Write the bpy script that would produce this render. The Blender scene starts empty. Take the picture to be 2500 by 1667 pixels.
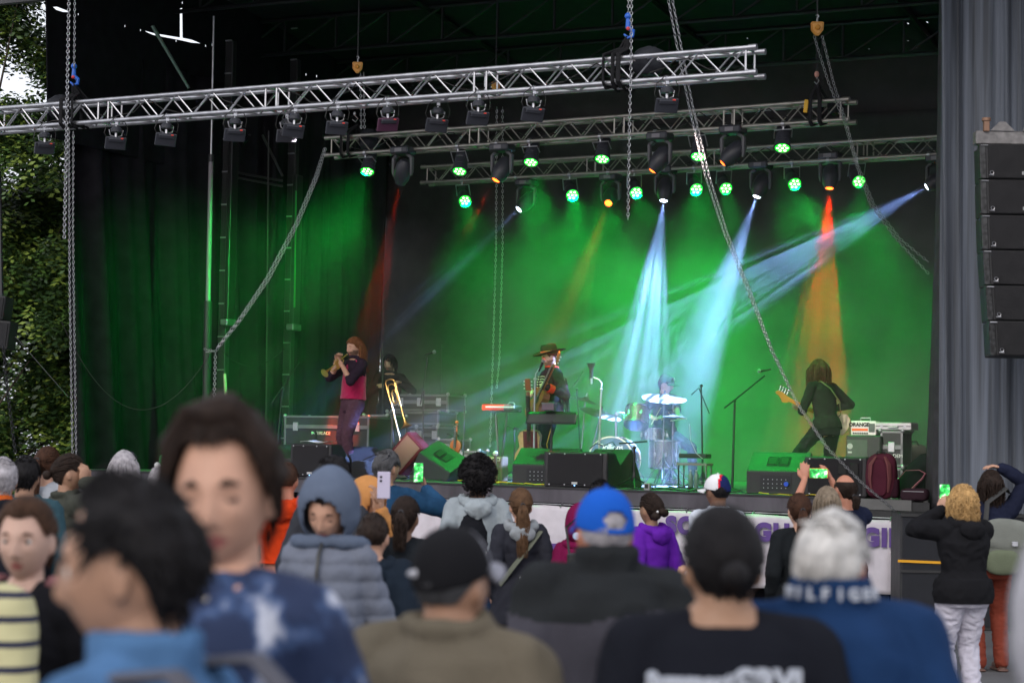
import bpy, bmesh, math, random
import numpy as np
from mathutils import Vector, Matrix, Euler, noise
R = math.radians
random.seed(7); np.random.seed(7)
sc = bpy.context.scene
col = sc.collection

# ------------------------------------------------------------------ camera
F = 4861.0                       # focal length in pixels of a 2500 px wide frame (70 mm)
PITCH, ROLL = math.atan(268/F), 0.018
CAMZ = 1.75
CR = Matrix.Rotation(math.pi/2+PITCH, 3, 'X') @ Matrix.Rotation(ROLL, 3, 'Z')
cam = bpy.data.objects.new('camera', bpy.data.cameras.new('camera'))
col.objects.link(cam)
cam.data.sensor_width = 36; cam.data.lens = 70
cam.data.clip_start = 0.1; cam.data.clip_end = 400
cam.location = (0, 0, CAMZ); cam.rotation_euler = CR.to_euler()
cam.data.dof.use_dof = True; cam.data.dof.focus_distance = 24.0; cam.data.dof.aperture_fstop = 3.2
sc.camera = cam

def P(px, py, Y):                # a point seen at pixel (px, py) of the photo, Y metres ahead
    d = CR @ Vector(((px-1250)/F, -(py-833.5)/F, -1))
    return Vector((0, 0, CAMZ)) + d*(Y/d.y)

# ------------------------------------------------------------------ world, sun, exposure
SUN_EL, SUN_ROT = R(34), R(200)
w = bpy.data.worlds.new('World'); sc.world = w; w.use_nodes = True
nt = w.node_tree; nt.nodes.clear()
sky = nt.nodes.new('ShaderNodeTexSky'); sky.sky_type = 'NISHITA'; sky.sun_disc = False
sky.sun_elevation = SUN_EL; sky.sun_rotation = SUN_ROT; sky.air_density = 1.6; sky.dust_density = 6.0; sky.ozone_density = 1.5
hs = nt.nodes.new('ShaderNodeHueSaturation'); hs.inputs['Saturation'].default_value = 0.5
bg = nt.nodes.new('ShaderNodeBackground'); bg.inputs['Strength'].default_value = 0.14
wo = nt.nodes.new('ShaderNodeOutputWorld')
oc = nt.nodes.new('ShaderNodeMixRGB'); oc.inputs['Fac'].default_value = .7; oc.inputs['Color2'].default_value = (8.2,8.5,9.4,1)   # thin overcast over the blue
nt.links.new(sky.outputs[0], hs.inputs['Color']); nt.links.new(hs.outputs[0], oc.inputs['Color1']); nt.links.new(oc.outputs[0], bg.inputs[0]); nt.links.new(bg.outputs[0], wo.inputs[0])
sl = bpy.data.lights.new('sun', 'SUN'); sl.energy = 0.5; sl.angle = R(25); sl.color = (1, .95, .9)
so = bpy.data.objects.new('sun', sl); col.objects.link(so)
# behind the camera, high and a little to the left
sd = Vector((math.sin(SUN_ROT)*math.cos(SUN_EL), math.cos(SUN_ROT)*math.cos(SUN_EL), math.sin(SUN_EL)))
so.rotation_euler = sd.to_track_quat('Z', 'Y').to_euler(); so.location = (-6, -10, 14)
sc.view_settings.view_transform = 'Standard'; sc.view_settings.look = 'None'
sc.view_settings.exposure = 0.22; sc.view_settings.gamma = 1.0
sc.cycles.max_bounces = 6; sc.cycles.diffuse_bounces = 3; sc.cycles.glossy_bounces = 3
sc.cycles.transparent_max_bounces = 12; sc.cycles.volume_bounces = 0; sc.cycles.transmission_bounces = 4
sc.cycles.volume_step_rate = 1.0; sc.cycles.volume_max_steps = 64
sc.cycles.use_denoising = True; sc.cycles.sample_clamp_indirect = 4

# ------------------------------------------------------------------ materials
MATS = {}
def mat(name, color=(.5,.5,.5), rough=.6, metal=0., bump=0., bscale=40., vary=0., vscale=6., emit=None, estr=1., spec=.5, sheen=0., stretch=None):
    if name in MATS: return MATS[name]
    m = bpy.data.materials.new(name); m.use_nodes = True
    nt = m.node_tree; b = nt.nodes['Principled BSDF']
    b.inputs['Base Color'].default_value = (*color, 1); b.inputs['Roughness'].default_value = rough
    b.inputs['Metallic'].default_value = metal; b.inputs['Specular IOR Level'].default_value = spec
    if sheen: b.inputs['Sheen Weight'].default_value = sheen
    tc = None
    if vary or bump:
        tc = nt.nodes.new('ShaderNodeTexCoord'); mp = nt.nodes.new('ShaderNodeMapping')
        nt.links.new(tc.outputs['Object'], mp.inputs[0])
        if stretch: mp.inputs['Scale'].default_value = stretch
    if vary:
        n = nt.nodes.new('ShaderNodeTexNoise'); n.inputs['Scale'].default_value = vscale; n.inputs['Detail'].default_value = 5
        nt.links.new(mp.outputs[0], n.inputs['Vector'])
        r = nt.nodes.new('ShaderNodeMapRange'); r.inputs['From Min'].default_value = .3; r.inputs['From Max'].default_value = .7
        r.inputs['To Min'].default_value = 1-vary; r.inputs['To Max'].default_value = 1+vary
        nt.links.new(n.outputs['Fac'], r.inputs['Value'])
        mx = nt.nodes.new('ShaderNodeVectorMath'); mx.operation = 'SCALE'; mx.inputs[0].default_value = color
        nt.links.new(r.outputs[0], mx.inputs['Scale']); nt.links.new(mx.outputs[0], b.inputs['Base Color'])
        r2 = nt.nodes.new('ShaderNodeMapRange'); r2.inputs['To Min'].default_value = max(.05, rough-.12); r2.inputs['To Max'].default_value = min(1, rough+.15)
        nt.links.new(n.outputs['Fac'], r2.inputs['Value']); nt.links.new(r2.outputs[0], b.inputs['Roughness'])
    if bump:
        n = nt.nodes.new('ShaderNodeTexNoise'); n.inputs['Scale'].default_value = bscale; n.inputs['Detail'].default_value = 4
        nt.links.new(mp.outputs[0], n.inputs['Vector'])
        bp = nt.nodes.new('ShaderNodeBump'); bp.inputs['Strength'].default_value = bump; bp.inputs['Distance'].default_value = .01
        nt.links.new(n.outputs['Fac'], bp.inputs['Height']); nt.links.new(bp.outputs[0], b.inputs['Normal'])
    if emit:
        b.inputs['Emission Color'].default_value = (*emit, 1); b.inputs['Emission Strength'].default_value = estr
    MATS[name] = m; return m

def ramp_mat(name, stops, kind='noise', scale=4., rough=.8, axis=None, interp='LINEAR', stretch=None):
    """colour by a ramp over noise, or over a wave along an axis"""
    if name in MATS: return MATS[name]
    m = mat(name, rough=rough); nt = m.node_tree; b = nt.nodes['Principled BSDF']
    tc = nt.nodes.new('ShaderNodeTexCoord'); mp = nt.nodes.new('ShaderNodeMapping'); nt.links.new(tc.outputs['Object'], mp.inputs[0])
    if stretch: mp.inputs['Scale'].default_value = stretch
    if kind == 'noise':
        t = nt.nodes.new('ShaderNodeTexNoise'); t.inputs['Scale'].default_value = scale; t.inputs['Detail'].default_value = 3; out = t.outputs['Fac']
    else:
        t = nt.nodes.new('ShaderNodeTexWave'); t.bands_direction = axis or 'Z'; t.inputs['Scale'].default_value = scale; t.inputs['Distortion'].default_value = .4; out = t.outputs['Fac']
    nt.links.new(mp.outputs[0], t.inputs['Vector'])
    r = nt.nodes.new('ShaderNodeValToRGB'); r.color_ramp.interpolation = interp
    while len(r.color_ramp.elements) < len(stops): r.color_ramp.elements.new(.5)
    for e, (p, c) in zip(r.color_ramp.elements, stops): e.position = p; e.color = (*c, 1)
    nt.links.new(out, r.inputs[0]); nt.links.new(r.outputs[0], b.inputs['Base Color'])
    return m

def steel(): return mat('worn_aluminium', (.50,.50,.53), .36, .95, bump=.15, bscale=60, vary=.18, vscale=9)
def chain_m(): return mat('zinc_chain', (.5,.5,.52), .4, .9)
def black_paint(): return mat('black_paint', (.018,.018,.02), .45, vary=.25, bump=.1)
def cloth(name, c, v=.12, rough=.85, bump=.5, bscale=160, sheen=.0, vscale=5, **k): return mat(name, c, rough, vary=v, vscale=vscale, bump=bump, bscale=bscale, sheen=sheen, spec=.06, **k)

# ------------------------------------------------------------------ mesh builder
def frame_to(d, up=Vector((0,0,1))):
    d = Vector(d).normalized()
    if abs(d.dot(up)) > .98: up = Vector((0,1,0))
    x = up.cross(d).normalized(); y = d.cross(x)
    return Matrix((x, y, d)).transposed()

class MB:
    def __init__(s): s.v, s.f, s.m, s.mi = [], [], [], 0
    def add(s, vs, fs):
        o = len(s.v); s.v.extend([tuple(v) for v in vs])
        for f in fs: s.f.append(tuple(i+o for i in f)); s.m.append(s.mi)
        return s
    def box(s, c, size, rot=None, taper=1., bev=0.):
        c = Vector(c); hx, hy, hz = size[0]/2, size[1]/2, size[2]/2
        if bev > 0:
            e = min(bev, hx*.9, hy*.9, hz*.9); vs = []; idx = {}
            for sx in (-1,1):
                for sy in (-1,1):
                    for sz in (-1,1):
                        for k in range(3):
                            p = [sx*(hx-e), sy*(hy-e), sz*(hz-e)]; p[k] = (sx*hx, sy*hy, sz*hz)[k]
                            idx[(sx,sy,sz,k)] = len(vs); vs.append(Vector(p))
            fs = []
            for k in range(3):
                a, b = (k+1)%3, (k+2)%3
                for q in (-1,1):
                    loop = []
                    for (p1,p2) in ((-1,-1),(1,-1),(1,1),(-1,1)):
                        sg = [0,0,0]; sg[k]=q; sg[a]=p1; sg[b]=p2; loop.append(idx[(*sg,k)])
                    fs.append(loop if q>0 else loop[::-1])
                for p1 in (-1,1):
                    for p2 in (-1,1):
                        l = []
                        for q in (-1,1):
                            sg=[0,0,0]; sg[k]=q; sg[a]=p1; sg[b]=p2; l.append((idx[(*sg,a)], idx[(*sg,b)]))
                        fs.append([l[0][0], l[1][0], l[1][1], l[0][1]])
            for sx in (-1,1):
                for sy in (-1,1):
                    for sz in (-1,1): fs.append([idx[(sx,sy,sz,0)], idx[(sx,sy,sz,1)], idx[(sx,sy,sz,2)]])
        else:
            vs = [Vector((x*(taper if z>0 else 1), y*(taper if z>0 else 1), z)) for z in (-hz,hz) for (x,y) in ((-hx,-hy),(hx,-hy),(hx,hy),(-hx,hy))]
            fs = [(3,2,1,0),(4,5,6,7),(0,1,5,4),(1,2,6,5),(2,3,7,6),(3,0,4,7)]
        if rot is not None: vs = [rot @ v for v in vs]
        return s.add([v+c for v in vs], fs)
    def tube(s, pts, r, n=8, cap=True, closed=False, flat=1.):
        pts = [Vector(p) for p in pts]; k = len(pts)
        rs = r if isinstance(r, (list, tuple)) else [r]*k
        vs = []; fr = None
        for i, p in enumerate(pts):
            a = pts[(i-1) % k] if (i > 0 or closed) else p; b = pts[(i+1) % k] if (i < k-1 or closed) else p
            d = (b-a)
            if d.length < 1e-9: d = Vector((0,0,1))
            d.normalize()
            if fr is None: M = frame_to(d); fr = M.col[0].copy()
            x = (fr - d*fr.dot(d))
            x = x.normalized() if x.length > 1e-6 else frame_to(d).col[0]
            y = d.cross(x); fr = x
            for j in range(n):
                t = 2*math.pi*j/n; vs.append(p + (x*math.cos(t) + y*math.sin(t)*flat)*rs[i])
        fs = []
        for i in range(k if closed else k-1):
            i2 = (i+1) % k
            for j in range(n):
                fs.append((i*n+j, i*n+(j+1)%n, i2*n+(j+1)%n, i2*n+j))
        if cap and not closed:
            fs.append(tuple(range(n-1,-1,-1))); fs.append(tuple((k-1)*n+j for j in range(n)))
        return s.add(vs, fs)
    def cyl(s, a, b, r0, r1=None, n=12): return s.tube([a, b], [r0, r0 if r1 is None else r1], n)
    def lathe(s, prof, org=(0,0,0), axis=(0,0,1), n=20, sx=1., sy=1.):
        M = frame_to(axis); org = Vector(org); vs = []; k = len(prof)
        for (r, h) in prof:
            for j in range(n):
                t = 2*math.pi*j/n; vs.append(org + M @ Vector((r*math.cos(t)*sx, r*math.sin(t)*sy, h)))
        fs = [(i*n+j, i*n+(j+1)%n, (i+1)*n+(j+1)%n, (i+1)*n+j) for i in range(k-1) for j in range(n)]
        if prof[0][0] > 1e-4: fs.append(tuple(range(n-1,-1,-1)))
        if prof[-1][0] > 1e-4: fs.append(tuple((k-1)*n+j for j in range(n)))
        return s.add(vs, fs)
    def ell(s, c, r, rot=None, nu=14, nv=9):
        c = Vector(c); r = (r,r,r) if isinstance(r,(int,float)) else r
        vs = [Vector((0,0,-r[2]))]
        for i in range(1, nv):
            a = math.pi*i/nv - math.pi/2
            for j in range(nu):
                t = 2*math.pi*j/nu; vs.append(Vector((r[0]*math.cos(a)*math.cos(t), r[1]*math.cos(a)*math.sin(t), r[2]*math.sin(a))))
        vs.append(Vector((0,0,r[2]))); L = len(vs)-1
        fs = [(0, 1+(j+1)%nu, 1+j) for j in range(nu)]
        for i in range(nv-2):
            for j in range(nu):
                fs.append((1+i*nu+j, 1+i*nu+(j+1)%nu, 1+(i+1)*nu+(j+1)%nu, 1+(i+1)*nu+j))
        o = 1+(nv-2)*nu
        fs += [(o+j, o+(j+1)%nu, L) for j in range(nu)]
        if rot is not None: vs = [rot @ v for v in vs]
        return s.add([v+c for v in vs], fs)
    def caps(s, a, ra, b, rb, n=12):           # tapered capsule
        a, b = Vector(a), Vector(b); d = b-a; L = d.length
        if L < 1e-6: return s.ell(a, ra)
        prof = [(ra*math.cos(t), ra*math.sin(t)) for t in (-1.57,-1.1,-.7,-.35,0)] + [(rb*math.cos(t), L+rb*math.sin(t)) for t in (0,.35,.7,1.1,1.57)]
        prof[0] = (0, -ra); prof[-1] = (0, L+rb)
        return s.lathe(prof, a, d, n)
    def prism(s, outline, M, t):               # outline of (x,y); M 4x4 local->world; thickness t along z, both sides capped
        n = len(outline)
        vs = [M @ Vector((x,y,-t/2)) for x,y in outline] + [M @ Vector((x,y,t/2)) for x,y in outline]
        fs = [tuple(range(n-1,-1,-1)), tuple(range(n,2*n))] + [(i,(i+1)%n,n+(i+1)%n,n+i) for i in range(n)]
        return s.add(vs, fs)
    def loft(s, rings):
        n = len(rings[0]); vs = [v for r in rings for v in r]; k = len(rings)
        fs = [(i*n+j, i*n+(j+1)%n, (i+1)*n+(j+1)%n, (i+1)*n+j) for i in range(k-1) for j in range(n)]
        fs += [tuple(range(n-1,-1,-1)), tuple((k-1)*n+j for j in range(n))]
        return s.add(vs, fs)
    def grid(s, fn, nu, nv, thick=0.):
        vs = [Vector(fn(i/nu, j/nv)) for j in range(nv+1) for i in range(nu+1)]
        fs = [(j*(nu+1)+i, j*(nu+1)+i+1, (j+1)*(nu+1)+i+1, (j+1)*(nu+1)+i) for j in range(nv) for i in range(nu)]
        return s.add(vs, fs)
    def xf(s, M): s.v = [tuple(M @ Vector(v)) for v in s.v]; return s
    def mesh(s, name='m'):
        me = bpy.data.meshes.new(name); me.from_pydata(s.v, [], s.f); 
        if s.m and max(s.m) > 0: me.polygons.foreach_set('material_index', s.m)
        me.update(); return me
    def build(s, name, m, parent=None, smooth=True, angle=35, world=False, recalc=True, solid=0.):
        me = s.mesh(name)
        if recalc:
            bm = bmesh.new(); bm.from_mesh(me); bmesh.ops.recalc_face_normals(bm, faces=bm.faces); bm.to_mesh(me); bm.free()
        return link(name, me, m, parent, smooth, angle, world, solid)

def rootM(o): return Matrix.Translation(o.location) @ o.rotation_euler.to_matrix().to_4x4() @ Matrix.Diagonal((*o.scale, 1))
def link(name, me, m, parent=None, smooth=True, angle=35, world=False, solid=0.):
    ms = m if isinstance(m, (list, tuple)) else [m]
    for x in ms: me.materials.append(x)
    o = bpy.data.objects.new(name, me); col.objects.link(o)
    if parent is not None:
        o.parent = parent
        if world:
            r = parent
            while r.parent: r = r.parent
            me.transform(rootM(r).inverted())
    if smooth:
        me.polygons.foreach_set('use_smooth', [True]*len(me.polygons))
        if angle and angle < 180:
            try: me.set_sharp_from_angle(angle=R(angle))
            except Exception: pass
    if solid:
        md = o.modifiers.new('thick', 'SOLIDIFY'); md.thickness = solid; md.offset = 0
    return o
def tag(o, label=None, cat=None, group=None, kind=None):
    if label: o['label'] = label
    if cat: o['category'] = cat
    if group: o['group'] = group
    if kind: o['kind'] = kind
    return o
def thing(name, label, cat, loc=(0,0,0), rz=0., group=None, rot=None):
    o = bpy.data.objects.new(name, None); col.objects.link(o); o.empty_display_size = .1
    o.location = loc; o.rotation_euler = rot.to_euler() if rot is not None else (0,0,rz)
    return tag(o, label, cat, group)
def copy_tree(o, parent=None):
    c = o.copy(); col.objects.link(c)
    if parent is not None: c.parent = parent
    for ch in list(o.children): copy_tree(ch, c)
    return c
def dup(o, loc=None, rz=None, label=None, rot=None):
    c = copy_tree(o)
    if loc is not None: c.location = loc
    if rz is not None: c.rotation_euler = (0,0,rz)
    if rot is not None: c.rotation_euler = rot.to_euler()
    if label: c['label'] = label
    return c
def text_mesh(body, size, depth=.004, bold=0., spacing=1.0):
    cu = bpy.data.curves.new('t', 'FONT'); cu.body = body; cu.size = size; cu.extrude = depth; cu.offset = bold; cu.align_x = 'CENTER'; cu.align_y = 'CENTER'; cu.space_character = spacing
    o = bpy.data.objects.new('t', cu); col.objects.link(o)
    dg = bpy.context.evaluated_depsgraph_get(); me = bpy.data.meshes.new_from_object(o.evaluated_get(dg))
    bpy.data.objects.remove(o); return me
def text_on(name, body, size, M, m, parent, world=False, depth=.003, bold=0., spacing=1.):
    me = text_mesh(body, size, depth, bold, spacing); me.transform(M); me.materials.clear()
    return link(name, me, m, parent, smooth=False, world=world)
def wallM(p, right, up=Vector((0,0,1))):       # a frame whose x is `right`, y is up, z the outward normal
    right = Vector(right).normalized(); up = (Vector(up) - right*Vector(up).dot(right)).normalized(); n = right.cross(up)
    return Matrix.Translation(p) @ Matrix((right, up, n)).transposed().to_4x4()

# ------------------------------------------------------------------ stage frame: a along the front lip, b back from it
A0 = R(25); U = Vector((math.cos(A0), -math.sin(A0), 0)); N = Vector((math.sin(A0), math.cos(A0), 0))
O = Vector((-1.98, 25.6, 0))
def fz(a): return 1.353 - .0104*a
def ST(a, b, h=0.): 
    p = O + U*a + N*b; p.z = fz(a)+h; return p
def a_of(px, b):                               # where along the stage a pixel column falls at depth b
    k = (px-1250)/F; o = O + N*b
    return (k*o.y - o.x)/(U.x - k*U.y)
def SP(px, py, b):                             # the point at a pixel in the vertical plane b behind the lip
    p = P(px, py, 20.)
    for _ in range(6):
        # column leans a little with the roll: solve on the true ray
        d = (P(px, py, 1.) - Vector((0,0,CAMZ)))
        o = O + N*b; den = d.x*N.x + d.y*N.y
        t = (o.x*N.x + o.y*N.y)/den; p = Vector((0,0,CAMZ)) + d*t
        break
    return p
def SF(px, b, h=0.):                           # on the stage floor at pixel column px near floor height, depth b
    p = SP(px, 1150, b); a = (p-O).dot(U); return ST(a, b, h)
RZS = -A0                                      # rotation that turns local x along the lip

# ================================================================== SETTING
black_cloth = cloth('black_drape', (.012,.0115,.0145), v=.3, rough=.8, bump=.35, bscale=90)
wall_cloth = cloth('backdrop_cloth', (.036,.036,.036), v=.22, rough=.85, bump=.4, bscale=60)
deck_m = mat('stage_deck', (.11,.11,.11), .42, vary=.25, vscale=2.5, bump=.2, bscale=30)
fascia_m = mat('weathered_fascia', (.085,.078,.095), .8, vary=.45, vscale=3, bump=.5, bscale=40, stretch=(1,1,.25))

def ground_fn():
    m = mat('asphalt', (.11,.11,.115), .9, vary=.3, vscale=1.3, bump=.6, bscale=70)
    mb = MB(); mb.add([(-120,-40,0),(120,-40,0),(120,220,0),(-120,220,0)], [(0,1,2,3)])
    tag(mb.build('ground', m, smooth=False), kind='structure')
ground_fn()

def lip_rot(): return Matrix.Rotation(RZS, 3, 'Z')
# ---- the stage platform
stage = thing('stage_platform', 'wide black festival stage with a green-lit deck and a weathered dark front edge', 'stage', ST(-4.4,0,-fz(-4.4)), RZS)
def slab(name, a0,a1,b0,b1,h0,h1,m,parent):
    mb = MB(); vs = [ST(a,b,h) for h in (h0,h1) for (a,b) in ((a0,b0),(a1,b0),(a1,b1),(a0,b1))]
    mb.add(vs, [(3,2,1,0),(4,5,6,7),(0,1,5,4),(1,2,6,5),(2,3,7,6),(3,0,4,7)]); return mb.build(name, m, parent, smooth=False, world=True)
slab('deck', -4.4, 7.2, .0, 9.3, -.12, 0., deck_m, stage)
slab('deck', 7.204, 12., .55, 9.3, -.12, -.006, deck_m, stage)
slab('fascia', -4.4, 6.45, -.03, -.002, -.19, -.004, fascia_m, stage)
slab('fascia', 6.455, 7.4, .02, .05, -.27, -.02, black_paint(), stage)
slab('edge_rail', -4.4, 6.45, -.045, -.031, -.018, .004, black_paint(), stage)
slab('under_rail', -4.4, 6.45, -.02, .03, -.30, -.26, black_paint(), stage)
mb = MB()
for k in range(13):
    for b in (.3, 4.5, 9.):
        p = ST(-4.2+k*.92, b); mb.box((p.x,p.y,(p.z-.13)/2), (.06,.06,p.z-.13), lip_rot())
for k in range(8):
    p = ST(-4.0+k*1.4, -.005, -.225); mb.box(p, (.02,.02,.07), lip_rot())
mb.build('support_frame', black_paint(), stage, smooth=False, world=True)
slab('skirt', -4.4, 12., .30, .33, -1.33, -.2, black_cloth, stage)

# ---- banner hung on the front
def banner_fn():
    m = mat('banner_vinyl', (.60,.56,.62), .55, vary=.10, vscale=5, bump=.3, bscale=7)
    pur = mat('banner_purple', (.10,.045,.24), .5)
    t = thing('stage_banner', 'long white vinyl banner with purple capitals hung below the stage front edge', 'banner', ST(1, -.1, -fz(1)), RZS)
    aL, aR = a_of(930,-.08), a_of(2200,-.08)
    def ht(a): return -.215-.0*a
    def fn(u, v):
        a = aL+(aR-aL)*u
        k = .03*math.sin(a*7+.8*math.sin(a*2.3))*(.4+.6*v)+.02*math.sin(a*3+v*4)+.012*noise.noise(Vector((a*6,v*3,0)))
        sag = .012*abs(math.sin(a*math.pi/.9))
        p = ST(a, -.10+k, 0); top = fz(a)-.22-sag
        p.z = top - v*(top-.22); 
        if u > .985: p += N*((u-.985)*6.) 
        return p
    MB().grid(fn, 130, 14).build('sheet', m, t, world=True, angle=180, solid=.003)
    def put(txt, px, py, size, bold=.018, slant=0):
        q = SP(px, py, -.155); M = wallM(q, U)
        if slant: M = M @ Matrix(((1,.25,0,0),(0,1,0,0),(0,0,1,0),(0,0,0,1)))
        text_on('lettering', txt, size, M, pur, t, world=True, bold=bold, spacing=1.15)
    put('SO', 1662, 1284, .27); put('GH', 1885, 1301, .27); put('GIN', 2160, 1314, .27)
    put('NTE', 1880, 1497, .17, .010, 1)
    for (x0,x1,y0,y1) in ((1270,1405,1326,1350),(1345,1470,1395,1409)):
        p0, p1 = SP(x0,y0,-.155), SP(x1,y0,-.155); q0, q1 = SP(x0,y1,-.155), SP(x1,y1,-.155)
        mb = MB(); mb.add([p0,p1,q1,q0], [(0,1,2,3)]); mb.build('stripe', pur, t, world=True, smooth=False, solid=.003)
    mb = MB()
    for k in range(9):
        a = aL+.1+(aR-aL-.2)*k/8; mb.cyl(ST(a,-.04,-.19), ST(a,-.1,-.235), .008, .008, 6)
    mb.cyl(ST(aL,-.03,-.21), ST(aR,-.03,-.21), .010, .010, 6)
    mb.build('hanging_rail', steel(), t, world=True)
banner_fn()

# ---- roof
def plate(outline, holes, M, name, m, parent, solid=.02):
    """flat sheet in the xy plane of M with polygonal holes"""
    bm = bmesh.new(); es = []
    for lp in [outline]+holes:
        vs = [bm.verts.new((x,y,0)) for x,y in lp]
        es += [bm.edges.new((vs[i], vs[(i+1)%len(vs)])) for i in range(len(vs))]
    bmesh.ops.triangle_fill(bm, use_beauty=True, use_dissolve=False, edges=es)
    me = bpy.data.meshes.new(name); bm.to_mesh(me); bm.free(); me.transform(M)
    return link(name, me, m, parent, smooth=False, world=True, solid=solid)
roof_m = mat('roof_tarp', (.006,.007,.012), .7, vary=.3, bump=.3, bscale=12)
beam_m = mat('roof_steel', (.007,.008,.010), .55, vary=.3)
roof = thing('stage_roof', 'dark tarpaulin stage roof on steel trusses, small daylight holes along its rear edge', 'roof', ST(1.5, 4, 6.6), RZS)
ZR = 8.2
def RP(a, b, z): p = O+U*a+N*b; p.z = z; return p
mb = MB(); mb.add([RP(-5.0,-5.5,ZR+.7), RP(12,-5.5,ZR+.7), RP(12,1.5,ZR+.7), RP(-5.0,1.5,ZR+.7)], [(0,1,2,3)])
mb.build('tarpaulin', roof_m, roof, world=True, smooth=False, solid=.03)
# the rear slope, with small holes where daylight comes through
_o = RP(0,1.5,ZR+.7); _v = (RP(0,9.2,ZR)-_o).normalized(); _n = U.cross(_v)
_M = Matrix(((U.x,_v.x,_n.x,_o.x),(U.y,_v.y,_n.y,_o.y),(U.z,_v.z,_n.z,_o.z),(0,0,0,1)))
_h = []; rr = random.Random(4)
for (px, py) in [(1738,83),(1793,80),(1825,94),(1865,99),(1933,82),(2035,73),(2178,49),(2217,58),(2264,55),(2217,100),(2238,117),(2122,120),(1608,62),(1450,112),(1035,17),(1117,138)]:
    d = P(px,py,1.)-Vector((0,0,CAMZ)); tt = (_o-Vector((0,0,CAMZ))).dot(_n)/d.dot(_n); q = _M.inverted() @ (Vector((0,0,CAMZ))+d*tt)
    r_ = rr.uniform(.006,.015)
    if .2 < q.y < 7.3: _h.append([(q.x-r_,q.y-r_*4),(q.x+r_,q.y-r_*3),(q.x+r_*.7,q.y+r_*4),(q.x-r_*.8,q.y+r_*3)])
plate([(-5,0),(12,0),(12,7.73),(-5,7.73)], _h, _M, 'rear_slope', roof_m, roof, solid=.01)
mb = MB()
for b in (-5.4, -1.0, 2.2, 4.6, 7.0, 9.0):       # cross trusses under the tarp
    z1 = ZR+(.66 if b < 1.5 else .66*(9.2-b)/7.7-.03); z0 = z1-.55
    for z in (z0, z1): mb.cyl(RP(-5.0,b,z), RP(12,b,z), .035, None, 6)
    for k in range(18):
        a = -5+k*.94; mb.cyl(RP(a,b,z0), RP(a,b,z1), .022, None, 5); mb.cyl(RP(a,b,z0), RP(a+.94,b,z1), .022, None, 5)
for a in (-5.0, -1.5, 2., 5.5, 9.):
    mb.cyl(RP(a,-5.4,ZR+.6), RP(a,1.5,ZR+.6), .045, None, 6); mb.cyl(RP(a,1.5,ZR+.6), RP(a,9.2,ZR-.06), .045, None, 6)
mb.build('rafter', beam_m, roof, world=True)
# left eave beam seen against the sky
p0, p1 = P(-60, 18, 27.), P(108, 2, 27.2)
MB().add([p0, p1, p1+Vector((0,0,.35)), p0+Vector((0,0,.35))], [(0,1,2,3)]).build('eave_beam', mat('eave_grey', (.16,.16,.17), .6), roof, world=True, smooth=False, solid=.12)
# header cloth at the back with its little holes
def LPa(px, py, a0):             # ray meets the side plane a = a0 -> (b, z)
    d = P(px, py, 1.)-Vector((0,0,CAMZ)); o = O+U*a0; nn = U
    t = (o.x*nn.x+o.y*nn.y)/(d.x*nn.x+d.y*nn.y); p = Vector((0,0,CAMZ))+d*t
    return (p-o).dot(N), p.z
holes = []
rr = random.Random(3)
for (px, py) in [(1874,165),(1919,162),(1966,157),(1978,148),(2013,154),(2061,150),(2107,146),(2156,143),(2175,133),(2205,138),(2256,135),(1760,178),(1200,212)]:
    q = SP(px, py, 8.9); a = (q-O).dot(U); r = rr.uniform(.009,.022); holes.append([(a-r,q.z-r),(a+r,q.z-r*.6),(a+r*.7,q.z+r),(a-r*.8,q.z+r*.8)])
M = Matrix((( U.x, 0, N.x, (O+N*8.9).x), (U.y, 0, N.y, (O+N*8.9).y), (0,1,0,0), (0,0,0,1)))
plate([(-4.6,6.6),(12,6.6),(12,8.25),(-4.6,8.25)], holes, M, 'rear_header', mat('header_cloth', (.03,.024,.026), .85, vary=.3), roof)
# side header with the slits of daylight
AW = -4.5
def lp(pts): return [LPa(x,y,AW) for x,y in pts]
h1 = lp([(352,75),(378,82),(438,92),(438,22),(446,20),(447,93),(470,98),(492,107),(466,105),(440,99),(372,86),(356,79)])
h2 = lp([(128,18),(140,17),(166,27),(172,31),(152,30),(136,25)])
hs_ = [h1, h2] + [lp([(x-2,y-2),(x+2,y-2),(x+2,y+3),(x-2,y+3)]) for x,y in ((305,64),(343,74),(445,7),(191,35),(502,112),(518,110),(747,182),(773,186),(430,100))]
M = Matrix(((N.x, 0, -U.x, (O+U*AW).x), (N.y, 0, -U.y, (O+U*AW).y), (0,1,0,0), (0,0,0,1)))
_bt = LPa(104,20,AW)[0]; _bm = LPa(122,150,AW)[0]
plate([(_bm,5.9),(9.2,5.9),(9.2,8.4),(2.4,8.75),(_bt,8.75)], hs_, M, 'side_header', black_cloth, roof)
for sgn, aa in ((1, 11.9),):
    slab('end_wall', aa, aa+.05, -4., 9.2, -1.2, 6.6, black_cloth, roof)

# ---- drapes
def drape_left():
    H0, H1 = .15, 7.35
    def fn(u, v):                # v 0 bottom .. 1 top
        b = -.05 + u*5.3; sh = (1-v)**2*1.1
        ph = 2*math.pi*(u*7.5)
        amp = .085+.06*noise.noise(Vector((u*5, 1.3, 0)))
        a = -4.36 + amp*math.sin(ph+1.3*math.sin(u*9)+v*.8)+.03*math.sin(ph*2.3+v*3)+.03*noise.noise(Vector((u*20, v*3, 4)))
        edge = (1-u)**3
        a += edge*(-.60*v**1.2)
        bb = b + sh*(1-edge*.9)*(.25+.75*math.sin(min(1,u*1.6)*math.pi*.5))*(1-u*.75)
        p = O+U*a+N*bb; p.z = H0+(H1-H0)*v; return p
    o = MB().grid(fn, 150, 40).build('side_drape', black_cloth, world=True, angle=180, solid=.006)
    tag(o, 'long folded black side drape hanging beside the ivy at the left of the stage', 'drape')
drape_left()
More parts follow.
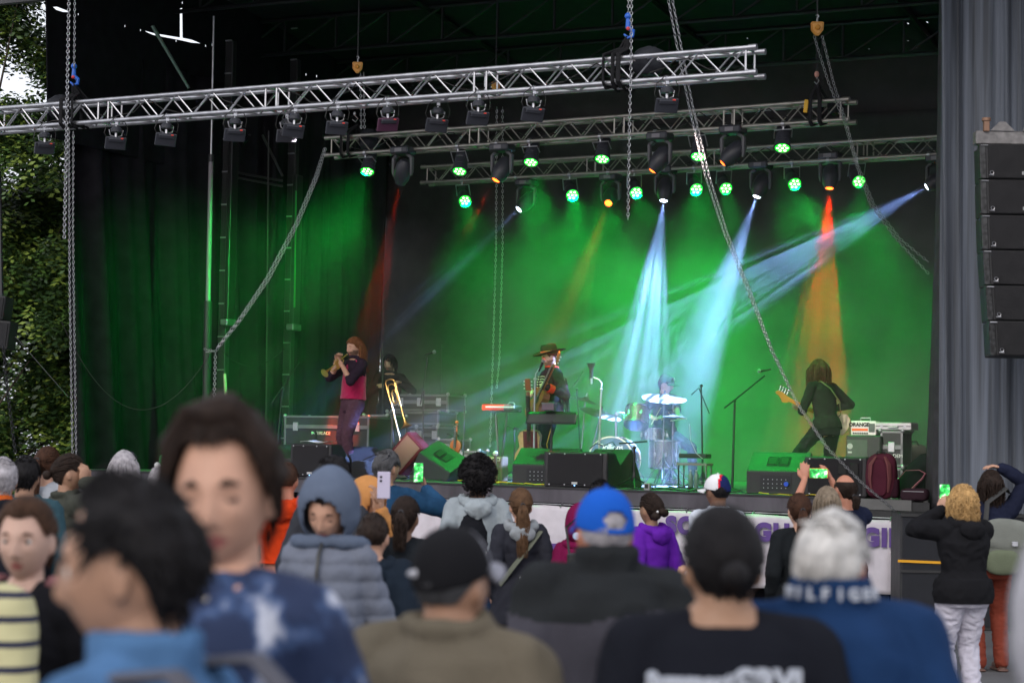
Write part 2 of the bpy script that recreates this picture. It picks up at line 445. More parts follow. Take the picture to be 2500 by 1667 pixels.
def drape_mid():
    def fn(u, v):
        b = 4.5+u*3.7; ph = 2*math.pi*u*5
        a = -4.2-.0+.05*math.sin(ph+v)+.03*math.sin(ph*2.1)-.25*0
        if u > .9: b += (u-.9)*1.8*(v-.35)*(1 if v > .35 else 1.0)
        p = O+U*a+N*b; p.z = 1.2+6.2*v; return p
    tag(MB().grid(fn, 70, 20).build('wing_drape', black_cloth, world=True, angle=180, solid=.006), 'dark wing drape behind the steel posts, left of the green backdrop', 'drape')
drape_mid()
def backdrop_fn():
    def fn(u, v):
        a = -4.42 + u*16.2
        ph = a*2.6
        b = 8.75 + .05*math.sin(ph+.6*math.sin(a*1.1)+v*1.2)*(1 if a < -.5 else .35) + .10*noise.noise(Vector((a*.5, v*2.2, 2)))+.05*noise.noise(Vector((a*1.6, v*6, 5)))
        if a > 5.2: b += .06*math.sin((v*9-a*1.3))*min(1,(a-5.2))*max(0,.6-v)*2
        if abs(a-5.75) < .09: b += .10*math.exp(-((a-5.75)/.035)**2)*(1 if v<.62 else 0)
        if u < .02: a -= .12*(1-v)
        p = O+U*a+N*b; p.z = 1.18+6.1*v; return p
    tag(MB().grid(fn, 240, 50).build('stage_backdrop', wall_cloth, world=True, angle=180, solid=.006), 'large creased cloth backdrop glowing green behind the band', 'backdrop')
backdrop_fn()
def right_scrim():
    m = mat('grey_blue_scrim', (.095,.108,.135), .65, vary=.65, vscale=9, stretch=(1.6,1.6,.04), bump=.3, bscale=18)
    def fn(u, v):
        a0 = a_of(2288,-.9)+.02; a = a0+u*4.2; ph = u*2*math.pi*13+7*noise.noise(Vector((u*7,v*.4,3)))
        b = -.9 + ((.05+.05*noise.noise(Vector((u*12,7,v))))*math.sin(ph+1.5*math.sin(u*23)+v*.7)+.022*math.sin(ph*2.7+2*v)+.03*noise.noise(Vector((u*30, v*2, 0))))*(.6+.4*v)
        if u < .09: b += .10*math.sin(u/.09*math.pi)
        p = O+U*a+N*b; p.z = .02+8.6*v; return p
    tag(MB().grid(fn, 260, 24).build('scrim_curtain', m, world=True, angle=180, solid=.005), 'tall blue-grey gathered scrim behind the hanging line array', 'curtain')
    def fn2(u, v):
        x = 2294-4*(1-v)-34*(1-v)**1.5; py = 1245-(1245+60)*v
        A, B = P(x, py, 23.2), P(2300, py, 22.2)
        return A.lerp(B, u)+N*(.04*math.sin(u*9+v*3)+.03*noise.noise(Vector((u*3, v*14, 1))))
    tag(MB().grid(fn2, 14, 40).build('wing_flap', mat('charcoal_flap', (.052,.048,.055), .85, vary=.35, vscale=8, bump=.5, bscale=60), world=True, angle=180, solid=.006), 'charcoal flap edging the right side of the stage opening', 'curtain')
right_scrim()

# ---- steel posts and masts at the left
def mast_fn():
    t = thing('lighting_mast', 'telescopic silver and black mast rising at the front of the left wing', 'mast', ST(a_of(508,1.6),1.6), 0)
    def V(px, py): return SP(px, py, 1.6)
    shiny = mat('bare_tube', (.22,.20,.22), .6, .0)
    MB().cyl(V(515,395), V(522,40), .016, .016, 10).build('inner_tube', steel(), t, world=True)
    MB().cyl(V(508,735), V(515,395), .036, .034, 14).build('middle_tube', shiny, t, world=True)
    MB().cyl(V(515,396), V(515.4,378), .042, .042, 14).build('collar', black_paint(), t, world=True)
    q = V(502,1095); q2 = ST((q-O).dot(U), 1.6)
    MB().cyl(q2, V(508,735), .062, .058, 16).build('lower_tube', black_paint(), t, world=True)
    MB().cyl(V(505,1003), V(505,1010), .066, .066, 16).build('clamp_ring', steel(), t, world=True)
    mb = MB(); mb.box(q2+Vector((0,0,.015)), (.4,.4,.03)); mb.build('base_plate', black_paint(), t, world=True)
mast_fn()
def tower(px0, px1, b, ytop, ybot, label, step):
    t = thing('steel_tower', label, 'steel tower', ST(a_of((px0+px1)/2, b), b), RZS, 'steel towers in the left wing')
    A = a_of((px0+px1)/2, b); w_ = abs(a_of(px1,b)-a_of(px0,b))
    zt = SP(px0, ytop, b).z; zb = SP(px0, ybot, b).z; c = ST(A, b)
    mb = MB(); mb.box((c.x, c.y, (c.z+7.9)/2), (w_*.55, .12, 7.9-c.z), lip_rot(), bev=.01); mb.build('column', black_paint(), t, world=True, smooth=False)
    mb = MB(); q = c+U*(w_*.36); mb.box((q.x, q.y, (zt+zb)/2), (w_*.32, .2, zt-zb), lip_rot(), bev=.012); mb.build('sleeve', mat('sleeve_paint', (.02,.02,.022), .35, .3, vary=.2), t, world=True, smooth=False)
    mb = MB(); q = c+U*(w_*.36)-N*.02; mb.box((q.x, q.y, zb-.05), (w_*.5, .26, .1), lip_rot(), bev=.012)
    for k in range(14): mb.box((c.x-N.x*.07, c.y-N.y*.07, c.z+.5+k*.5), (w_*.45, .02, .02), lip_rot())
    mb.build('rung', steel(), t, world=True, smooth=False)
    mb = MB(); mb.box(c+Vector((0,0,.02)), (w_*1.2,.5,.04), lip_rot()); mb.build('base_plate', black_paint(), t, world=True, smooth=False)
    return t
tower(528, 562, 3.0, 330, 780, 'nearer dark steel tower beside the silver mast, its sleeve ending in a bracket', 0)
tower(688, 722, 4.6, 430, 792, 'farther dark steel tower with rungs, between the dark wing and the flight case', 0)
t = thing('cross_frame', 'dark braced steel frame between the two wing towers', 'frame', SP(620,300,4.), RZS)
mb = MB()
for (x0,y0,x1,y1) in ((560,430,690,455),(560,418,690,442),(610,330,570,392),(640,330,690,430)):
    mb.cyl(SP(x0,y0,3.8), SP(x1,y1,4.2), .02, .02, 6)
mb.build('brace', black_paint(), t, world=True)
mb = MB()
for x in (568, 656): mb.cyl(SP(x,320,3.9), ST(a_of(x,3.9),3.9), .012, .012, 6)
mb.build('upright', black_paint(), t, world=True)
gp = tag(MB().cyl(SP(719,750,4.3), SP(723,466,4.3), .014, .014, 8).build('rim_light_rod', mat('rod', (.06,.35,.10), .3, .8)), 'thin added rod with green rim light painted into its colour, beside the farther tower', 'rod')  # added rod: green rim light of the tower edge, put into its colour
t = tag(MB().cyl(SP(372,64,.6), SP(461,216,.9), .028, .02, 8).build('angled_strut', mat('strut', (.12,.2,.16), .4, .3)), 'slanted green-grey strut under the roof near the bright slits', 'strut')
tag(MB().cyl(ST(a_of(566,1.),1.), SP(549,913,1.4), .026, .022, 8).build('leaning_pole', mat('raw_wood', (.32,.26,.2), .8, vary=.2)), 'pale wooden pole leaning at the back of the left wing', 'pole')

# ================================================================== TREES
def leaf_cloud(name, centers, n, size, m, parent, seed, droop=.6):
    rs = np.random.RandomState(seed); V = []; Fc = []
    cs = np.array([c[:3] for c in centers]); rad = np.array([c[3:6] for c in centers])
    k = rs.randint(0, len(cs), n)
    d = rs.normal(size=(n,3)); d /= np.linalg.norm(d,axis=1)[:,None]
    base = cs[k]+d*rad[k]*(rs.rand(n,1)**.45)
    L = 7
    for i in range(n):
        ax = Vector((rs.normal(), rs.normal(), -droop-rs.rand()*.5)).normalized(); sd_ = frame_to(ax).col[0]; up = frame_to(ax).col[1]
        sz = size*rs.uniform(.5,1.5); o = Vector(base[i])
        for j in range(L):
            c = o+ax*(j*sz*.55); sgn = 1 if j % 2 else -1
            dd = (sd_*sgn+ax*.5+up*rs.uniform(-.5,.5)).normalized(); w_ = dd.cross(up+sd_*.3).normalized()*sz*.24
            q = len(V); V += [c, c+dd*sz*.5+w_, c+dd*sz, c+dd*sz*.5-w_]; Fc.append((q,q+1,q+2,q+3))
    me = bpy.data.meshes.new(name); me.from_pydata([tuple(v) for v in V], [], Fc)
    ms = m; me.update(); o = link(name, me, ms, parent, smooth=False)
    me.polygons.foreach_set('material_index', np.repeat(rs.choice(len(ms), n, p=[.4,.35,.25][:len(ms)]), L))
    return o
leafs = [mat('leaf_dark', (.028,.065,.018), .5), mat('leaf_mid', (.065,.135,.026), .45), mat('leaf_light', (.20,.28,.045), .5)]
bark = mat('bark', (.07,.055,.04), .9, vary=.4, bump=.8, bscale=20)
def tree(name, label, loc, h, centers, n, size, seed, group='trees beside and behind the stage', leafm=leafs, tx=0.):
    t = thing(name, label, 'tree', loc, 0, group); rs = random.Random(seed)
    mb = MB(); mb.tube([(0,0,-.05),(.1,.05,h*.3),(.0,.1,h*.6),(.15,.0,h*.95)], [.13,.1,.06,.02], 9)
    for c in centers[:14]:
        z = max(.6, c[2]*.6); mb.tube([(0,0,z*.7),(c[0]*.5,c[1]*.5,z*.95),(c[0],c[1],c[2])], [.03,.02,.008], 6)
    mb.build('trunk', bark, t)
    leaf_cloud('crown', centers, n, size, leafm, t, seed)
    return t
rs = random.Random(5)
cs = []
for i in range(120):
    x = rs.uniform(-1.2, 2.5); z = rs.uniform(3.6, 9.8)
    if x > 2.0 and z > 6.2 and rs.random() < .75: continue
    cs.append((x, rs.uniform(-.8,.8), z, rs.uniform(.3,.6), rs.uniform(.3,.6), rs.uniform(.3,.5)))
tree('locust_tree', 'feathery green tree with sky gaps above the ivy at the left edge', (-8.75, 29.5, 0), 9., cs, 19000, .09, 11)
cs = [(rs.uniform(-1.,2.75), rs.uniform(-.3,.5), rs.uniform(.2,5.8), .42, .5, .5) for i in range(90)]
tree('ivy_tree', 'dense curtain of hanging dark ivy below the locust tree at the far left', (-9.0, 30.6, 0), 5.2, cs, 25000, .10, 12)
cs = [(rs.uniform(-2.,2.), rs.uniform(-1,1), rs.uniform(1.,5.5), .9, .9, .8) for i in range(22)]
tree('shrubby_tree', 'green tree glimpsed through the slit left of the backdrop', ST(-5.2, 13., -1.3), 5., cs, 900, .16, 13)
for i,(x,y) in enumerate(((-17,38),(-11.5,52),(14,44),(22,38))):
    cs = [(rs.uniform(-2.6,2.6), rs.uniform(-2,2), rs.uniform(1.5,6.5), 1.2, 1.2, .9) for _ in range(24)]
    tree('broadleaf_tree', ['broad tree off to the far left beyond the ivy','distant tree standing in line behind the ivy','distant tree behind the right half of the stage','distant tree beyond the scrim at the far right'][i], (x,y,0), 6., cs, 700, .25, 20+i)

# ================================================================== TRUSSES AND RIGGING
def truss(A, B, w_, joints, label, group='silver box trusses over the stage', m=None, r=.025):
    """A, B: ends of the near upper chord; joints: fractions where the frames stand"""
    m = m or steel(); L = (B-A).length; d = (B-A).normalized(); back = Vector((-d.y, d.x, 0)).normalized()
    if back.y < 0: back = -back
    dn = -(d.cross(back)) if (d.cross(back)).z > 0 else d.cross(back)
    t = thing('box_truss', label, 'truss', A, 0, group)
    for oo in (Vector(), back*w_, dn*w_, back*w_+dn*w_):
        mb = MB(); mb.tube([A+oo, A+oo+d*L], r, 12)
        for e in (A+oo, B+oo): mb.cyl(e-d*.04, e+d*.04, r*1.25, None, 12)
        mb.build('chord', m, t, world=True)
    js = [0.]+list(joints)+[1.]
    mb = MB(); cf = MB(); fl = MB()
    for a, b in zip(js, js[1:]):
        la, lb = a*L+.07, b*L-.07; n = max(2, round((lb-la)/.235)); st = (lb-la)/n
        for face in range(4):
            o1, o2 = [(Vector(), dn*w_), (back*w_, back*w_+dn*w_), (Vector(), back*w_), (dn*w_, dn*w_+back*w_)][face]
            for k in range(n):
                p, q = (o1, o2) if (k+face) % 2 == 0 else (o2, o1)
                mb.cyl(A+d*(la+k*st)+p, A+d*(la+(k+1)*st)+q, .0085, None, 6)
        for l in (la, lb):
            ps = [Vector(), back*w_, back*w_+dn*w_, dn*w_]
            for i in range(4): cf.cyl(A+d*l+ps[i], A+d*l+ps[(i+1)%4], .0115, None, 6)
    mb.build('lacing', m, t, world=True); cf.build('end_frame', m, t, world=True)
    return t, d, back, dn
def line(x0, y0, s0, x1, y1, s1): return P(x0,y0,F/s0), P(x1,y1,F/s1)
T1A, T1B = line(-130, 275.6, 208.6, 1838, 115.8, 260)
T2A, T2B = line(800, 337, 178, 2066, 243, 208)
T3A, T3B = line(1034, 408, 160, 2420, 325, 188)
tr1 = truss(T1A, T1B, .24, (.06,.231,.456,.709), 'nearest and brightest box truss, crossing the top left in front of the stage')
tr2 = truss(T2A, T2B, .24, (.315,.60,.80), 'middle box truss hung with green par cans', m=mat('dull_aluminium', (.38,.36,.33), .42, .85, vary=.2, bump=.2))
tr3 = truss(T3A, T3B, .24, (.33,.56,.80), 'rearmost box truss nearest the backdrop', m=mat('dull_aluminium'))

def on_truss(tr, A, B, px, low=True, backside=False):
    """point on the truss's lower near chord at a pixel column"""
    best = None
    for i in range(401):
        q = A.lerp(B, i/400); c = (CR.transposed() @ (q-Vector((0,0,CAMZ)))); x = 1250+F*c.x/-c.z
        if best is None or abs(x-px) < best[0]: best = (abs(x-px), q)
    q = best[1]
    if low: q = q+tr[3]*.24
    if backside: q = q+tr[2]*.24
    return q

def hook_and_sling():
    blk = cloth('black_sling', (.02,.02,.022)); blue = mat('blue_hook', (.02,.12,.55), .35)
    for (px, py, s, lab, lean) in ((180, 190, 217, 'black sling and blue hook holding the nearest truss at its left', -12), (1533, 72, 252, 'black sling and blue hook holding the nearest truss at its right', -38)):
        A = P(px, py, F/s+.1); t = thing('rigging_sling', lab, 'rigging', A, 0, 'slings with blue hooks')
        mb = MB(); mb.tube([A+Vector((0,0,.11)), A+Vector((.0,0,.02)), A+Vector((.05,0,-.02)), A+Vector((.045,0,-.07)), A+Vector((0,0,-.085)), A+Vector((-.04,0,-.05))], [.02,.028,.024,.02,.016,.01], 10)
        mb.ell(A+Vector((0,0,.13)), .035); mb.build('hook', blue, t, world=True)
        MB().ell(A+Vector((0,-.03,-.0)), (.02,.012,.02)).build('latch', mat('red_latch', (.5,.03,.04), .4), t, world=True)
        top = A+Vector((0,0,-.07)); c = on_truss(tr1, T1A, T1B, px+lean, False); c2 = c+tr1[3]*.24
        mb = MB(); bk = tr1[2]*.12
        for k, dx in enumerate((-.07, .03, .09)):
            e = tr1[1]*dx
            mb.tube([top, (top+c+e)/2+bk*.6, c+e-bk*.5+Vector((0,0,.03)), c2+e-bk*.5, c2+e+Vector((0,0,-.045)), c2+e+bk*1.2], .024, 8, flat=.6)
            mb.tube([top, c+e+bk*2.5+Vector((0,0,.02)), c2+e+bk*2.5+Vector((0,0,-.03)), c2+e+bk], .022, 8, flat=.6)
        mb.build('strap', blk, t, world=True)
    for (tr, A, B, px, top, lab) in ((tr2,T2A,T2B,848,(873,305,1.),'black sling round the left end of the middle truss'), (tr2,T2A,T2B,1995,(1995,205,1.),'black sling with yellow tag round the right end of the middle truss')):
        c = on_truss(tr, A, B, px, False); c2 = c+tr[3]*.24; bk = tr[2]*.12; tp = P(top[0], top[1], c.y+.1)
        t = thing('rigging_sling', lab, 'rigging', tp, 0, 'slings on the middle truss'); mb = MB()
        for dx in (-.07, .05):
            e = tr[1]*dx; mb.tube([tp, c+e-bk*.5+Vector((0,0,.03)), c2+e-bk*.5, c2+e+Vector((0,0,-.045)), c2+e+bk*1.2], .026, 8, flat=.6); mb.tube([tp, c+e+bk*2.5, c2+e+bk*2.4], .022, 8, flat=.6)
        mb.build('strap', blk, t, world=True)
        if px > 1500: MB().box(c+tr[1]*-.12-bk*.6+Vector((0,0,-.06)), (.05,.02,.16), Matrix.Rotation(.1,3,'Y'), bev=.008).build('tag', mat('yellow_tag', (.75,.42,.02), .5), t, world=True)
hook_and_sling()

def bag(px0, px1, py0, py1, Y, label):
    m = cloth('black_bag_cloth', (.028,.03,.036), rough=.5, bump=1., bscale=14)
    a, b = P(px0, py1, Y), P(px1, py0, Y); c = (a+b)/2; t = MB(); r = ((b.x-a.x)/2, .13, (b.z-a.z)/2)
    t.ell(c, r, nu=28, nv=18)
    for i, v in enumerate(t.v):
        v = Vector(v); d = v-c; d.z = max(d.z, -r[2]*.82); v = c+d*(1+.16*noise.noise(v*9)+.07*noise.noise(v*23)); t.v[i] = tuple(v)
    tag(t.build('motor_bag', m, angle=180), label, 'bag', 'black motor bags on the trusses')
bag(1540, 1632, 116, 188, F/254+.36, 'crumpled black bag on top of the nearest truss near its right end')
bag(875, 930, 314, 372, F/181+.36, 'small black bag inside the left end of the middle truss')
bag(116, 172, 232, 292, F/214+.36, 'black bag on the nearest truss beside the left sling')
bag(2020, 2062, 232, 282, F/208+.36, 'black bag at the right end of the middle truss')

def chain(name, pts, label, group=None, w_=.012, pitch=.034, wire=.0042, m=None, parent=None):
    pts = [Vector(p) for p in pts]; mb = MB(); seg = []; tot = 0
    for a, b in zip(pts, pts[1:]): seg.append((tot, a, b)); tot += (b-a).length
    n = int(tot/pitch); k = 0
    for i in range(n):
        s = (i+.5)*pitch
        while k < len(seg)-1 and s > seg[k+1][0]: k += 1
        s0, a, b = seg[k]; d = (b-a).normalized(); c = a+d*(s-s0); Mx = frame_to(d)
        sx = Mx.col[0] if i % 2 else Mx.col[1]
        if i % 2: sx = (Mx.col[0]+Mx.col[1]*.3).normalized()
        L = pitch*.62; ring = []
        for j in range(8):
            t = 2*math.pi*j/8; ring.append(c+sx*(w_*math.cos(t))+d*(L*math.sin(t)))
        mb.tube(ring, wire, 4, closed=True)
    o = mb.build(name, m or chain_m(), parent, recalc=False, world=parent is not None)
    if parent is None: tag(o, label, 'chain', group)
    return o
G = 'hoist chains hanging round the stage'
Y1 = F/217-.05
def PL(pts, Y0, Yn=None):
    n = len(pts); return [P(x,y,Y0+((Yn if Yn is not None else Y0)-Y0)*i/(n-1)) for i,(x,y) in enumerate(pts)]
chain('hoist_chain', PL([(169,-30),(163,300),(157,585)], Y1), 'thick doubled chain hanging at far left, ending loose beside the ivy', G, w_=.018, wire=.0065)
chain('hoist_chain', PL([(183,-30),(181,172)], Y1+.1), 'short chain above the left blue hook', G)
chain('hoist_chain', PL([(168,312),(170,700),(177,1120)], Y1), 'left strand of the long chain pair hanging down the side drape', G)
chain('hoist_chain', PL([(179,322),(178,560),(186,1120)], Y1), 'right strand of the long chain pair hanging down the side drape', G)
Y2 = F/252+.02
chain('hoist_chain', PL([(1535,-30),(1534,50)], Y2+.1), 'short chain above the right blue hook', G)
chain('hoist_chain', PL([(1542,-30),(1541,130),(1537,300),(1533,540)], Y2-.08), 'single chain crossing in front of the nearest truss and ending free at mid height', G, w_=.013)
for k, lab in ((0,'left strand of the slack chain pair sweeping down to the right corner of the stage'),(1,'right strand of the slack chain pair sweeping down to the right corner of the stage')):
    chain('hoist_chain', PL([(1626+k*10,-30),(1652+k*10,110),(1682+k*9,260),(1722+k*9,430),(1768+k*8,570),(1828+k*6,716),(1880+k*4,850),(1945+k*3,985),(2020+k*3,1095),(2105+k*2,1180),(2192,1252)], 19.2+k*.05, 21.6), lab, G, w_=.0135, pitch=.042, wire=.0040)
    chain('hoist_chain', PL([(1987+k*20,88),(2022+k*12,200),(2062+k*4,300),(2090+k*3,400),(2125+k*9,500),(2185+k*14,580+k*5),(2272,674-k*30)], 23.4+k*.05, 22.8), ['left','right'][k]+' strand of the chain pair slanting from the orange hoist to the right curtain', G, w_=.0135, pitch=.042, wire=.0040)
    chain('hoist_chain', PL([(792+k*3,362),(770+k*6,430),(722+k*7,545),(650+k*8,680),(580+k*6,785),(524+k*4,856)], 25.4+k*.05, 25.6), ['upper','lower'][k]+' strand of the chain pair swept from the middle truss to the silver mast', G, w_=.0135, pitch=.042, wire=.0040)
    chain('hoist_chain', PL([(1213+k*14,262),(1211+k*16,600),([1203,1219][k],880),([1196,1212][k],[1095,952][k])], 28.9+k*.05), ['left strand of the chain pair behind the red keyboard','right strand of the chain pair left of the singer'][k], G, w_=.0135, pitch=.042, wire=.0040)
    chain('hoist_chain', PL([(880+k*8,178),(882+k*8,315)], 26.6+k*.05), ['left','right'][k]+' short strand below the left orange hoist', G, w_=.0135, pitch=.042, wire=.0040)
    chain('hoist_chain', PL([(1994+k*14,90),(1996+k*10,222)], 23.6+k*.05), ['left','right'][k]+' dark strand straight below the right orange hoist', G, w_=.0135, pitch=.042, wire=.0040, m=mat('dark_chain', (.05,.05,.055), .5, .8))
chain('hoist_chain', PL([(526,862),(524,940),(521,1010)], 25.5), 'short thick chain tail hanging beside the black part of the silver mast', G, w_=.018, wire=.006)
chain('hoist_chain', PL([(498,852),(526,857),(498,860)], 25.5), 'chain wrapped round the silver mast', G)
chain('hoist_chain', PL([(8,845),(18,950),(38,1110)], 21.5), 'dark chain below the loudspeakers at the far left edge', G, w_=.018, wire=.006, m=mat('dark_chain'))
chain('hoist_chain', PL([(893,780),(893,781.5)], 26.), 'x', G) if False else None

def hoist(px, py, s, label, sz):
    c = P(px, py, F/s); om = mat('hoist_orange', (.72,.30,.03), .38, vary=.15)
    t = thing('chain_hoist', label, 'chain hoist', c, 0, 'orange chain hoists')
    out = [(-.5,.42),(-.42,.5),(.42,.5),(.5,.42),(.46,-.15),(.12,-.58),(-.12,-.58),(-.46,-.15)]
    M = Matrix.Translation(c) @ Matrix.Rotation(R(90),4,'X') @ Matrix.Scale(sz,4)
    MB().prism(out, M, .35).build('body', om, t, world=True, smooth=False)
    MB().prism([(x*.72,y*.72) for x,y in out], Matrix.Translation((0,-sz*.2,0)) @ M, .08).build('cover', mat('hoist_orange_light', (.85,.42,.08), .4), t, world=True, smooth=False)
    MB().lathe([(.19*sz,0),(.19*sz,.04),(.12*sz,.05),(.0,.05)], c+Vector((0,-sz*.22,0)), (0,-1,0), 18).build('hub', om, t, world=True)
    MB().tube([c+Vector((0,0,sz*.5)), c+Vector((0,0,sz*.8)), c+Vector((sz*.12,0,sz*.95)), c+Vector((0,0,sz*1.1)), c+Vector((-sz*.1,0,sz*.98))], .012, 8).build('hook', chain_m(), t, world=True)
    zt = ZR+.6
    MB().cyl(c+Vector((0,0,sz*1.1)), (c.x,c.y,zt), .012, None, 6).build('suspension_chain', mat('dark_chain', (.05,.05,.055), .5, .8), t, world=True)
    return t
hoist(1995, 70, 206, 'orange chain hoist high at the right of the stage', .155)
hoist(873, 165, 182, 'orange chain hoist above the left end of the middle truss', .14)
hoist(1210, 212, 168, 'dim orange chain hoist behind the nearest truss near the centre', .13)
t = thing('load_hook', 'small pale hook with pulley above the right end of the middle truss', 'hook', P(1994,190,F/206), 0)
MB().ell(P(1994,182,F/206), (.03,.02,.04)).build('block', mat('pink_block', (.5,.25,.2), .5), t, world=True)
MB().tube(PL([(1994,190),(1999,198),(1994,206),(1988,200)], F/206), .009, 6).build('hook', chain_m(), t, world=True)
t = thing('load_hook', 'small steel hook hanging in front of the left end of the middle truss', 'hook', P(866,285,F/183), 0)
MB().ell(P(866,278,F/183), (.02,.02,.03)).build('block', chain_m(), t, world=True)
MB().tube(PL([(866,282),(874,290),(868,298),(860,292)], F/183), .008, 6).build('hook', chain_m(), t, world=True)

# ---- black floods on the nearest truss
def flood():
    t = thing('flood_light', 'x', 'flood light', (0,0,0), 0, 'black flood lights under the nearest truss')
    blk = mat('fixture_black', (.03,.032,.042), .42, vary=.15)
    Rt = Matrix.Rotation(R(-62), 3, 'X') @ Matrix.Identity(3)
    MB().box((0,.02,-.30), (.27,.17,.035), Rt, bev=.008).build('panel', blk, t, smooth=False)
    mb = MB(); mb.box((0,-.012,-.262), (.20,.05,.05), Rt, bev=.008); mb.build('driver', blk, t, smooth=False)
    mb = MB(); mb.lathe([(.02,-.03),(.07,-.02),(.075,.02),(.05,.05),(.0,.055)], (0,.0,-.14), (0,0,1), 18); mb.build('pod', blk, t)
    mb = MB(); mb.tube([(-.09,0,-.13),(-.075,0,-.2),(.0,0,-.23),(.075,0,-.2),(.09,0,-.13)], .008, 6); mb.cyl((0,0,-.17),(0,0,-.26),.018,None,8); mb.build('bracket', steel(), t)
    mb = MB(); mb.lathe([(.036,-.02),(.036,.02)], (0,0,0), (1,0,0), 14); mb.cyl((0,0,-.03),(0,0,-.10),.012,None,8); mb.box((0,-.02,-.05),(.04,.03,.04),bev=.004); mb.build('clamp', steel(), t)
    MB().box((.07,-.045,-.245), (.03,.012,.014)).build('connector', mat('red_plug', (.7,.04,.02), .4), t, smooth=False)
    mb = MB(); mb.tube([(.06,0,-.26),(-.1,-.02,-.27),(-.16,-.03,-.18),(-.12,0,-.06),(-.03,0,.02)], .0055, 6); mb.tube([(.05,0,-.15),(.13,-.02,-.2),(.15,0,-.1),(.1,0,.0)], .005, 6); mb.build('cable', mat('rubber', (.012,.012,.012), .6), t)
    return t
xs = [(112,'first'),(285,'second'),(410,'third'),(577,'fourth'),(668,'fifth, partly behind the sixth'),(722,'sixth'),(828,'seventh'),(947,'eighth, with a painted magenta sheen'),(1045,'ninth, just past the magenta one'),(1170,'tenth'),(1303,'eleventh'),(1630,'twelfth, alone near the truss end')]
f0 = flood(); lit_floods = []
for i, (px, w_) in enumerate(xs):
    q = on_truss(tr1, T1A, T1B, px, True, backside=(i in (4,8)))
    o = f0 if i == 0 else dup(f0)
    lit_floods.append((i, o)); o.scale = (.86,.86,.86)
    o.location = q; o.rotation_euler = (0, R([-3,0,2,-1,-4,3,0,-5,2,0,1,-2][i]), R([28,22,20,20,24,20,18,26,16,20,18,15][i])); o['label'] = 'black flood light, %s from the left under the nearest truss' % w_
    if i == 7:  # magenta light falling on this panel is put into its colour
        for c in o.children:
            if c.name.startswith('panel'): c.data = c.data.copy(); c.data.materials[0] = mat('magenta_lit_black', (.07,.022,.05), .4)

# truss wiring
def wire(pts, r, label, m=None, group=None, name='power_cable', w=False):
    o = MB().tube(pts, r, 6).build(name, m or mat('rubber', (.012,.012,.012), .6)); return tag(o, label, 'cable', group)
rs = random.Random(9)
for (tr, A, B, lab) in ((tr1,T1A,T1B,'black cable looping along the nearest truss'),(tr2,T2A,T2B,'black cable looping along the middle truss'),(tr3,T3A,T3B,'black cable looping along the rearmost truss')):
    L = (B-A).length; pts = []; k = int(L/.12)
    for i in range(k): pts.append(A+tr[1]*(i*.12+.1)+tr[2]*(.12+rs.uniform(-.07,.07))+tr[3]*(.0+abs(math.sin(i*.41))*.19+rs.uniform(-.015,.015)))
    wire(pts, .007, lab, group='cables along the trusses')
def sagwire(a, b, sag, r, lab):
    wire([a.lerp(b,i/24)+Vector((0,0,-sag*4*(i/24)*(1-i/24))) for i in range(25)], r, lab, group='sagging cables in the left wing')
sagwire(P(150,785,26.), P(515,860,26.5), .95, .006, 'thin black cable sagging across the side drape')
sagwire(P(540,855,26.5), P(695,850,27.), .22, .006, 'thin black cable sagging from the mast to the farther tower')
wire([P(38,822,24.), P(166,968,26.5)], .005, 'pale guy rope running down from the left loudspeakers', mat('rope', (.4,.4,.42), .8), name='guy_rope')

# ================================================================== STAGE LIGHTS
def spot(name, loc, target, energy, color, deg, blend, parent, radius=.03, gobo=None):
    l = bpy.data.lights.new(name, 'SPOT'); l.energy = energy; l.color = color; l.spot_size = R(deg); l.spot_blend = blend; l.shadow_soft_size = radius
    o = bpy.data.objects.new(name, l); col.objects.link(o); d = (Vector(target)-Vector(loc)).normalized()
    q = d.to_track_quat('-Z', 'Y'); Mw = Matrix.Translation(loc) @ q.to_matrix().to_4x4()
    Ml = rootM(parent).inverted() @ Mw; o.parent = parent; o.matrix_local = Ml
    if gobo:
        l.use_nodes = True; nt = l.node_tree; em = nt.nodes['Emission']
        tc = nt.nodes.new('ShaderNodeTexCoord'); sx = nt.nodes.new('ShaderNodeSeparateXYZ'); nt.links.new(tc.outputs['Normal'], sx.inputs[0])
        dx = nt.nodes.new('ShaderNodeMath'); dx.operation = 'DIVIDE'; dy = nt.nodes.new('ShaderNodeMath'); dy.operation = 'DIVIDE'
        nt.links.new(sx.outputs[0], dx.inputs[0]); nt.links.new(sx.outputs[2], dx.inputs[1]); nt.links.new(sx.outputs[1], dy.inputs[0]); nt.links.new(sx.outputs[2], dy.inputs[1])
        sq = nt.nodes.new('ShaderNodeMath'); sq.operation = 'MULTIPLY'; sq.inputs[1].default_value = .14      # a slotted gobo: long thin openings
        wide = gobo[1] in (10., 7.); nt.links.new((dx if wide else dy).outputs[0], sq.inputs[0])
        cb = nt.nodes.new('ShaderNodeCombineXYZ'); nt.links.new(sq.outputs[0] if wide else dx.outputs[0], cb.inputs[0]); nt.links.new(dy.outputs[0] if wide else sq.outputs[0], cb.inputs[1]); cb.inputs[2].default_value = gobo[1]
        n = nt.nodes.new('ShaderNodeTexNoise'); n.inputs['Scale'].default_value = gobo[0]; n.inputs['Detail'].default_value = 0; nt.links.new(cb.outputs[0], n.inputs['Vector'])
        r = nt.nodes.new('ShaderNodeMapRange'); r.inputs['From Min'].default_value = .47; r.inputs['From Max'].default_value = .56; r.inputs['To Min'].default_value = gobo[2]; r.inputs['To Max'].default_value = gobo[3]
        nt.links.new(n.outputs['Fac'], r.inputs['Value']); nt.links.new(r.outputs[0], em.inputs['Strength'])
    return o
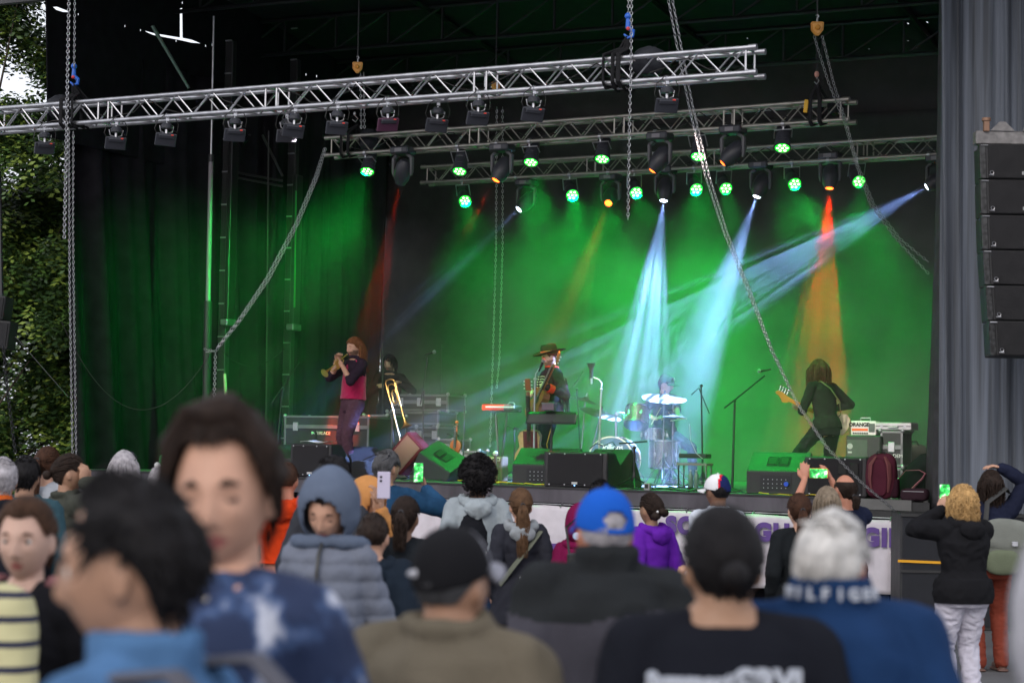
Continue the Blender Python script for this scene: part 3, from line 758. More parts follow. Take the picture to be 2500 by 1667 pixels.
GREEN = (.0, 1., .085); RED = (1., .02, .004); WHITE = (.27, .44, 1.)
def glow(name, c, s): return mat(name, (.02,.02,.02), .3, emit=c, estr=s)
PAR_W, RED_W, WHT_W = 2600., 9000., 17000.
def par_can(px_mount, lens, tr, A, B, s, label, tgt, aim, pw=1., ang=60):
    """hung from the truss, lens centre at a pixel; aim = unit direction the lens faces"""
    L = P(lens[0], lens[1], F/s); aim = Vector(aim).normalized()
    t = thing('par_can', label, 'par can', L, 0, 'green par cans')
    blk = mat('fixture_black'); bkc = L-aim*.26
    MB().lathe([(.0,-.33),(.06,-.33),(.085,-.30),(.088,-.2),(.082,-.19),(.088,-.18),(.088,-.1),(.082,-.095),(.096,-.08),(.096,0.)], L, aim, 22).build('can', blk, t, world=True)
    MB().lathe([(.096,-.004),(.108,-.004),(.108,.012),(.094,.014),(.088,.0)], L, aim, 22).build('ring', blk, t, world=True)
    M = frame_to(aim); mb = MB(); mb.lathe([(.088,.002),(.0,.006)], L, aim, 22); ln = mb.build('lens', glow('green_lens', (.0,1.,.03), 1.6), t, world=True)
    mb = MB()
    for k in range(7):
        a = k*math.pi/3; o = (0,0) if k == 6 else (.056*math.cos(a), .056*math.sin(a)); mb.lathe([(.021,.007),(.0,.010)], L+M.col[0]*o[0]+M.col[1]*o[1], aim, 10)
    mb.build('led', glow('green_led', (.22,1.,.18), 7.), ln, world=True)
    c = on_truss((0,tr[1],tr[2],tr[3]), A, B, px_mount, True); piv = L-aim*.15; top = Vector((c.x, c.y, c.z-.07)); 
    side = tr[1]*.115
    mb = MB(); mb.tube([piv-side, Vector((top.x,top.y,top.z))-side, top+side, piv+side], .009, 6); mb.cyl(top, c, .012, None, 8); mb.lathe([(.038,-.02),(.038,.02)], c, tr[1], 12)
    mb.build('yoke', steel(), t, world=True)
    spot('par_beam', L+aim*.03, tgt, PAR_W*pw, GREEN, ang, 1., t, radius=.06)
    return t
pk = [(897,418,0),(1122,418,0),(1296,396,0),(1470,388,0),(1705,382,0),(1910,361,0)]
nm = ['first par can from the left on the middle truss, beside the leftmost moving head','second par can on the middle truss','third par can on the middle truss, just right of the second moving head','fourth par can on the middle truss','fifth par can on the middle truss, behind the slanting chain','sixth par can, rightmost on the middle truss, seen from behind']
for i,(x,y,_) in enumerate(pk):
    s = 178+(x-800)*.0237; q = P(x,y,F/s); bb = (q-O).dot(N); aa = (q-O).dot(U)
    par_can(x-3+ (6 if i==5 else 0), (x,y), tr2, T2A, T2B, s, 'green '+nm[i], [ST(-3.9,2.2,1.2), ST(aa+.3,1.,0), ST(aa,2.8,0), ST(aa+.3,1.,0), ST(aa+.3,1.,0), ST(aa+.3,1.,0)][i], (-.12,-.55,-1.), pw=[.62,.42,.5,.42,.38,.30][i], ang=[92,44,50,44,44,44][i])
pk3 = [(1135,490),(1397,476),(1553,470),(1700,462),(1772,460),(1940,449),(2097,443)]
nm3 = ['low at the left of the rearmost truss','above the singer','at the end of the hanging chain','beside the slanting chain','right of the slanting chain','under the rightmost middle-truss par','rightmost on the rearmost truss']
for i,(x,y) in enumerate(pk3):
    s = 160+(x-1034)*.02; q = P(x,y,F/s); bb = (q-O).dot(N); aa = (q-O).dot(U)
    par_can(x-4, (x,y), tr3, T3A, T3B, s, 'bright green par can '+nm3[i], [ST(aa-.5,8.,1.6), ST(aa-.8,8.4,1.6), ST(aa-.6,8.,.8), ST(aa-2.2,7.5,.6), ST(aa,bb+1.2,.5), ST(aa+.2,7.6,.6), ST(aa+.2,bb+1.,.5)][i], (.22,-1.2,-.9), pw=[1.6,1.45,1.25,.8,.52,.42,.38][i], ang=78)

def moving_head(base_px, lens, s, label, color, target, deg, energy, gobo, grp, tr, A, B):
    L = P(lens[0], lens[1], F/s); tgt = Vector(target); aim = (tgt-L).normalized()
    t = thing('moving_head', label, 'moving head', L, 0, grp)
    blk = mat('fixture_black'); gry = mat('fixture_grey', (.11,.11,.12), .5)
    piv = L-aim*.17; c = on_truss((0,tr[1],tr[2],tr[3]), A, B, base_px, True); top = Vector((piv.x, piv.y, piv.z+.24))
    d = tr[1]; bk = tr[2]; Mr = Matrix((d, bk, Vector((0,0,1)))).transposed()
    bs_ = MB().box(top+Vector((0,0,.05)), (.29,.24,.10), Mr, bev=.02).build('base', blk, t, world=True, smooth=False)
    MB().box(top+Vector((0,0,.05))-bk*.121, (.11,.006,.05), Mr).build('display', mat('display_panel', (.16,.15,.17), .4), bs_, world=True, smooth=False)
    mb = MB()
    for q in (-1,1): mb.tube([top+d*q*.08, top+d*q*.145+Vector((0,0,-.05)), piv+d*q*.145, piv+d*q*.135+Vector((0,0,-.05))], [.05,.042,.038,.022], 8, flat=.6)
    mb.build('yoke', gry, t, world=True)
    hd_ = MB().lathe([(.0,-.36),(.06,-.35),(.1,-.29),(.115,-.18),(.105,-.08),(.075,-.02),(.07,.0),(.06,.003),(.05,-.01)], L, aim, 22).build('head', blk, t, world=True)
    nmn = {RED:('red_glow',(1.,.10,.01),9.), WHITE:('white_glow',(.72,.82,1.),22.)}[color]
    MB().lathe([(.052,-.008),(.03,.004),(.0,.006)], L, aim, 18).build('lens', glow(*nmn), hd_, world=True)
    mb = MB(); mb.cyl(top+Vector((0,0,.1)), (top.x,top.y,max(c.z,top.z+.11)), .018, None, 8); mb.cyl((top.x,top.y,c.z),c,.012,None,6); mb.lathe([(.038,-.02),(.038,.02)], c, d, 12); mb.build('clamp', steel(), t, world=True)
    spot('head_beam', L+aim*.02, tgt, energy, color, deg*1.1, .75, t, radius=.02, gobo=gobo)
    return t
G2 = 'moving head lights'
def sT(tr, x): return 178+(x-800)*.0237 if tr == 2 else 160+(x-1034)*.02
def TG(px, py, b): return SP(px, py, b)
mh = [
 (2, 981, (977,449), RED, TG(880,900,2.2), 12, RED_W*.8, (26,1.,.15,1.6), 'red moving head, leftmost on the middle truss beside the first par can'),
 (2, 1216,(1210,441), RED, TG(1060,700,.3), 9, RED_W*.3, (30,2.,.1,1.6), 'red moving head between the second and third par cans'),
 (2, 1600,(1592,418), RED, TG(1400,700,.3), 9, RED_W*.3, (30,3.,.1,1.6), 'red moving head left of the slanting chain'),
 (2, 1770,(1764,399), RED, TG(1590,560,.3), 9, RED_W*.4, (30,4.,.1,1.6), 'red moving head right of the slanting chain with a lit pink display'),
 (3, 1486,(1485,497), RED, TG(1410,700,2.6), 11, RED_W*.35, (30,5.,.1,1.6), 'dim red moving head on the rearmost truss near the centre'),
 (3, 2024,(2025,461), RED, TG(1985,1080,2.8), 21, RED_W*.60, (36,6.6,.0,2.4), 'red moving head, rightmost on the rearmost truss'),
 (3, 1262,(1266,512), WHITE, TG(960,800,3.), 12, WHT_W*.3, (26,7.,.1,1.6), 'small white moving head pointing down left behind the chain pair'),
 (3, 1620,(1620,491), WHITE, TG(1548,1080,3.), 19, WHT_W*1.6, (34,8.,.04,1.7), 'white moving head above the drummer'),
 (3, 1850,(1847,481), WHITE, TG(1640,1040,3.), 18, WHT_W*2.0, (34,9.,.05,1.7), 'white moving head between the chain and the rightmost red one'),
 (3, 2268,(2262,457), WHITE, TG(1690,780,2.8), 17, WHT_W*.8, (34,10.,.03,1.7), 'white moving head at the right curtain pointing left')]
for (k, bx, ln, c, tg, dg_, en, gb, lab) in mh:
    tr, A, B = (tr2,T2A,T2B) if k == 2 else (tr3,T3A,T3B)
    moving_head(bx, ln, sT(k, bx), lab, c, tg, dg_, en, gb, G2, tr, A, B)

# the floods on the nearest truss face the band: a warm white wash comes from four of them
for i, o in lit_floods:
    if i in (5, 7, 9, 11):
        Rf = o.rotation_euler.to_matrix(); p = o.location+Rf @ (Vector((0,.02,-.30))+Matrix.Rotation(R(-62),3,'X') @ Vector((0,0,.024)))*.86; MB().box(p, (.18,.11,.010), Rf @ Matrix.Rotation(R(-62),3,'X')).build('lamp_face', glow('warm_face', (1.,.8,.75), 1.5), o, world=True, smooth=False)
        spot('flood_beam', p+Rf @ Vector((0,.10,.02)), {5:ST(.2,1.4,1.2), 7:ST(.9,2.,1.2), 9:ST(2.9,1.8,1.2), 11:ST(6.3,1.4,1.1)}[i], {5:4000.,7:1000.,9:3600.,11:1100.}[i], (1.,.84,.76), {5:16,7:22,9:16,11:22}[i], .9, o, radius=.06)

# ---- stage smoke
def smoke_fn():
    mb = MB(); vs = [ST(a,b,h) for h in (.03, 5.6) for (a,b) in ((-3.9,.6),(9.5,.6),(9.5,8.45),(-3.9,8.45))]
    mb.add(vs, [(3,2,1,0),(4,5,6,7),(0,1,5,4),(1,2,6,5),(2,3,7,6),(3,0,4,7)])
    m = bpy.data.materials.new('stage_smoke'); m.use_nodes = True; nt = m.node_tree; nt.nodes.clear()
    out = nt.nodes.new('ShaderNodeOutputMaterial'); pv = nt.nodes.new('ShaderNodeVolumePrincipled')
    pv.inputs['Color'].default_value = (.95,.95,.95,1); pv.inputs['Anisotropy'].default_value = .0
    tc = nt.nodes.new('ShaderNodeTexCoord'); n = nt.nodes.new('ShaderNodeTexNoise'); n.inputs['Scale'].default_value = .75; n.inputs['Detail'].default_value = 3; n.inputs['Distortion'].default_value = .6
    nt.links.new(tc.outputs['Object'], n.inputs['Vector'])
    r = nt.nodes.new('ShaderNodeMapRange'); r.inputs['From Min'].default_value = .38; r.inputs['From Max'].default_value = .70; r.inputs['To Min'].default_value = .010; r.inputs['To Max'].default_value = .075
    sx = nt.nodes.new('ShaderNodeSeparateXYZ'); nt.links.new(tc.outputs['Object'], sx.inputs[0])
    ad = nt.nodes.new('ShaderNodeMath'); ad.operation = 'MULTIPLY_ADD'; ad.inputs[1].default_value = -3.2; nt.links.new(n.outputs['Fac'], ad.inputs[0]); nt.links.new(sx.outputs[2], ad.inputs[2])
    hr_ = nt.nodes.new('ShaderNodeMapRange'); hr_.interpolation_type = 'SMOOTHSTEP'; hr_.inputs['From Min'].default_value = 2.6; hr_.inputs['From Max'].default_value = 3.6; hr_.inputs['To Min'].default_value = 1.; hr_.inputs['To Max'].default_value = .28
    nt.links.new(ad.outputs[0], hr_.inputs['Value']); ml = nt.nodes.new('ShaderNodeMath'); ml.operation = 'MULTIPLY'; nt.links.new(hr_.outputs[0], ml.inputs[1])
    nt.links.new(n.outputs['Fac'], r.inputs['Value']); nt.links.new(r.outputs[0], ml.inputs[0])
    dt = nt.nodes.new('ShaderNodeVectorMath'); dt.operation = 'DOT_PRODUCT'; dt.inputs[1].default_value = U; nt.links.new(tc.outputs['Object'], dt.inputs[0])
    ar = nt.nodes.new('ShaderNodeMapRange'); ar.interpolation_type = 'SMOOTHSTEP'; k0 = O.dot(U); ar.inputs['From Min'].default_value = k0-1.; ar.inputs['From Max'].default_value = k0+2.4; ar.inputs['To Min'].default_value = .3; ar.inputs['To Max'].default_value = 1.
    nt.links.new(dt.outputs['Value'], ar.inputs['Value']); m2 = nt.nodes.new('ShaderNodeMath'); m2.operation = 'MULTIPLY'; nt.links.new(ml.outputs[0], m2.inputs[0]); nt.links.new(ar.outputs[0], m2.inputs[1]); nt.links.new(m2.outputs[0], pv.inputs['Density']); nt.links.new(pv.outputs[0], out.inputs['Volume'])
    o = mb.build('stage_smoke', m, smooth=False); tag(o, 'thin drifting smoke over the band, lit green and blue-white', 'smoke', kind='stuff')
smoke_fn()

# ================================================================== THINGS ON THE STAGE
def at(px, b, h=0.): return SF(px, b, h)
def Wd(px0, px1, b): return a_of(px1, b)-a_of(px0, b)       # metres along the lip between two pixel columns
plastic = mat('speaker_plastic', (.022,.02,.024), .5, vary=.2, bump=.35, bscale=260)
rubberm = mat('rubber', (.012,.012,.012), .6)
screw_m = steel()
def metal_mesh(name, c=(.02,.02,.022)): return mat(name, c, .6, .3, bump=1.2, bscale=320, vary=.15)

def wedge(px0, px1, b, rz, w_=None, h=.46, d=.5, label='', style='wedge', tilt=None, handles=True, flip=False, panel=False):
    x0 = a_of(px0, b); x1 = a_of(px1, b); W = w_ or (x1-x0); c = at((px0+px1)/2, b)
    rot = Matrix.Rotation(RZS+rz, 3, 'Z')
    if tilt is not None: rot = rot @ tilt
    t = thing('stage_monitor', label, 'stage monitor', c, 0, 'stage monitors', rot=rot)
    if style == 'wedge':
        prof = [(0,0),(0,h*.55),(d*.5,h),(d*.56,h),(d,.1*h),(d,0)]
        M = Matrix(((0,0,1,0),(1,0,0,0),(0,1,0,0),(0,0,0,1)))
        mb = MB().prism(prof, M, W); o = mb.build('cabinet', plastic, t, smooth=False)
        md = o.modifiers.new('b','BEVEL'); md.width = .012; md.segments = 2
        nn = Vector((0, -h*.45, d*.5)).normalized()
        if handles:
            for q in (-1, 1):
                o_ = Vector((q*.075*1.0, d*.25, h*.775))+nn*.004
                Rm = Matrix((Vector((1,0,0)), nn.cross(Vector((1,0,0))), nn)).transposed()
                MB().box(o_, (.10,.12,.012), Rm, bev=.004).build('handle', mat('cup_black', (.004,.004,.004), .7), t, smooth=False)
                MB().tube([o_+Rm@Vector((x*.062,y*.072,.006)) for x,y in ((-1,-1),(1,-1),(1,1),(-1,1))], .006, 5, closed=True).build('handle_rim', plastic, t)
        if not panel: return t
        mb = MB(); mb.box((0,-.004,h*.27), (W*.52,.006,h*.36)); mb.build('amp_panel', mat('amp_panel', (.03,.03,.034), .35, .5), t, smooth=False)
        mb = MB()
        for k in range(6):
            for j in range(3): mb.cyl((-W*.2+k*.055, -.006, h*.15+j*.05), (-W*.2+k*.055, -.012, h*.15+j*.05), .0055, None, 8)
        mb.build('knobs', steel(), t)
        MB().cyl((W*.19,-.005,h*.25),(W*.19,-.04,h*.25),.028,None,12).build('power_plug', mat('blue_plug', (.02,.08,.6), .4), t)
    else:
        prof = [(0,0),(-.01,h*.5),(0,h),(d*.55,h*1.0),(d,h*.55),(d,0)]
        M = Matrix(((0,0,1,0),(1,0,0,0),(0,1,0,0),(0,0,0,1)))
        o = MB().prism(prof, M, W).build('cabinet', plastic, t, smooth=False); md = o.modifiers.new('b','BEVEL'); md.width = .03; md.segments = 3
        MB().box((0,-.012,h*.52), (W*.86,.012,h*.86), bev=.005).build('grille', metal_mesh('grille_dark', (.028,.026,.03)), t, smooth=False)
        MB().box((0,-.022,.055), (.075,.006,.028)).build('badge', mat('badge', (.5,.5,.5), .4), t, smooth=False)
        MB().box((0,-.02,.028), (.012,.006,.012)).build('power_light', glow('blue_led', (.2,.5,1.), 5.), t, smooth=False)
        mb = MB()
        for q in (-1,-.4,.4,1):
            for z in (.035, h-.03): mb.cyl((q*W*.4,-.018,z),(q*W*.4,-.023,z),.009,None,8)
        mb.build('screws', steel(), t)
    return t
wedge(707, 808, .35, 0, h=.44, label='dark loudspeaker with grille facing out at the far left of the stage front', style='box')
wedge(664, 720, .95, .2, h=.42, label='monitor mostly hidden behind the far left loudspeaker', handles=False)
t = thing('paper_sheet', 'white sheet lying on the green-lit top of the far left monitor', 'paper', at(770,.7,.455), RZS)
MB().grid(lambda u,v: (-.18+.42*u, -.12+.26*v, .01+.012*math.sin(u*7)+.01*v), 10, 4).build('sheet', mat('white_paper', (.8,.8,.78), .6), t, angle=180, solid=.002)
wedge(866, 930, 1.1, .9, w_=.48, h=.42, label='monitor wedge lying just behind the trumpet player', handles=False)
wedge(972, 1112, .95, 0, w_=.66, h=.48, d=.5, label='monitor wedge tipped on its side in front of the trombone, handle slots toward the crowd', tilt=Matrix.Rotation(R(24),3,'Y') @ Matrix.Rotation(R(-18),3,'Z'))
wedge(1250, 1400, .62, 0, h=.47, label='green-topped monitor wedge behind the centre loudspeaker', handles=False, panel=True)
wedge(1327, 1482, .12, .0, h=.44, label='dark loudspeaker with grille and tiny blue light at the centre of the stage front', style='box')
wedge(1415, 1518, 1.0, -.25, h=.48, label='bright green monitor wedge with cables on top, beside the bass drum', handles=False)
wedge(1822, 1966, .55, .0, h=.50, label='bright green monitor wedge with two handle slots and a control panel, right of the microphone', panel=True)
t = wedge(1962, 2116, .18, .0, h=.47, label='dark monitor in front of the bass player, next to the maroon backpack', style='box')
for o in [c for c in t.children if c.name.split('.')[0] in ('badge','power_light')]: bpy.data.objects.remove(o)
for q in (-1,1): MB().box((.16+q*.07,-.024,.33),(.10,.014,.13), bev=.004).build('handle', mat('cup_black', (.004,.004,.004), .7), t, smooth=False)
# amp leaning: maroon
t = thing('leaning_amplifier', 'maroon amplifier box tipped up on its edge behind the toppled wedge', 'amplifier', at(1002,1.6,.30), 0, rot=Matrix.Rotation(RZS,3,'Z') @ Matrix.Rotation(R(-47),3,'Y'))
MB().box((0,0,.06), (.52,.26,.34), bev=.02).build('cabinet', mat('maroon_tolex', (.07,.010,.014), .9, bump=.4, bscale=150, spec=.1), t, smooth=False)
MB().box((0,-.135,.06), (.44,.01,.26)).build('speaker_cloth', mat('brown_cloth', (.16,.10,.07), .9, bump=1, bscale=200), t, smooth=False)
MB().tube([(-.1,0,.235),(-.1,0,.262),(.1,0,.262),(.1,0,.235)], .012, 6).build('handle', rubberm, t)

def flight_case(px0, px1, b, h, d, label, lid=.16, latches=2, text=None, tpos=(0,.7), tsize=.07, base=0., w_=None, rz=0., plain=False, group='flight cases on the stage', kind='case_laminate', handles=1):
    W = w_ or Wd(px0, px1, b); c = at((px0+px1)/2, b, base)
    t = thing('flight_case', label, 'flight case', c, RZS+rz, group)
    lam = mat('case_laminate', (.02,.02,.022), .4, vary=.3, vscale=4, bump=.15, bscale=8); alu = mat('case_edge', (.20,.20,.21), .4, .8, vary=.15)
    MB().box((0,d/2,h/2), (W-.012,d-.012,h-.012)).build('body', lam, t, smooth=False)
    mb = MB(); e = .032
    for x in (-W/2+e/2, W/2-e/2):
        for y in (e/2, d-e/2): mb.box((x,y,h/2), (e,e,h-.004), bev=.004)
    for z in (e/2, h-e/2):
        for y in (e/2, d-e/2): mb.box((0,y,z), (W,e*.98,e), bev=.004)
        for x in (-W/2+e/2, W/2-e/2): mb.box((x,d/2,z), (e*.96,d,e*.96), bev=.004)
    if lid: mb.box((0,.003,h-lid), (W-.02,.02,.055), bev=.004)
    mb.build('edging', alu, t, smooth=False)
    mb = MB()
    for x in (-W/2,W/2):
        for y in (0,d):
            for z in (0,h): mb.ell((x*.985,y+(.008 if y==0 else -.008),z*.985+.005), .03, nu=8, nv=6)
    mb.build('corner_balls', steel(), t)
    if lid:
        for k in range(latches):
            x = -W/2+W*(k+.5)/latches if latches > 1 else 0
            if latches == 2: x = (-.36 if k == 0 else .36)*W
            MB().box((x,-.004,h-lid), (.085,.016,.125), bev=.006).build('latch', steel(), t, smooth=False)
    for k in range(handles):
        x = (-.33 if k == 0 else .33)*W
        MB().box((x,-.003,h*.32), (.13,.012,.12), bev=.01).build('handle_dish', steel(), t, smooth=False)
        MB().tube([(x-.045,-.012,h*.32),(x-.04,-.03,h*.32),(x+.04,-.03,h*.32),(x+.045,-.012,h*.32)], .008, 6).build('handle', rubberm, t)
    if text:
        M = Matrix.Translation((tpos[0]*W, -.003, tpos[1]*h)) @ Matrix.Rotation(R(90),4,'X')
        text_on('lettering', text, tsize, M, mat('stencil_white', (.7,.7,.7), .6), t)
    return t
c1 = flight_case(690, 897, 2.4, .84, .7, 'large black flight case with silver edging behind the trumpet player', text='INTERLACE', tpos=(-.06,.70), tsize=.062)
mb = MB()
for x in (-.17,): mb.box((x,-.004,.33),(.03,.012,.58))
mb.build('divider', rubberm, c1, smooth=False)
flight_case(884, 942, 3.0, .88, .6, 'narrow flight case with a stencilled word, right of the trumpet player', latches=1, text='DATU', tpos=(.18,.22), tsize=.10)
flight_case(948, 1014, 4.6, .74, .6, 'left of the two latched cases under the mixing desk', lid=.13, latches=2, handles=1, text='OH', tpos=(.2,.12), tsize=.09)
flight_case(1014, 1066, 4.6, .74, .6, 'right of the two latched cases under the mixing desk', lid=.13, latches=2, handles=1, text='S2', tpos=(.3,.12), tsize=.09)
flight_case(940, 1068, 4.6, .20, .62, 'shallow rack case holding up the mixing desk', lid=0, handles=0, base=.76)
flight_case(952, 1090, 4.7, .26, .6, 'open mixing desk case with a glowing edge in front of the bearded man', lid=.12, latches=3, handles=0, base=.97)
flight_case(1068, 1112, 4.2, .56, .5, 'small latched case at the right end of the mixing desk stack', lid=.14, latches=1)
flight_case(1120, 1168, 2.6, .24, .3, 'small low case on the floor right of the violin', lid=.08, latches=2, handles=0, base=.16)
flight_case(1120, 1168, 2.6, .15, .32, 'shallow box under the small low case right of the violin', lid=.05, latches=2, handles=0)

def mic(t, p, d, m=None):
    p = Vector(p); d = Vector(d).normalized()
    MB().lathe([(.0,-.001),(.011,0),(.016,.12),(.017,.13)], p-d*.13, d, 12).build('microphone_body', m or rubberm, t, world=True)
    MB().ell(p+d*.02, .027, nu=12, nv=9).build('microphone_grille', mat('mic_grille', (.35,.36,.36), .4, .8, bump=1, bscale=300), t, world=True)
def mic_stand(label, base_px, b, top_py, pts=None, mic_at=None, chrome=False, base='tripod', lean=None, r=.010, group='microphone stands'):
    m = steel() if chrome else black_paint(); g = at(base_px, b)
    t = thing('microphone_stand', label, 'microphone stand', g, 0, group)
    top = SP((lean or base_px), top_py, b); fr = g+Vector((0,0,.12 if base == 'tripod' else .02))
    MB().cyl(fr, top, r*1.25, r, 8).build('pole', m, t, world=True)
    mb = MB()
    if base == 'tripod':
        mb.lathe([(.035,-.02),(.04,.0),(.018,.09)], fr, (0,0,1), 10)
        for k in range(3):
            a = k*2.094+.5; mb.tube([fr+Vector((0,0,.03)), g+Vector((math.cos(a)*.28, math.sin(a)*.28, .012))], [.013,.009], 6)
    else: mb.lathe([(.13,0),(.13,.012),(.10,.03),(.02,.05)], g, (0,0,1), 20)
    mb.build('base', m, t, world=True)
    if pts:
        q = [SP(x,y,b+db) for x,y,db in pts]
        MB().tube(q, r*.85, 8).build('boom', m, t, world=True)
        MB().ell(top, .022, nu=8, nv=6).build('clutch', m, t, world=True)
    if mic_at: mic(t, SP(mic_at[0],mic_at[1],b+mic_at[4]), SP(mic_at[0],mic_at[1],b+mic_at[4])-SP(mic_at[2],mic_at[3],b))
    return t
mic_stand('slim boom stand at the far left in front of the big flight case', 672, 1.9, 948, [(664,982,0),(690,944,0),(731,884,0)], lean=690)
mic_stand('straight black stand between the trumpet player and the bearded man', 934, 3.4, 834)
mic_stand('straight stand with a microphone in front of the mixing desk', 1031, 2.8, 955, [(1026,988,0),(1034,940,0),(1043,872,0)], (1057,860,1036,866,0), lean=1034)
mic_stand('far straight stand behind the mixing desk', 1070, 5.4, 842, lean=1078)
mic_stand('straight black stand just right of the violin', 1130, 2.0, 990, lean=1134)
mic_stand('chrome straight stand the singer sings into', 1303, .9, 925, [(1306,930,0),(1308,912,0),(1318,898,0)], (1325,884,1316,905,0), chrome=True, base='round', lean=1306, r=.011)
t = mic_stand('chrome gooseneck stand with a cup-shaped fitting, right of the singer', 1460, 1.9, 950, [(1468,950,0),(1469,935,0),(1462,926,0),(1448,921,0)], chrome=True, base='round', lean=1468, r=.012)
MB().lathe([(.0,-.10),(.022,-.10),(.03,.02),(.055,.09),(.07,.10),(.0,.1)], SP(1443,905,1.9), (0,0,1), 14).build('cup', black_paint(), t, world=True)
MB().cyl(SP(1444,918,1.9), SP(1444,937,1.9), .014, .012, 8).build('stem', steel(), t, world=True)
mic_stand('short black stand with a level boom in front of the drum kit', 1548, .45, 1092, [(1512,1082,0),(1545,1080,0),(1580,1077,0)], lean=1549, r=.013)
mic_stand('black stand with long boom and microphone left of the bass player', 1788, 1.0, 978, [(1768,996,0),(1795,975,0),(1868,916,0)], (1858,905,1893,899,0), base='round', lean=1794, r=.013)
mic_stand('thin boom stand at the right of the drum kit', 1716, 2.6, 942, [(1688,963,0),(1706,947,0),(1732,1010,0)], lean=1712)
mic_stand('thin overhead stand behind the singer with a slim microphone', 1420, 3.2, 950, [(1396,946,0),(1412,925,0),(1425,905,0)], lean=1408)
mic_stand('low stand with small clip behind the acoustic guitar', 1256, 2.4, 1045, [(1236,1038,0),(1256,1046,0),(1268,1046,0)])

# keyboard
t = thing('keyboard', 'bright red keyboard with a dark end panel on its stand', 'keyboard', at(1212,2.6,.0), RZS)
W = Wd(1170,1256,2.6); z0 = SP(1200,1002,2.6).z-at(1212,2.6).z
MB().box((-W*.13,.12,z0+.045), (W*.62,.28,.085), bev=.012).build('case', mat('keyboard_red', (.75,.022,.003), .35), t, smooth=False)
MB().box((W*.33,.12,z0+.04), (W*.30,.28,.075), bev=.01).build('end_panel', mat('panel_green_black', (.05,.06,.05), .4), t, smooth=False)
mb = MB(); mb.box((.05,-.03,z0+.05),(W*.8,.03,.02)); mb.build('keys', mat('ivory', (.7,.7,.66), .4), t, smooth=False)
MB().tube([(W*.2,.1,z0+.09),(W*.25,.1,z0+.115),(W*.35,.1,z0+.115),(W*.4,.1,z0+.09)], .01, 6).build('handle', steel(), t)
t2 = thing('keyboard_stand', 'black folding stand carrying the red keyboard', 'stand', at(1212,2.6), RZS)
mb = MB(); mb.box((0,.12,z0-.012),(W*1.06,.1,.022))
mb.build('crossbar', black_paint(), t2, smooth=False)
for q in (-1,1): 
    MB().tube([(q*.09,.12,z0-.02),(q*.03,.12,.35),(-q*.05,.12,.02)], .02, 8).build('leg', black_paint(), t2)
MB().box((0,.12,.012),(.5,.34,.024), bev=.005).build('foot', black_paint(), t2, smooth=False)
# small combo
t = thing('combo_amplifier', 'small tan combo amplifier with a row of knobs below the keyboard', 'amplifier', at(1196,1.7), RZS)
MB().box((0,.1,.17), (.36,.2,.34), bev=.015).build('cabinet', mat('tan_tolex', (.14,.08,.05), .7, bump=.4, bscale=120), t, smooth=False)
MB().box((0,-.004,.14), (.3,.01,.22)).build('grille_cloth', mat('grille_brown', (.12,.08,.055), .9, bump=1, bscale=200), t, smooth=False)
mb = MB(); mb.box((0,-.004,.3), (.3,.012,.05)); mb.build('control_panel', mat('cream_panel', (.5,.42,.3), .4), t, smooth=False)
mb = MB()
for k in range(8): mb.cyl((-.13+k*.037,-.008,.3),(-.13+k*.037,-.028,.3),.011,None,8)
mb.build('knobs', rubberm, t)
t = thing('floor_post', 'brown wooden post topped by a pale ball beside the combo amplifier', 'post', at(1212,1.2), RZS)
MB().cyl((0,0,0),(-.02,0,.36),.028,.02,8).build('post', mat('brown_wood', (.12,.075,.05), .7), t)
MB().ell((-.02,0,.38), .034).build('ball', mat('pale_ball', (.75,.6,.6), .4), t)

# violin
def violin_outline(L):
    pts = [(0,0),(.17,.01),(.27,.09),(.29,.2),(.25,.32),(.17,.40),(.16,.50),(.19,.60),(.235,.66),(.245,.76),(.21,.88),(.12,.97),(0,1.)]
    f = [(x*L*.98,y*L) for x,y in pts]; return f+[(-x,y) for x,y in f[-2:0:-1]]
t = thing('violin', 'orange-brown violin upright on its stand', 'violin', at(1110,1.3,.0)+Vector((0,0,SP(1112,1135,1.3).z-at(1112,1.3).z)), RZS, rot=Matrix.Rotation(RZS,3,'Z') @ Matrix.Rotation(R(-4),3,'X'))
L = .34; vm = mat('violin_varnish', (.42,.085,.015), .25, vary=.15)
M = Matrix(((1,0,0,0),(0,0,-1,0),(0,1,0,0),(0,0,0,1)))
o = MB().prism(violin_outline(L), M, .045).build('body', vm, t, smooth=False); md = o.modifiers.new('b','BEVEL'); md.width=.008; md.segments=2
MB().box((0,-.032,L*.98), (.034,.018,L*.62), Matrix.Rotation(0,3,'X')).build('fingerboard', mat('ebony', (.015,.012,.012), .35), t, smooth=False)
mb = MB(); mb.cyl((0,0,L),(0,0.01,L+.20),.014,.010,8); mb.lathe([(.006,-.02),(.018,-.018),(.018,.018),(.006,.02)], (0,0,L+.23), (1,0,0), 12); nk_ = mb.build('neck', vm, t)
mb = MB()
for k in range(4): mb.cyl((0,0,L+.15+k*.015),((-1)**k*.04,0,L+.155+k*.015),.005,.008,6)
mb.build('pegs', mat('ebony'), nk_)
mb = MB(); mb.box((0,-.045,L*.38),(.06,.006,.03)); mb.box((0,-.03,L*.17),(.035,.01,.09)); mb.build('bridge', mat('ebony'), t, smooth=False)
mb = MB()
for k in range(4): mb.cyl((-.012+k*.008,-.042,L*.2),(-.008+k*.005,-.045,L+.16),.0009,None,4)
mb.build('strings', steel(), t)
t = thing('instrument_stand', 'black upright stand holding the violin', 'stand', at(1111,1.45), RZS)
mb = MB(); mb.cyl((0,0,.02),(0,0,.72),.011,None,8); mb.tube([(-.05,-.14,.62),(-.05,-.03,.6),(.05,-.03,.6),(.05,-.14,.62)],.012,6)
mb.build('post', black_paint(), t)
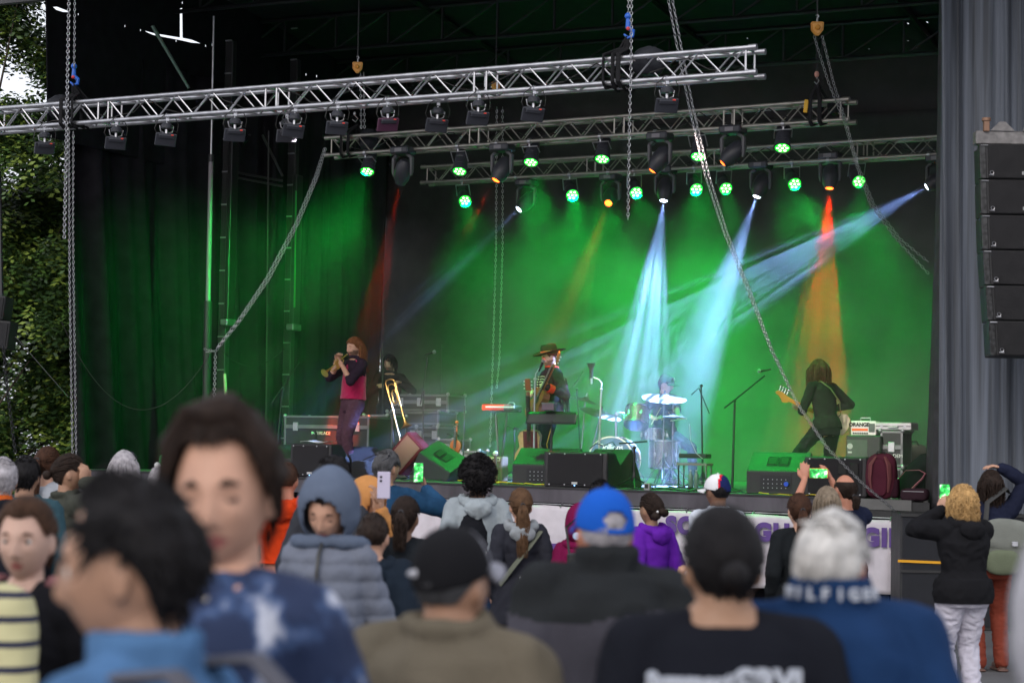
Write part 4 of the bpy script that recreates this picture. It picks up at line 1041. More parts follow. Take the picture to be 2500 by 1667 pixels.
for k in range(3): MB().cyl((0,0,.1),(math.cos(k*2.1+.5)*.2,math.sin(k*2.1+.5)*.2,.008),.009,None,6).build('leg', black_paint(), t)

def guitar_outline(L, waist=.27, up=.30, lo=.42):
    h = [(0,0),(lo*.55,.012),(lo*.9,.09),(lo,.24),(lo*.93,.38),(waist,.56),(waist*1.0,.62),(up*.96,.74),(up,.84),(up*.8,.95),(up*.35,1.0),(0,1.0)]
    f = [(x*L,y*L) for x,y in h]; return f+[(-x,y) for x,y in f[-2:0:-1]]
def acoustic(name, label, rotm, loc, wood, L=.48, neck=.52, extra=True, topc=None):
    t = thing(name, label, 'guitar', loc, 0, rot=rotm)
    M = Matrix(((1,0,0,0),(0,0,-1,0),(0,1,0,0),(0,0,0,1)))
    o = MB().prism(guitar_outline(L), M, .095).build('body', mat(name+'_side', (.16,.05,.025), .35), t, smooth=False)
    o2 = MB().prism([(x*.985,y*.985+.003) for x,y in guitar_outline(L)], Matrix.Translation((0,-.0495,0)) @ M, .004).build('soundboard', wood, t, smooth=False)
    MB().lathe([(.052,0),(.0,.001)], (0,-.053,L*.66), (0,-1,0), 20).build('sound_hole', mat('ebony'), o2)
    MB().lathe([(.060,-.002),(.060,.0015),(.052,.0015),(.052,-.002)], (0,-.053,L*.66), (0,-1,0), 24).build('rosette', mat('rosette', (.06,.03,.02), .4), o2)
    MB().box((0,-.056,L*.27), (.16,.008,.025)).build('bridge', mat('ebony'), t, smooth=False)
    MB().box((0,-.052,L*.78+neck*.5), (.052,.018,neck+.08), bev=.004).build('fingerboard', mat('ebony', (.015,.012,.012), .35), t, smooth=False)
    nk_ = MB().box((0,-.03,L+neck*.5-.01), (.05,.03,neck-.02), bev=.01).build('neck', mat(name+'_neck', (.22,.09,.04), .35), t, smooth=False)
    MB().box((0,-.02,L+neck+.07), (.07,.018,.17), Matrix.Rotation(R(12),3,'X'), bev=.004).build('headstock', mat(name+'_neck'), nk_, smooth=False)
    mb = MB()
    for k in range(3):
        for q in (-1,1): mb.ell((q*.05,-.02,L+neck+.02+k*.045), .012, nu=6, nv=5)
    mb.build('tuners', steel(), nk_)
    mb = MB()
    for k in range(6): mb.cyl((-.025+k*.01,-.063,L*.27),(-.018+k*.007,-.064,L+neck),.0008,None,4)
    mb.build('strings', steel(), t)
    return t
g = acoustic('acoustic_guitar', 'pale wooden acoustic guitar standing behind the green-topped wedge', Matrix.Rotation(RZS+.15,3,'Z') @ Matrix.Rotation(R(10),3,'X'), at(1296,1.25,.21), mat('spruce', (.62,.42,.20), .4, vary=.12, vscale=20), L=.50)
MB().box((.02,-.058,.32), (.19,.006,.34), bev=.002).build('scratch_plate', mat('maroon_plate', (.12,.02,.03), .4), g, smooth=False)
t = thing('instrument_stand', 'black cradle stand under the acoustic guitar', 'stand', at(1303,1.58), RZS)
mb = MB(); mb.tube([(-.1,-.16,.05),(-.1,.02,.07),(.1,.02,.07),(.1,-.16,.05)],.012,6); mb.cyl((0,.06,.02),(0,.12,.8),.012,None,6); mb.build('cradle', black_paint(), t)
for q in (-1,1): MB().cyl((0,.05,.3),(q*.2,-.1,.01),.01,None,6).build('leg', black_paint(), t)

# music stand with a small device on it
t = thing('music_stand', 'wide black music stand in front of the singer', 'music stand', at(1342,.75), RZS)
zt = SP(1345,1003,.75).z-at(1342,.75).z; zb = SP(1345,1035,.75).z-at(1342,.75).z; W = Wd(1289,1412,.75)
def ms(u, v): x = -W/2+W*u; return (x, .03*math.cos((u-.5)*3)+(.06*v), zb+(zt-zb)*v-.01*(u-.5)*0-.03*abs(u-.5)*(v))
MB().grid(ms, 20, 4).build('desk', mat('desk_black', (.016,.018,.018), .42, vary=.2), t, angle=180, solid=.006)
MB().cyl((0,.04,.12),(0,.04,zb+.04),.017,.014,8).build('post', black_paint(), t)
MB().box((0,.0,zb+.003),(W*.96,.06,.008)).build('ledge', black_paint(), t, smooth=False)
for k in range(3): MB().cyl((0,.04,.14),(math.cos(k*2.1+.5)*.26,.04+math.sin(k*2.1+.5)*.26,.01),.011,None,6).build('leg', black_paint(), t)
t = thing('tablet_holder', 'small box-like device clipped on top of the wide music stand', 'device', at(1338,.79,zt-.01), RZS)
MB().box((0,0,.06),(.17,.09,.085), bev=.006).build('case', mat('violet_case', (.13,.09,.12), .45), t, smooth=False)
MB().box((0,.0,.108),(.18,.1,.014), bev=.003).build('lid', mat('case_edge'), t, smooth=False)

# ---------------- drum kit
def kit():
    sp = mat('silver_sparkle', (.12,.115,.115), .3, .6, vary=.8, vscale=120, bump=.3, bscale=200); ch = mat('chrome', (.4,.41,.43), .25, 1.)
    hd = mat('drum_head', (.35,.37,.30), .5); dk = mat('bass_head', (.05,.085,.14), .3); wood = mat('hoop', (.55,.42,.38), .35)
    G = 'drums and cymbals of the kit'
    def ringed(name, label, c, axis, r, h, shell, topm, botm, lugs=8):
        t = thing(name, label, 'drum', c, 0, G); ax = Vector(axis).normalized(); M = frame_to(ax)
        MB().lathe([(r,-h/2),(r,h/2)], c, ax, 36).build('shell', shell, t, world=True)
        MB().lathe([(r*.99,h/2),(r*.99,h/2+.008),(0,h/2+.01)], c, ax, 32).build('head', topm, t, world=True)
        MB().lathe([(r*.99,-h/2),(r*.99,-h/2-.006),(0,-h/2-.008)], c, ax, 32).build('head', botm, t, world=True)
        for q in (-1,1): MB().lathe([(r+.004,q*h/2-.012),(r+.012,q*h/2-.012),(r+.012,q*h/2+.014),(r-.006,q*h/2+.014),(r-.006,q*h/2-.01)], c, ax, 36).build('hoop', ch if r < .24 else wood, t, world=True)
        mb = MB()
        for k in range(lugs):
            a = 2*math.pi*k/lugs; d = M.col[0]*math.cos(a)+M.col[1]*math.sin(a); mb.cyl(c+d*(r+.014)-ax*h*.48, c+d*(r+.014)+ax*h*.48, .006, None, 5); mb.box(c+d*(r+.01), (.03,.03,.05), M)
        mb.build('lugs', ch, t, world=True); return t
    ax = Vector((-.30,-1.,.0)); c = at(1500,3.0,.33)
    b = ringed('bass_drum', 'big bass drum with dark front head and white lettering, half in the smoke', c, ax, .31, .42, mat('blue_shell', (.10,.14,.2), .25, .3), dk, dk, 10)
    M = wallM(c+ax.normalized()*.226+Vector((0,0,.17)), Vector((1,-.30,0)))
    text_on('lettering', 'Dollions', .115, M, mat('stencil_white', (.7,.7,.7), .6), b, world=True, spacing=.9)
    MB().lathe([(.19,.0),(.0,.002)], c+ax.normalized()*.224+Vector((.10,-.03,-.09)), ax, 24).build('port_patch', mat('pink_patch', (.75,.6,.62), .5), b, world=True)
    for q in (-1,1): MB().cyl(c+Vector((q*.3,-.15,-.1)), c+Vector((q*.42,-.3,-.32)), .009, None, 6).build('spur', ch, b, world=True)
    t1 = SP(1555,1018,3.0); ringed('rack_tom', 'tilted sparkling rack tom showing its pale lower head', t1, (.12,.45,1.), .16, .24, sp, hd, hd, 6)
    ringed('floor_tom', 'smoky floor tom right of the rack tom', at(1622,3.7,.42), (0,0,1), .2, .38, sp, hd, hd, 8)
    ringed('snare_drum', 'chrome snare drum between the toms', SP(1597,1062,3.9), (0,.1,1), .17, .14, ch, hd, hd, 8)
    t = thing('tom_mount', 'chrome elbow tube carrying the rack tom', 'mount', at(1503,3.1,.6), 0, G)
    MB().tube([at(1503,3.05,.62), SP(1503,1012,3.05), SP(1510,1007,3.05), SP(1530,1012,3.05)], .016, 10).build('tube', ch, t, world=True)
    MB().box(SP(1506,1010,3.05), (.05,.05,.06), bev=.008).build('clamp', ch, t, world=True)
    br = mat('cymbal_bronze', (.022,.03,.015), .6, .2, vary=.12, vscale=3)
    def cym(label, px, py, b_, r, tilt, stand_px, name='cymbal', low=None):
        c = SP(px, py, b_); ax = Vector(tilt).normalized(); t = thing('cymbal_stand', label, 'cymbal stand', at(stand_px, b_), 0, G)
        MB().lathe([(r,-.028),(r*.55,-.01),(r*.24,0.),(r*.2,.02),(r*.1,.034),(0,.036)], c, ax, 40).build('cymbal', br, t, world=True, angle=60, solid=.002)
        MB().cyl(c+ax*.035, c+ax*.085, .016, None, 8).build('wing_nut', ch, t, world=True)
        f = at(stand_px, b_); top = c-ax*.02; mid = f+(top-f)*.6
        MB().tube([f+Vector((0,0,.1)), mid, top], [.013,.011,.007], 8).build('pole', ch, t, world=True)
        for k in range(3): MB().tube([f+Vector((0,0,.38)), f+Vector((math.cos(k*2.1+.4)*.3, math.sin(k*2.1+.4)*.3, .012))], .008, 6).build('leg', ch, t, world=True)
    cym('leftmost cymbal, tilted, upper of the two by the gooseneck stand', 1430, 974, 3.4, .22, (.28,-.1,1), 1414)
    cym('large tilted cymbal above the left of the bass drum', 1467, 1006, 3.2, .30, (.26,-.22,1), 1428)
    cym('large cymbal in front of the drummer, glowing green', 1622, 968, 3.4, .31, (.03,-.25,1), 1618)
    t = thing('hi_hat', 'pair of flat hi-hat cymbals on a chrome stand', 'hi-hat', at(1642,3.2), 0, G); c = SP(1643,1017,3.2)
    for q in (1,-1): MB().lathe([(.18,-.012*q),(.06,0),(.035,.016*q),(0,.018*q)], c+Vector((0,0,.012*q)), (0,0,1), 32).build('cymbal', br, t, world=True, solid=.002)
    MB().cyl(at(1642,3.2,.05), c+Vector((0,0,.2)), .010, .005, 8).build('rod', ch, t, world=True)
    for k in range(3): MB().cyl(at(1642,3.2,.3), at(1642,3.2)+Vector((math.cos(k*2.1)*.28, math.sin(k*2.1)*.28, .01)), .008, None, 6).build('leg', ch, t, world=True)
    t = thing('drum_stool', 'black round stool under the drummer', 'stool', at(1622,4.35), 0)
    MB().lathe([(0,.44),(.16,.44),(.175,.47),(.17,.52),(0,.53)], at(1622,4.35), (0,0,1), 24).build('seat', black_paint(), t, world=True)
    for k in range(3): MB().cyl(at(1622,4.35,.40), at(1622,4.35)+Vector((math.cos(k*2.1)*.25, math.sin(k*2.1)*.25, .01)), .012, None, 6).build('leg', ch, t, world=True)
    t = thing('effects_rack', 'low rack of pedals and bottles in the smoke right of the drums', 'rack', at(1690,2.3), RZS)
    MB().box((0,.1,.31),(.42,.26,.03), bev=.005).build('shelf', mat('shelf_pink', (.3,.2,.22), .5), t, smooth=False)
    MB().box((0,.1,.42),(.38,.22,.06), bev=.01).build('device', black_paint(), t, smooth=False)
    for q in (-1,1):
        for y in (.0,.2): MB().cyl((q*.19,y,0),(q*.19,y,.3),.012,None,6).build('leg', ch, t)
    for i,x in enumerate((-.08,.06)):
        bt = thing('water_bottle', ['left','right'][i]+' clear bottle standing below the pedal rack', 'bottle', at(1686+i*14,2.2), 0, 'water bottles')
        MB().lathe([(0,0),(.03,0),(.033,.02),(.03,.08),(.033,.1),(.03,.17),(.012,.21),(.012,.225)], (0,0,0), (0,0,1), 14).build('bottle', mat('clear_plastic', (.14,.18,.2), .15, spec=.8), bt)
        MB().cyl((0,0,.222),(0,0,.24),.014,None,10).build('cap', mat('white_cap', (.4,.4,.4), .5), bt)
kit()

# ---------------- bass rig at the right
t = thing('bass_cabinet', 'grey-grilled bass cabinet with a round badge under the white amplifier head', 'speaker cabinet', at(2107,1.5), RZS)
W = Wd(2066,2150,1.5); h = SP(2107,1063,1.5).z-at(2107,1.5).z
MB().box((0,.2,h/2),(W,.4,h), bev=.012).build('cabinet', black_paint(), t, smooth=False)
MB().box((-W*.17,-.004,h*.48),(W*.6,.012,h*.9)).build('grille', metal_mesh('silver_grille', (.13,.135,.135)), t, smooth=False)
mb = MB(); mb.lathe([(.035,0),(.035,.004),(.027,.004),(.027,0)], (-W*.38,-.012,h*.82), (0,-1,0), 18); mb.lathe([(.016,0),(.016,.004),(.01,.004),(.01,0)], (-W*.38,-.012,h*.82), (0,-1,0), 14); mb.box((-W*.38,-.012,h*.72),(.05,.004,.02)); mb.build('badge', mat('badge'), t)
t = thing('amplifier_head', 'white and orange amplifier head on the bass cabinet', 'amplifier', at(2107,1.6,h), RZS)
W2 = Wd(2076,2137,1.5); h2 = .175
MB().box((0,.1,h2/2+.005),(W2,.2,h2), bev=.006).build('case', mat('white_enamel', (.72,.7,.68), .35), t, smooth=False)
MB().box((-W2*.14,-.003,h2*.42),(W2*.64,.006,.028)).build('orange_strip', mat('orange_strip', (.8,.12,.01), .4), t, smooth=False)
MB().box((W2*.34,-.003,h2*.55),(W2*.24,.006,h2*.6)).build('vent', metal_mesh('vent_grey', (.2,.2,.22)), t, smooth=False)
text_on('lettering', 'ORANGE', .062, Matrix.Translation((-W2*.17,-.005,h2*.76)) @ Matrix.Rotation(R(90),4,'X'), mat('ink', (.01,.01,.01), .5), t, bold=.003)
mb = MB()
for k in range(7): mb.cyl((-W2*.38+k*.028,-.003,h2*.17),(-W2*.38+k*.028,-.02,h2*.17),.010,None,8)
mb.build('knobs', rubberm, t)
MB().tube([(-.06,.1,h2),(-.06,.1,h2+.045),(.06,.1,h2+.045),(.06,.1,h2)], .008, 6).build('handle', steel(), t)
flight_case(2148, 2204, 1.6, .44, .45, 'upper grey flight case with white side lettering beside the bass cabinet', lid=.2, latches=1, handles=0, base=.36, text='DEM', tpos=(.28,.3), tsize=.06)
flight_case(2148, 2204, 1.6, .35, .45, 'lower grey flight case beside the bass cabinet, behind the backpack', lid=.15, latches=1, handles=0)
t = thing('briefcase', 'silver aluminium briefcase lying on the grey flight cases', 'briefcase', at(2180,1.6,.805), RZS)
W3 = Wd(2138,2226,1.6)
MB().box((0,.18,.05),(W3,.36,.095), bev=.01).build('shell', mat('briefcase_silver', (.55,.54,.55), .35, .6, vary=.1), t, smooth=False)
MB().box((0,-.003,.05),(W3*.98,.008,.008)).build('seam', rubberm, t, smooth=False)
MB().tube([(-.06,-.005,.045),(-.055,-.035,.04),(.055,-.035,.04),(.06,-.005,.045)], .009, 6).build('handle', steel(), t)
for q in (-1,1): MB().box((q*W3*.32,-.006,.05),(.03,.01,.035)).build('latch', steel(), t, smooth=False)

def soft(name, rings_fn, m, parent, nu=24, nv=14, amp=.012, fr=9, world=False):
    mb = MB(); mb.grid(rings_fn, nu, nv)
    mb.v = [tuple(Vector(v)*(1+amp*noise.noise(Vector(v)*fr)/max(.05,Vector(v).length))) for v in mb.v]
    return mb.build(name, m, parent, angle=180, world=world)
def pillow(c, r, p=.55):           # superellipsoid
    def f(u, v):
        a = 2*math.pi*u; b = math.pi*(v-.5); s = lambda x: math.copysign(abs(x)**p, x)
        return (c[0]+r[0]*s(math.cos(b))*s(math.cos(a)), c[1]+r[1]*s(math.cos(b))*s(math.sin(a)), c[2]+r[2]*s(math.sin(b)))
    return f
def backpack(label, loc, rz, h, m, m2, group=None, strapm=None):
    t = thing('backpack', label, 'backpack', loc, rz, group)
    soft('main_compartment', pillow((0,0,h*.5),(h*.34,h*.2,h*.5),.6), m, t, 30, 20, .02)
    soft('side_pocket', pillow((h*.30,-.0,h*.24),(h*.1,h*.15,h*.22),.6), m2, t)
    soft('back_panel', pillow((-.02,-h*.19,h*.47),(h*.2,h*.05,h*.4),.5), m, t)
    for q in (-1,1):
        MB().tube([(q*h*.10,-h*.17,h*.93),(q*h*.2,-h*.27,h*.75),(q*h*.22,-h*.27,h*.45),(q*h*.18,-h*.22,h*.15)], [.02,.035,.03,.014], 8, flat=.45).build('shoulder_strap', strapm or m2, t)
    MB().tube([(-.05,-h*.1,h*.97),(-.04,-h*.1,h*1.04),(.04,-h*.1,h*1.04),(.05,-h*.1,h*.97)], .009, 6).build('grab_handle', rubberm, t)
    return t
mar = cloth('maroon_nylon', (.085,.02,.035), bump=.6, bscale=120); mar2 = cloth('dark_maroon', (.035,.012,.02), bump=.6, bscale=100); mar3 = cloth('rose_strap', (.17,.06,.065))
backpack('maroon backpack standing upright at the right of the stage front, straps toward the crowd', at(2152,.22), RZS+.1, .52, mar, mar2, strapm=mar3)
t = thing('gig_bag', 'dark green gig bag with a pink-trimmed flap leaning by the right curtain', 'bag', at(2232,.75), RZS)
gb = cloth('gig_bag_cloth', (.02,.03,.024)); 
MB().loft([[Vector((x0+math.cos(a)*rx, .1+math.sin(a)*.14, z0+math.sin(a*1.)*0+math.sin(a)*.02)) for a in [k*math.pi/8 for k in range(16)]] for (x0,rx,z0) in ((-.02,.20,.0),(-.01,.24,.1),(.02,.22,.25),(.08,.17,.4),(.15,.1,.52))]).build('body', gb, t, angle=180)
MB().tube([(-.18,-.05,.22),(-.08,-.09,.33),(.08,-.09,.34),(.15,-.08,.30),(.12,-.10,.24),(.0,-.11,.12)], [.008,.008,.012,.026,.03,.03], 8, flat=.4).build('trim', mat('pink_trim', (.55,.2,.25), .7), t)
t = thing('soft_pouch', 'small dark zipped pouch on the deck at the right curtain', 'pouch', at(2230,.10), RZS)
soft('pouch', pillow((0,.08,.065),(.16,.08,.075),.5), cloth('pouch_cloth', (.04,.022,.03)), t); MB().cyl((-.12,-.0,.10),(.12,-.0,.10),.004,None,5).build('zip', steel(), t)
t = thing('holdall', 'bright green-lit holdall heaped behind the grey flight cases', 'bag', at(2226,2.6), RZS)
soft('body', pillow((0,.1,.45),(.2,.2,.2),.7), cloth('holdall_cloth', (.10,.12,.08)), t); soft('lower_bag', pillow((0,.1,.2),(.26,.2,.22),.6), gb, t); MB().tube([(-.1,0,.6),(-.05,0,.68),(.06,0,.68),(.1,0,.6)], .012, 6).build('strap', rubberm, t)
t = thing('power_box', 'small grey power box on the deck edge in front of the low stand', 'box', at(1578,.06), RZS)
MB().box((0,.05,.045),(.075,.07,.09), bev=.006).build('case', mat('grey_box', (.3,.3,.32), .5), t, smooth=False); MB().box((0,.012,.05),(.04,.006,.05)).build('socket', rubberm, t, smooth=False)
t = thing('guitar_stand_bench', 'low black bench behind the bass player', 'bench', at(2042,2.0), RZS)
MB().box((0,.1,.40),(.5,.25,.05), bev=.01).build('seat', black_paint(), t, smooth=False)
for q in (-1,1):
    for y in (0,.2): MB().cyl((q*.2,y,0),(q*.22,y,.38),.012,None,6).build('leg', black_paint(), t)

# floor cables
rs = random.Random(21)
def floor_cable(px0, px1, b0, b1, label, m=None, r=.006, k=14):
    pts = []
    for i in range(k+1):
        u = i/k; a = a_of(px0,b0)*(1-u)+a_of(px1,b1)*u; b = b0+(b1-b0)*u
        pts.append(ST(a+rs.uniform(-.05,.05), b+rs.uniform(-.16,.16)*math.sin(u*math.pi), r+.004+max(0,rs.uniform(-.02,.02))))
    wire(pts, r, label, m, 'cables lying on the deck', name='stage_cable')
yl = mat('yellow_cable', (.6,.4,.02), .5)
floor_cable(1130, 1330, .9, .35, 'yellow cable on the deck left of the centre monitors', yl, .008)
floor_cable(1150, 1420, .35, .1, 'black cable along the deck edge below the centre monitors')
floor_cable(1500, 1800, .15, .3, 'black cable along the deck edge right of the centre loudspeaker')
floor_cable(1530, 1960, .5, .12, 'long black cable on the deck toward the right wedges')
floor_cable(1560, 1700, .9, 2.2, 'black cable running back toward the drums')
floor_cable(900, 1130, .5, .9, 'black cable on the deck near the toppled wedge')
floor_cable(1640, 1790, 1.8, .8, 'black cable curling round the bass microphone base')
floor_cable(1850, 2080, .18, .12, 'thin yellow cable along the deck before the right wedges', yl, .006)
t = wire([SP(1440,1095,1.1), SP(1455,1082,1.05), SP(1475,1088,1.0), SP(1495,1078,1.05), SP(1505,1092,1.0), SP(1490,1104,.95), SP(1470,1100,.95)], .007, 'looped black cable lying on the bright green wedge')
wire([SP(1683,1034,2.2), SP(1686,1075,2.2), SP(1700,1106,2.2), SP(1716,1120,2.2)], .005, 'pale cable dangling at the right of the drums', mat('pale_cable', (.5,.5,.5), .6))

# ================================================================== LOUDSPEAKERS OFF THE STAGE
def line_array():
    Y = F/250.; x0 = 2407; n = 6; top = 350; hpx = 86.5; G = 'boxes of the hanging line array'
    W = 1.15; per = .352
    ang = [0,0,0,1.,2.6,4.2]; z = P(x0, top, Y).z; xs = [2407,2409,2411,2414,2420,2427]
    rig = thing('flying_bar', 'grey steel flying bar on top of the line array', 'flying bar', P(2407,320,Y), 0)
    p = P(2400, 335, Y-.02); mb = MB(); mb.box(p+Vector((W/2+.02,.2,.02)), (W+.12,.14,.13), bev=.008); mb.build('beam', mat('worn_grey_steel', (.20,.19,.19), .5, .3, vary=.35, vscale=12, bump=.3), rig, world=True, smooth=False)
    mb = MB(); mb.box(p+Vector((.06,.12,.13)), (.055,.06,.11), bev=.005); mb.cyl(p+Vector((.06,.12,.18)), p+Vector((.06,.12,.21)), .045, None, 12); mb.build('lug', mat('rusty_steel', (.26,.15,.10), .6, .3), rig, world=True)
    mb = MB(); mb.prism([(-.12,0),(.12,0),(.03,.09),(-.03,.09)], Matrix.Translation(p+Vector((.22,.12,.085))) @ Matrix.Rotation(R(90),4,'X'), .012); mb.prism([(-.2,0),(.2,0),(.2,.1),(-.16,.1)], Matrix.Translation(p+Vector((.62,.12,.085))) @ Matrix.Rotation(R(90),4,'X'), .012); mb.build('plate', mat('worn_grey_steel'), rig, world=True, smooth=False)
    MB().cyl(p+Vector((.5,.2,.1)), p+Vector((.5,.2,4.)), .014, None, 6).build('chain', chain_m(), rig, world=True)
    cab = mat('array_black', (.020,.020,.022), .55, vary=.3, bump=.2, bscale=60); gr = metal_mesh('array_grille', (.032,.031,.034))
    frm = mat('chipped_frame', (.035,.035,.037), .5, .3, vary=.9, vscale=25)
    names = ['top','second','third','fourth','fifth','bottom']
    for i in range(n):
        py = top+i*hpx; q = P(xs[i], py, Y); qb = P(xs[min(i+1,n-1)]+(7 if i==n-1 else 0), py+hpx, Y)
        t = thing('line_array_box', '%s box of the six-box line array at the right edge' % names[i], 'loudspeaker', q, 0, G)
        sh = qb.x-q.x; H = q.z-qb.z
        M = Matrix(((1,0,-sh/H,q.x),(0,1,0,q.y),(0,0,1,qb.z),(0,0,0,1)))
        M = Matrix(((1,0,-sh/H,qb.x),(0,1,-.10*ang[i]/4,q.y),(0,0,1,qb.z),(0,0,0,1)))
        MB().box((W/2,.26,H/2), (W,.5,H*.975), bev=.006).xf(M).build('cabinet', cab, t, world=True, smooth=False)
        MB().box((W/2,.004,H/2), (W-.04,.02,H*.93), bev=.004).xf(M).build('grille', gr, t, world=True, smooth=False)
        mb = MB(); mb.box((-.03,.06,H/2), (.06,.1,H*.97), bev=.004); mb.xf(M).build('side_rail', frm, t, world=True, smooth=False)
        mb = MB(); mb.cyl((.02,-.01,.035),(.07,-.01,.035),.006,None,6); mb.tube([(.05+.018*math.cos(a*.785),-.014,.06+.018*math.sin(a*.785)) for a in range(8)], .0035, 5, closed=True); mb.cyl((-.05,-.0,H-.02),(.02,-.0,H-.02),.007,None,6)
        mb.xf(M).build('pin', steel(), t, world=True)
        if i < 5:
            bd_ = MB().box((.385,-.010,.06),(.075,.008,.032)).xf(M).build('badge', mat('badge'), t, world=True, smooth=False)
            text_on('lettering', 'EAW', .03, M @ Matrix.Translation((.385,-.0145,.06)) @ Matrix.Rotation(R(90),4,'X'), mat('ink', (.01,.01,.01), .5), bd_, world=True, depth=.001)
line_array()
def subs():
    gr = metal_mesh('sub_grille', (.034,.036,.045))
    for i,(x0,x1,lab) in enumerate(((2197,2344,'tall grilled subwoofer stack under the right end of the stage, yellow strap across it'),(2349,2500,'grilled subwoofer stack behind the person with the grey bag'))):
        Y = 20.6; A, B = P(x0,1571,Y), P(x1,1571,Y-.25*0); W = (B-A).length; c = Vector(((A.x+B.x)/2, Y, 0)); H = P(x0,1252,Y).z-0
        t = thing('subwoofer', lab, 'subwoofer', c, R(-4), 'subwoofers beside the stage')
        MB().box((0,.4,H/2),(W,.8,H), bev=.012).build('cabinet', mat('array_black'), t, smooth=False)
        MB().box((0,-.004,H/2),(W*.93,.012,H*.94), bev=.004).build('grille', gr, t, smooth=False)
        mb = MB()
        for z in (.02,H/2,H-.02): mb.box((0,-.012,z),(W,.02,.028))
        mb.build('crossbar', black_paint(), t, smooth=False)
        if i == 0: MB().box((-.02,-.022,P(2250,1371,Y).z),(W*1.02,.006,.026), Matrix.Rotation(.02,3,'Y')).build('strap', mat('yellow_strap', (.75,.36,.01), .6), t, smooth=False)
subs()
t = thing('side_loudspeaker', 'dark loudspeaker pair hanging at the far left edge against the ivy', 'loudspeaker', P(-5,760,24.), 0)
for (x0,y0,x1,y1,nm_) in ((-60,722,22,778,'upper_box'),(-60,782,33,848,'lower_box')):
    a, b = P(x0,y1,24.), P(x1,y0,24.); MB().box(((a.x+b.x)/2,24.,(a.z+b.z)/2),(b.x-a.x,.4,b.z-a.z), Matrix.Rotation(R(6),3,'Y'), bev=.01).build(nm_, mat('array_black', (.020,.020,.022), .55), t, world=True, smooth=False)
    MB().box(((a.x+b.x)/2,23.79,(a.z+b.z)/2),((b.x-a.x)*.9,.02,(b.z-a.z)*.85), Matrix.Rotation(R(6),3,'Y')).build('grille', metal_mesh('array_grille', (.032,.031,.034)), t, world=True, smooth=False)
MB().cyl(P(3,722,24.), P(-3,420,24.), .03, None, 6).build('chain', mat('dark_chain', (.05,.05,.055), .5, .8), t, world=True)

# trombone on its stand
def trombone():
    b = 1.5; br = mat('brass', (.42,.25,.08), .45, 1.)
    def q(x, y, db=0.): return SP(940+x/6.03, 900+y/6.03, b+db)
    t = thing('trombone', 'brass trombone standing bell down beside the toppled wedge', 'trombone', q(240,900), 0)
    MB().tube([q(250,1160),q(175,850),q(100,540),q(40,340),q(8,215),q(20,175),q(70,155),q(125,165),q(150,205),q(180,330),q(225,520),q(270,700)], .0095, 8).build('tubing', br, t, world=True)
    ax = (q(320,862)-q(270,700)).normalized()
    MB().lathe([(.0095,-.02),(.013,.05),(.022,.10),(.045,.135),(.075,.155),(.082,.158)], q(268,690), ax, 24).build('bell', br, t, world=True, solid=.0015)
    MB().tube([q(60,360),q(42,290),q(50,245),q(100,225),q(145,245),q(165,330),q(182,440),q(172,500),q(140,510),q(118,470),q(100,360),q(112,318),q(140,310),q(160,345)], .008, 8).build('valve_tubing', br, t, world=True)
    MB().tube([q(115,540),q(160,530),q(212,512)], .006, 6).build('brace', steel(), t, world=True)
    MB().tube([q(95,500),q(168,800),q(248,1155)], .011, 8).build('slide', mat('silver_slide', (.4,.36,.3), .35, 1.), t, world=True)
    s_ = thing('instrument_stand', 'black tripod stand holding the trombone', 'stand', at(964,1.6), 0)
    g = at(964,1.6); MB().cyl(g+Vector((0,0,.1)), q(100,690,.08), .014, None, 8).build('post', black_paint(), s_, world=True)
    for k in range(3): MB().cyl(g+Vector((0,0,.14)), g+Vector((math.cos(k*2.1)*.2,math.sin(k*2.1)*.2,.01)), .01, None, 6).build('leg', black_paint(), s_, world=True)
trombone()

# ================================================================== PEOPLE
def V3(*a): return Vector(a)
def remesh(mb, vox, smooth_it=2, smooth_f=.5):
    me = mb.mesh('tmp'); o = bpy.data.objects.new('tmp', me); col.objects.link(o)
    md = o.modifiers.new('r','REMESH'); md.mode = 'VOXEL'; md.voxel_size = vox; md.adaptivity = 0
    if smooth_it: s = o.modifiers.new('s','SMOOTH'); s.factor = smooth_f; s.iterations = smooth_it
    dg = bpy.context.evaluated_depsgraph_get(); r = bpy.data.meshes.new_from_object(o.evaluated_get(dg))
    bpy.data.objects.remove(o); bpy.data.meshes.remove(me); return r
def coords(me):
    a = np.empty(len(me.vertices)*3); me.vertices.foreach_get('co', a); return a.reshape(-1,3)
def setc(me, a): me.vertices.foreach_set('co', a.ravel()); me.update()
def normals(me):
    a = np.empty(len(me.vertices)*3); me.vertices.foreach_get('normal', a); return a.reshape(-1,3)

def ik(a, b, l1, l2, hint):      # middle joint of a two-bone chain
    d = b-a; L = min(d.length, (l1+l2)*.999); 
    if L < 1e-4: return a+Vector((0,0,-l1))
    dn = d.normalized(); x = (l1*l1-l2*l2+L*L)/(2*L); h = math.sqrt(max(0, l1*l1-x*x))
    hv = Vector(hint); hv = (hv-dn*hv.dot(dn)); hv = hv.normalized() if hv.length > 1e-4 else Vector((0,-1,0))
    return a+dn*x+hv*h

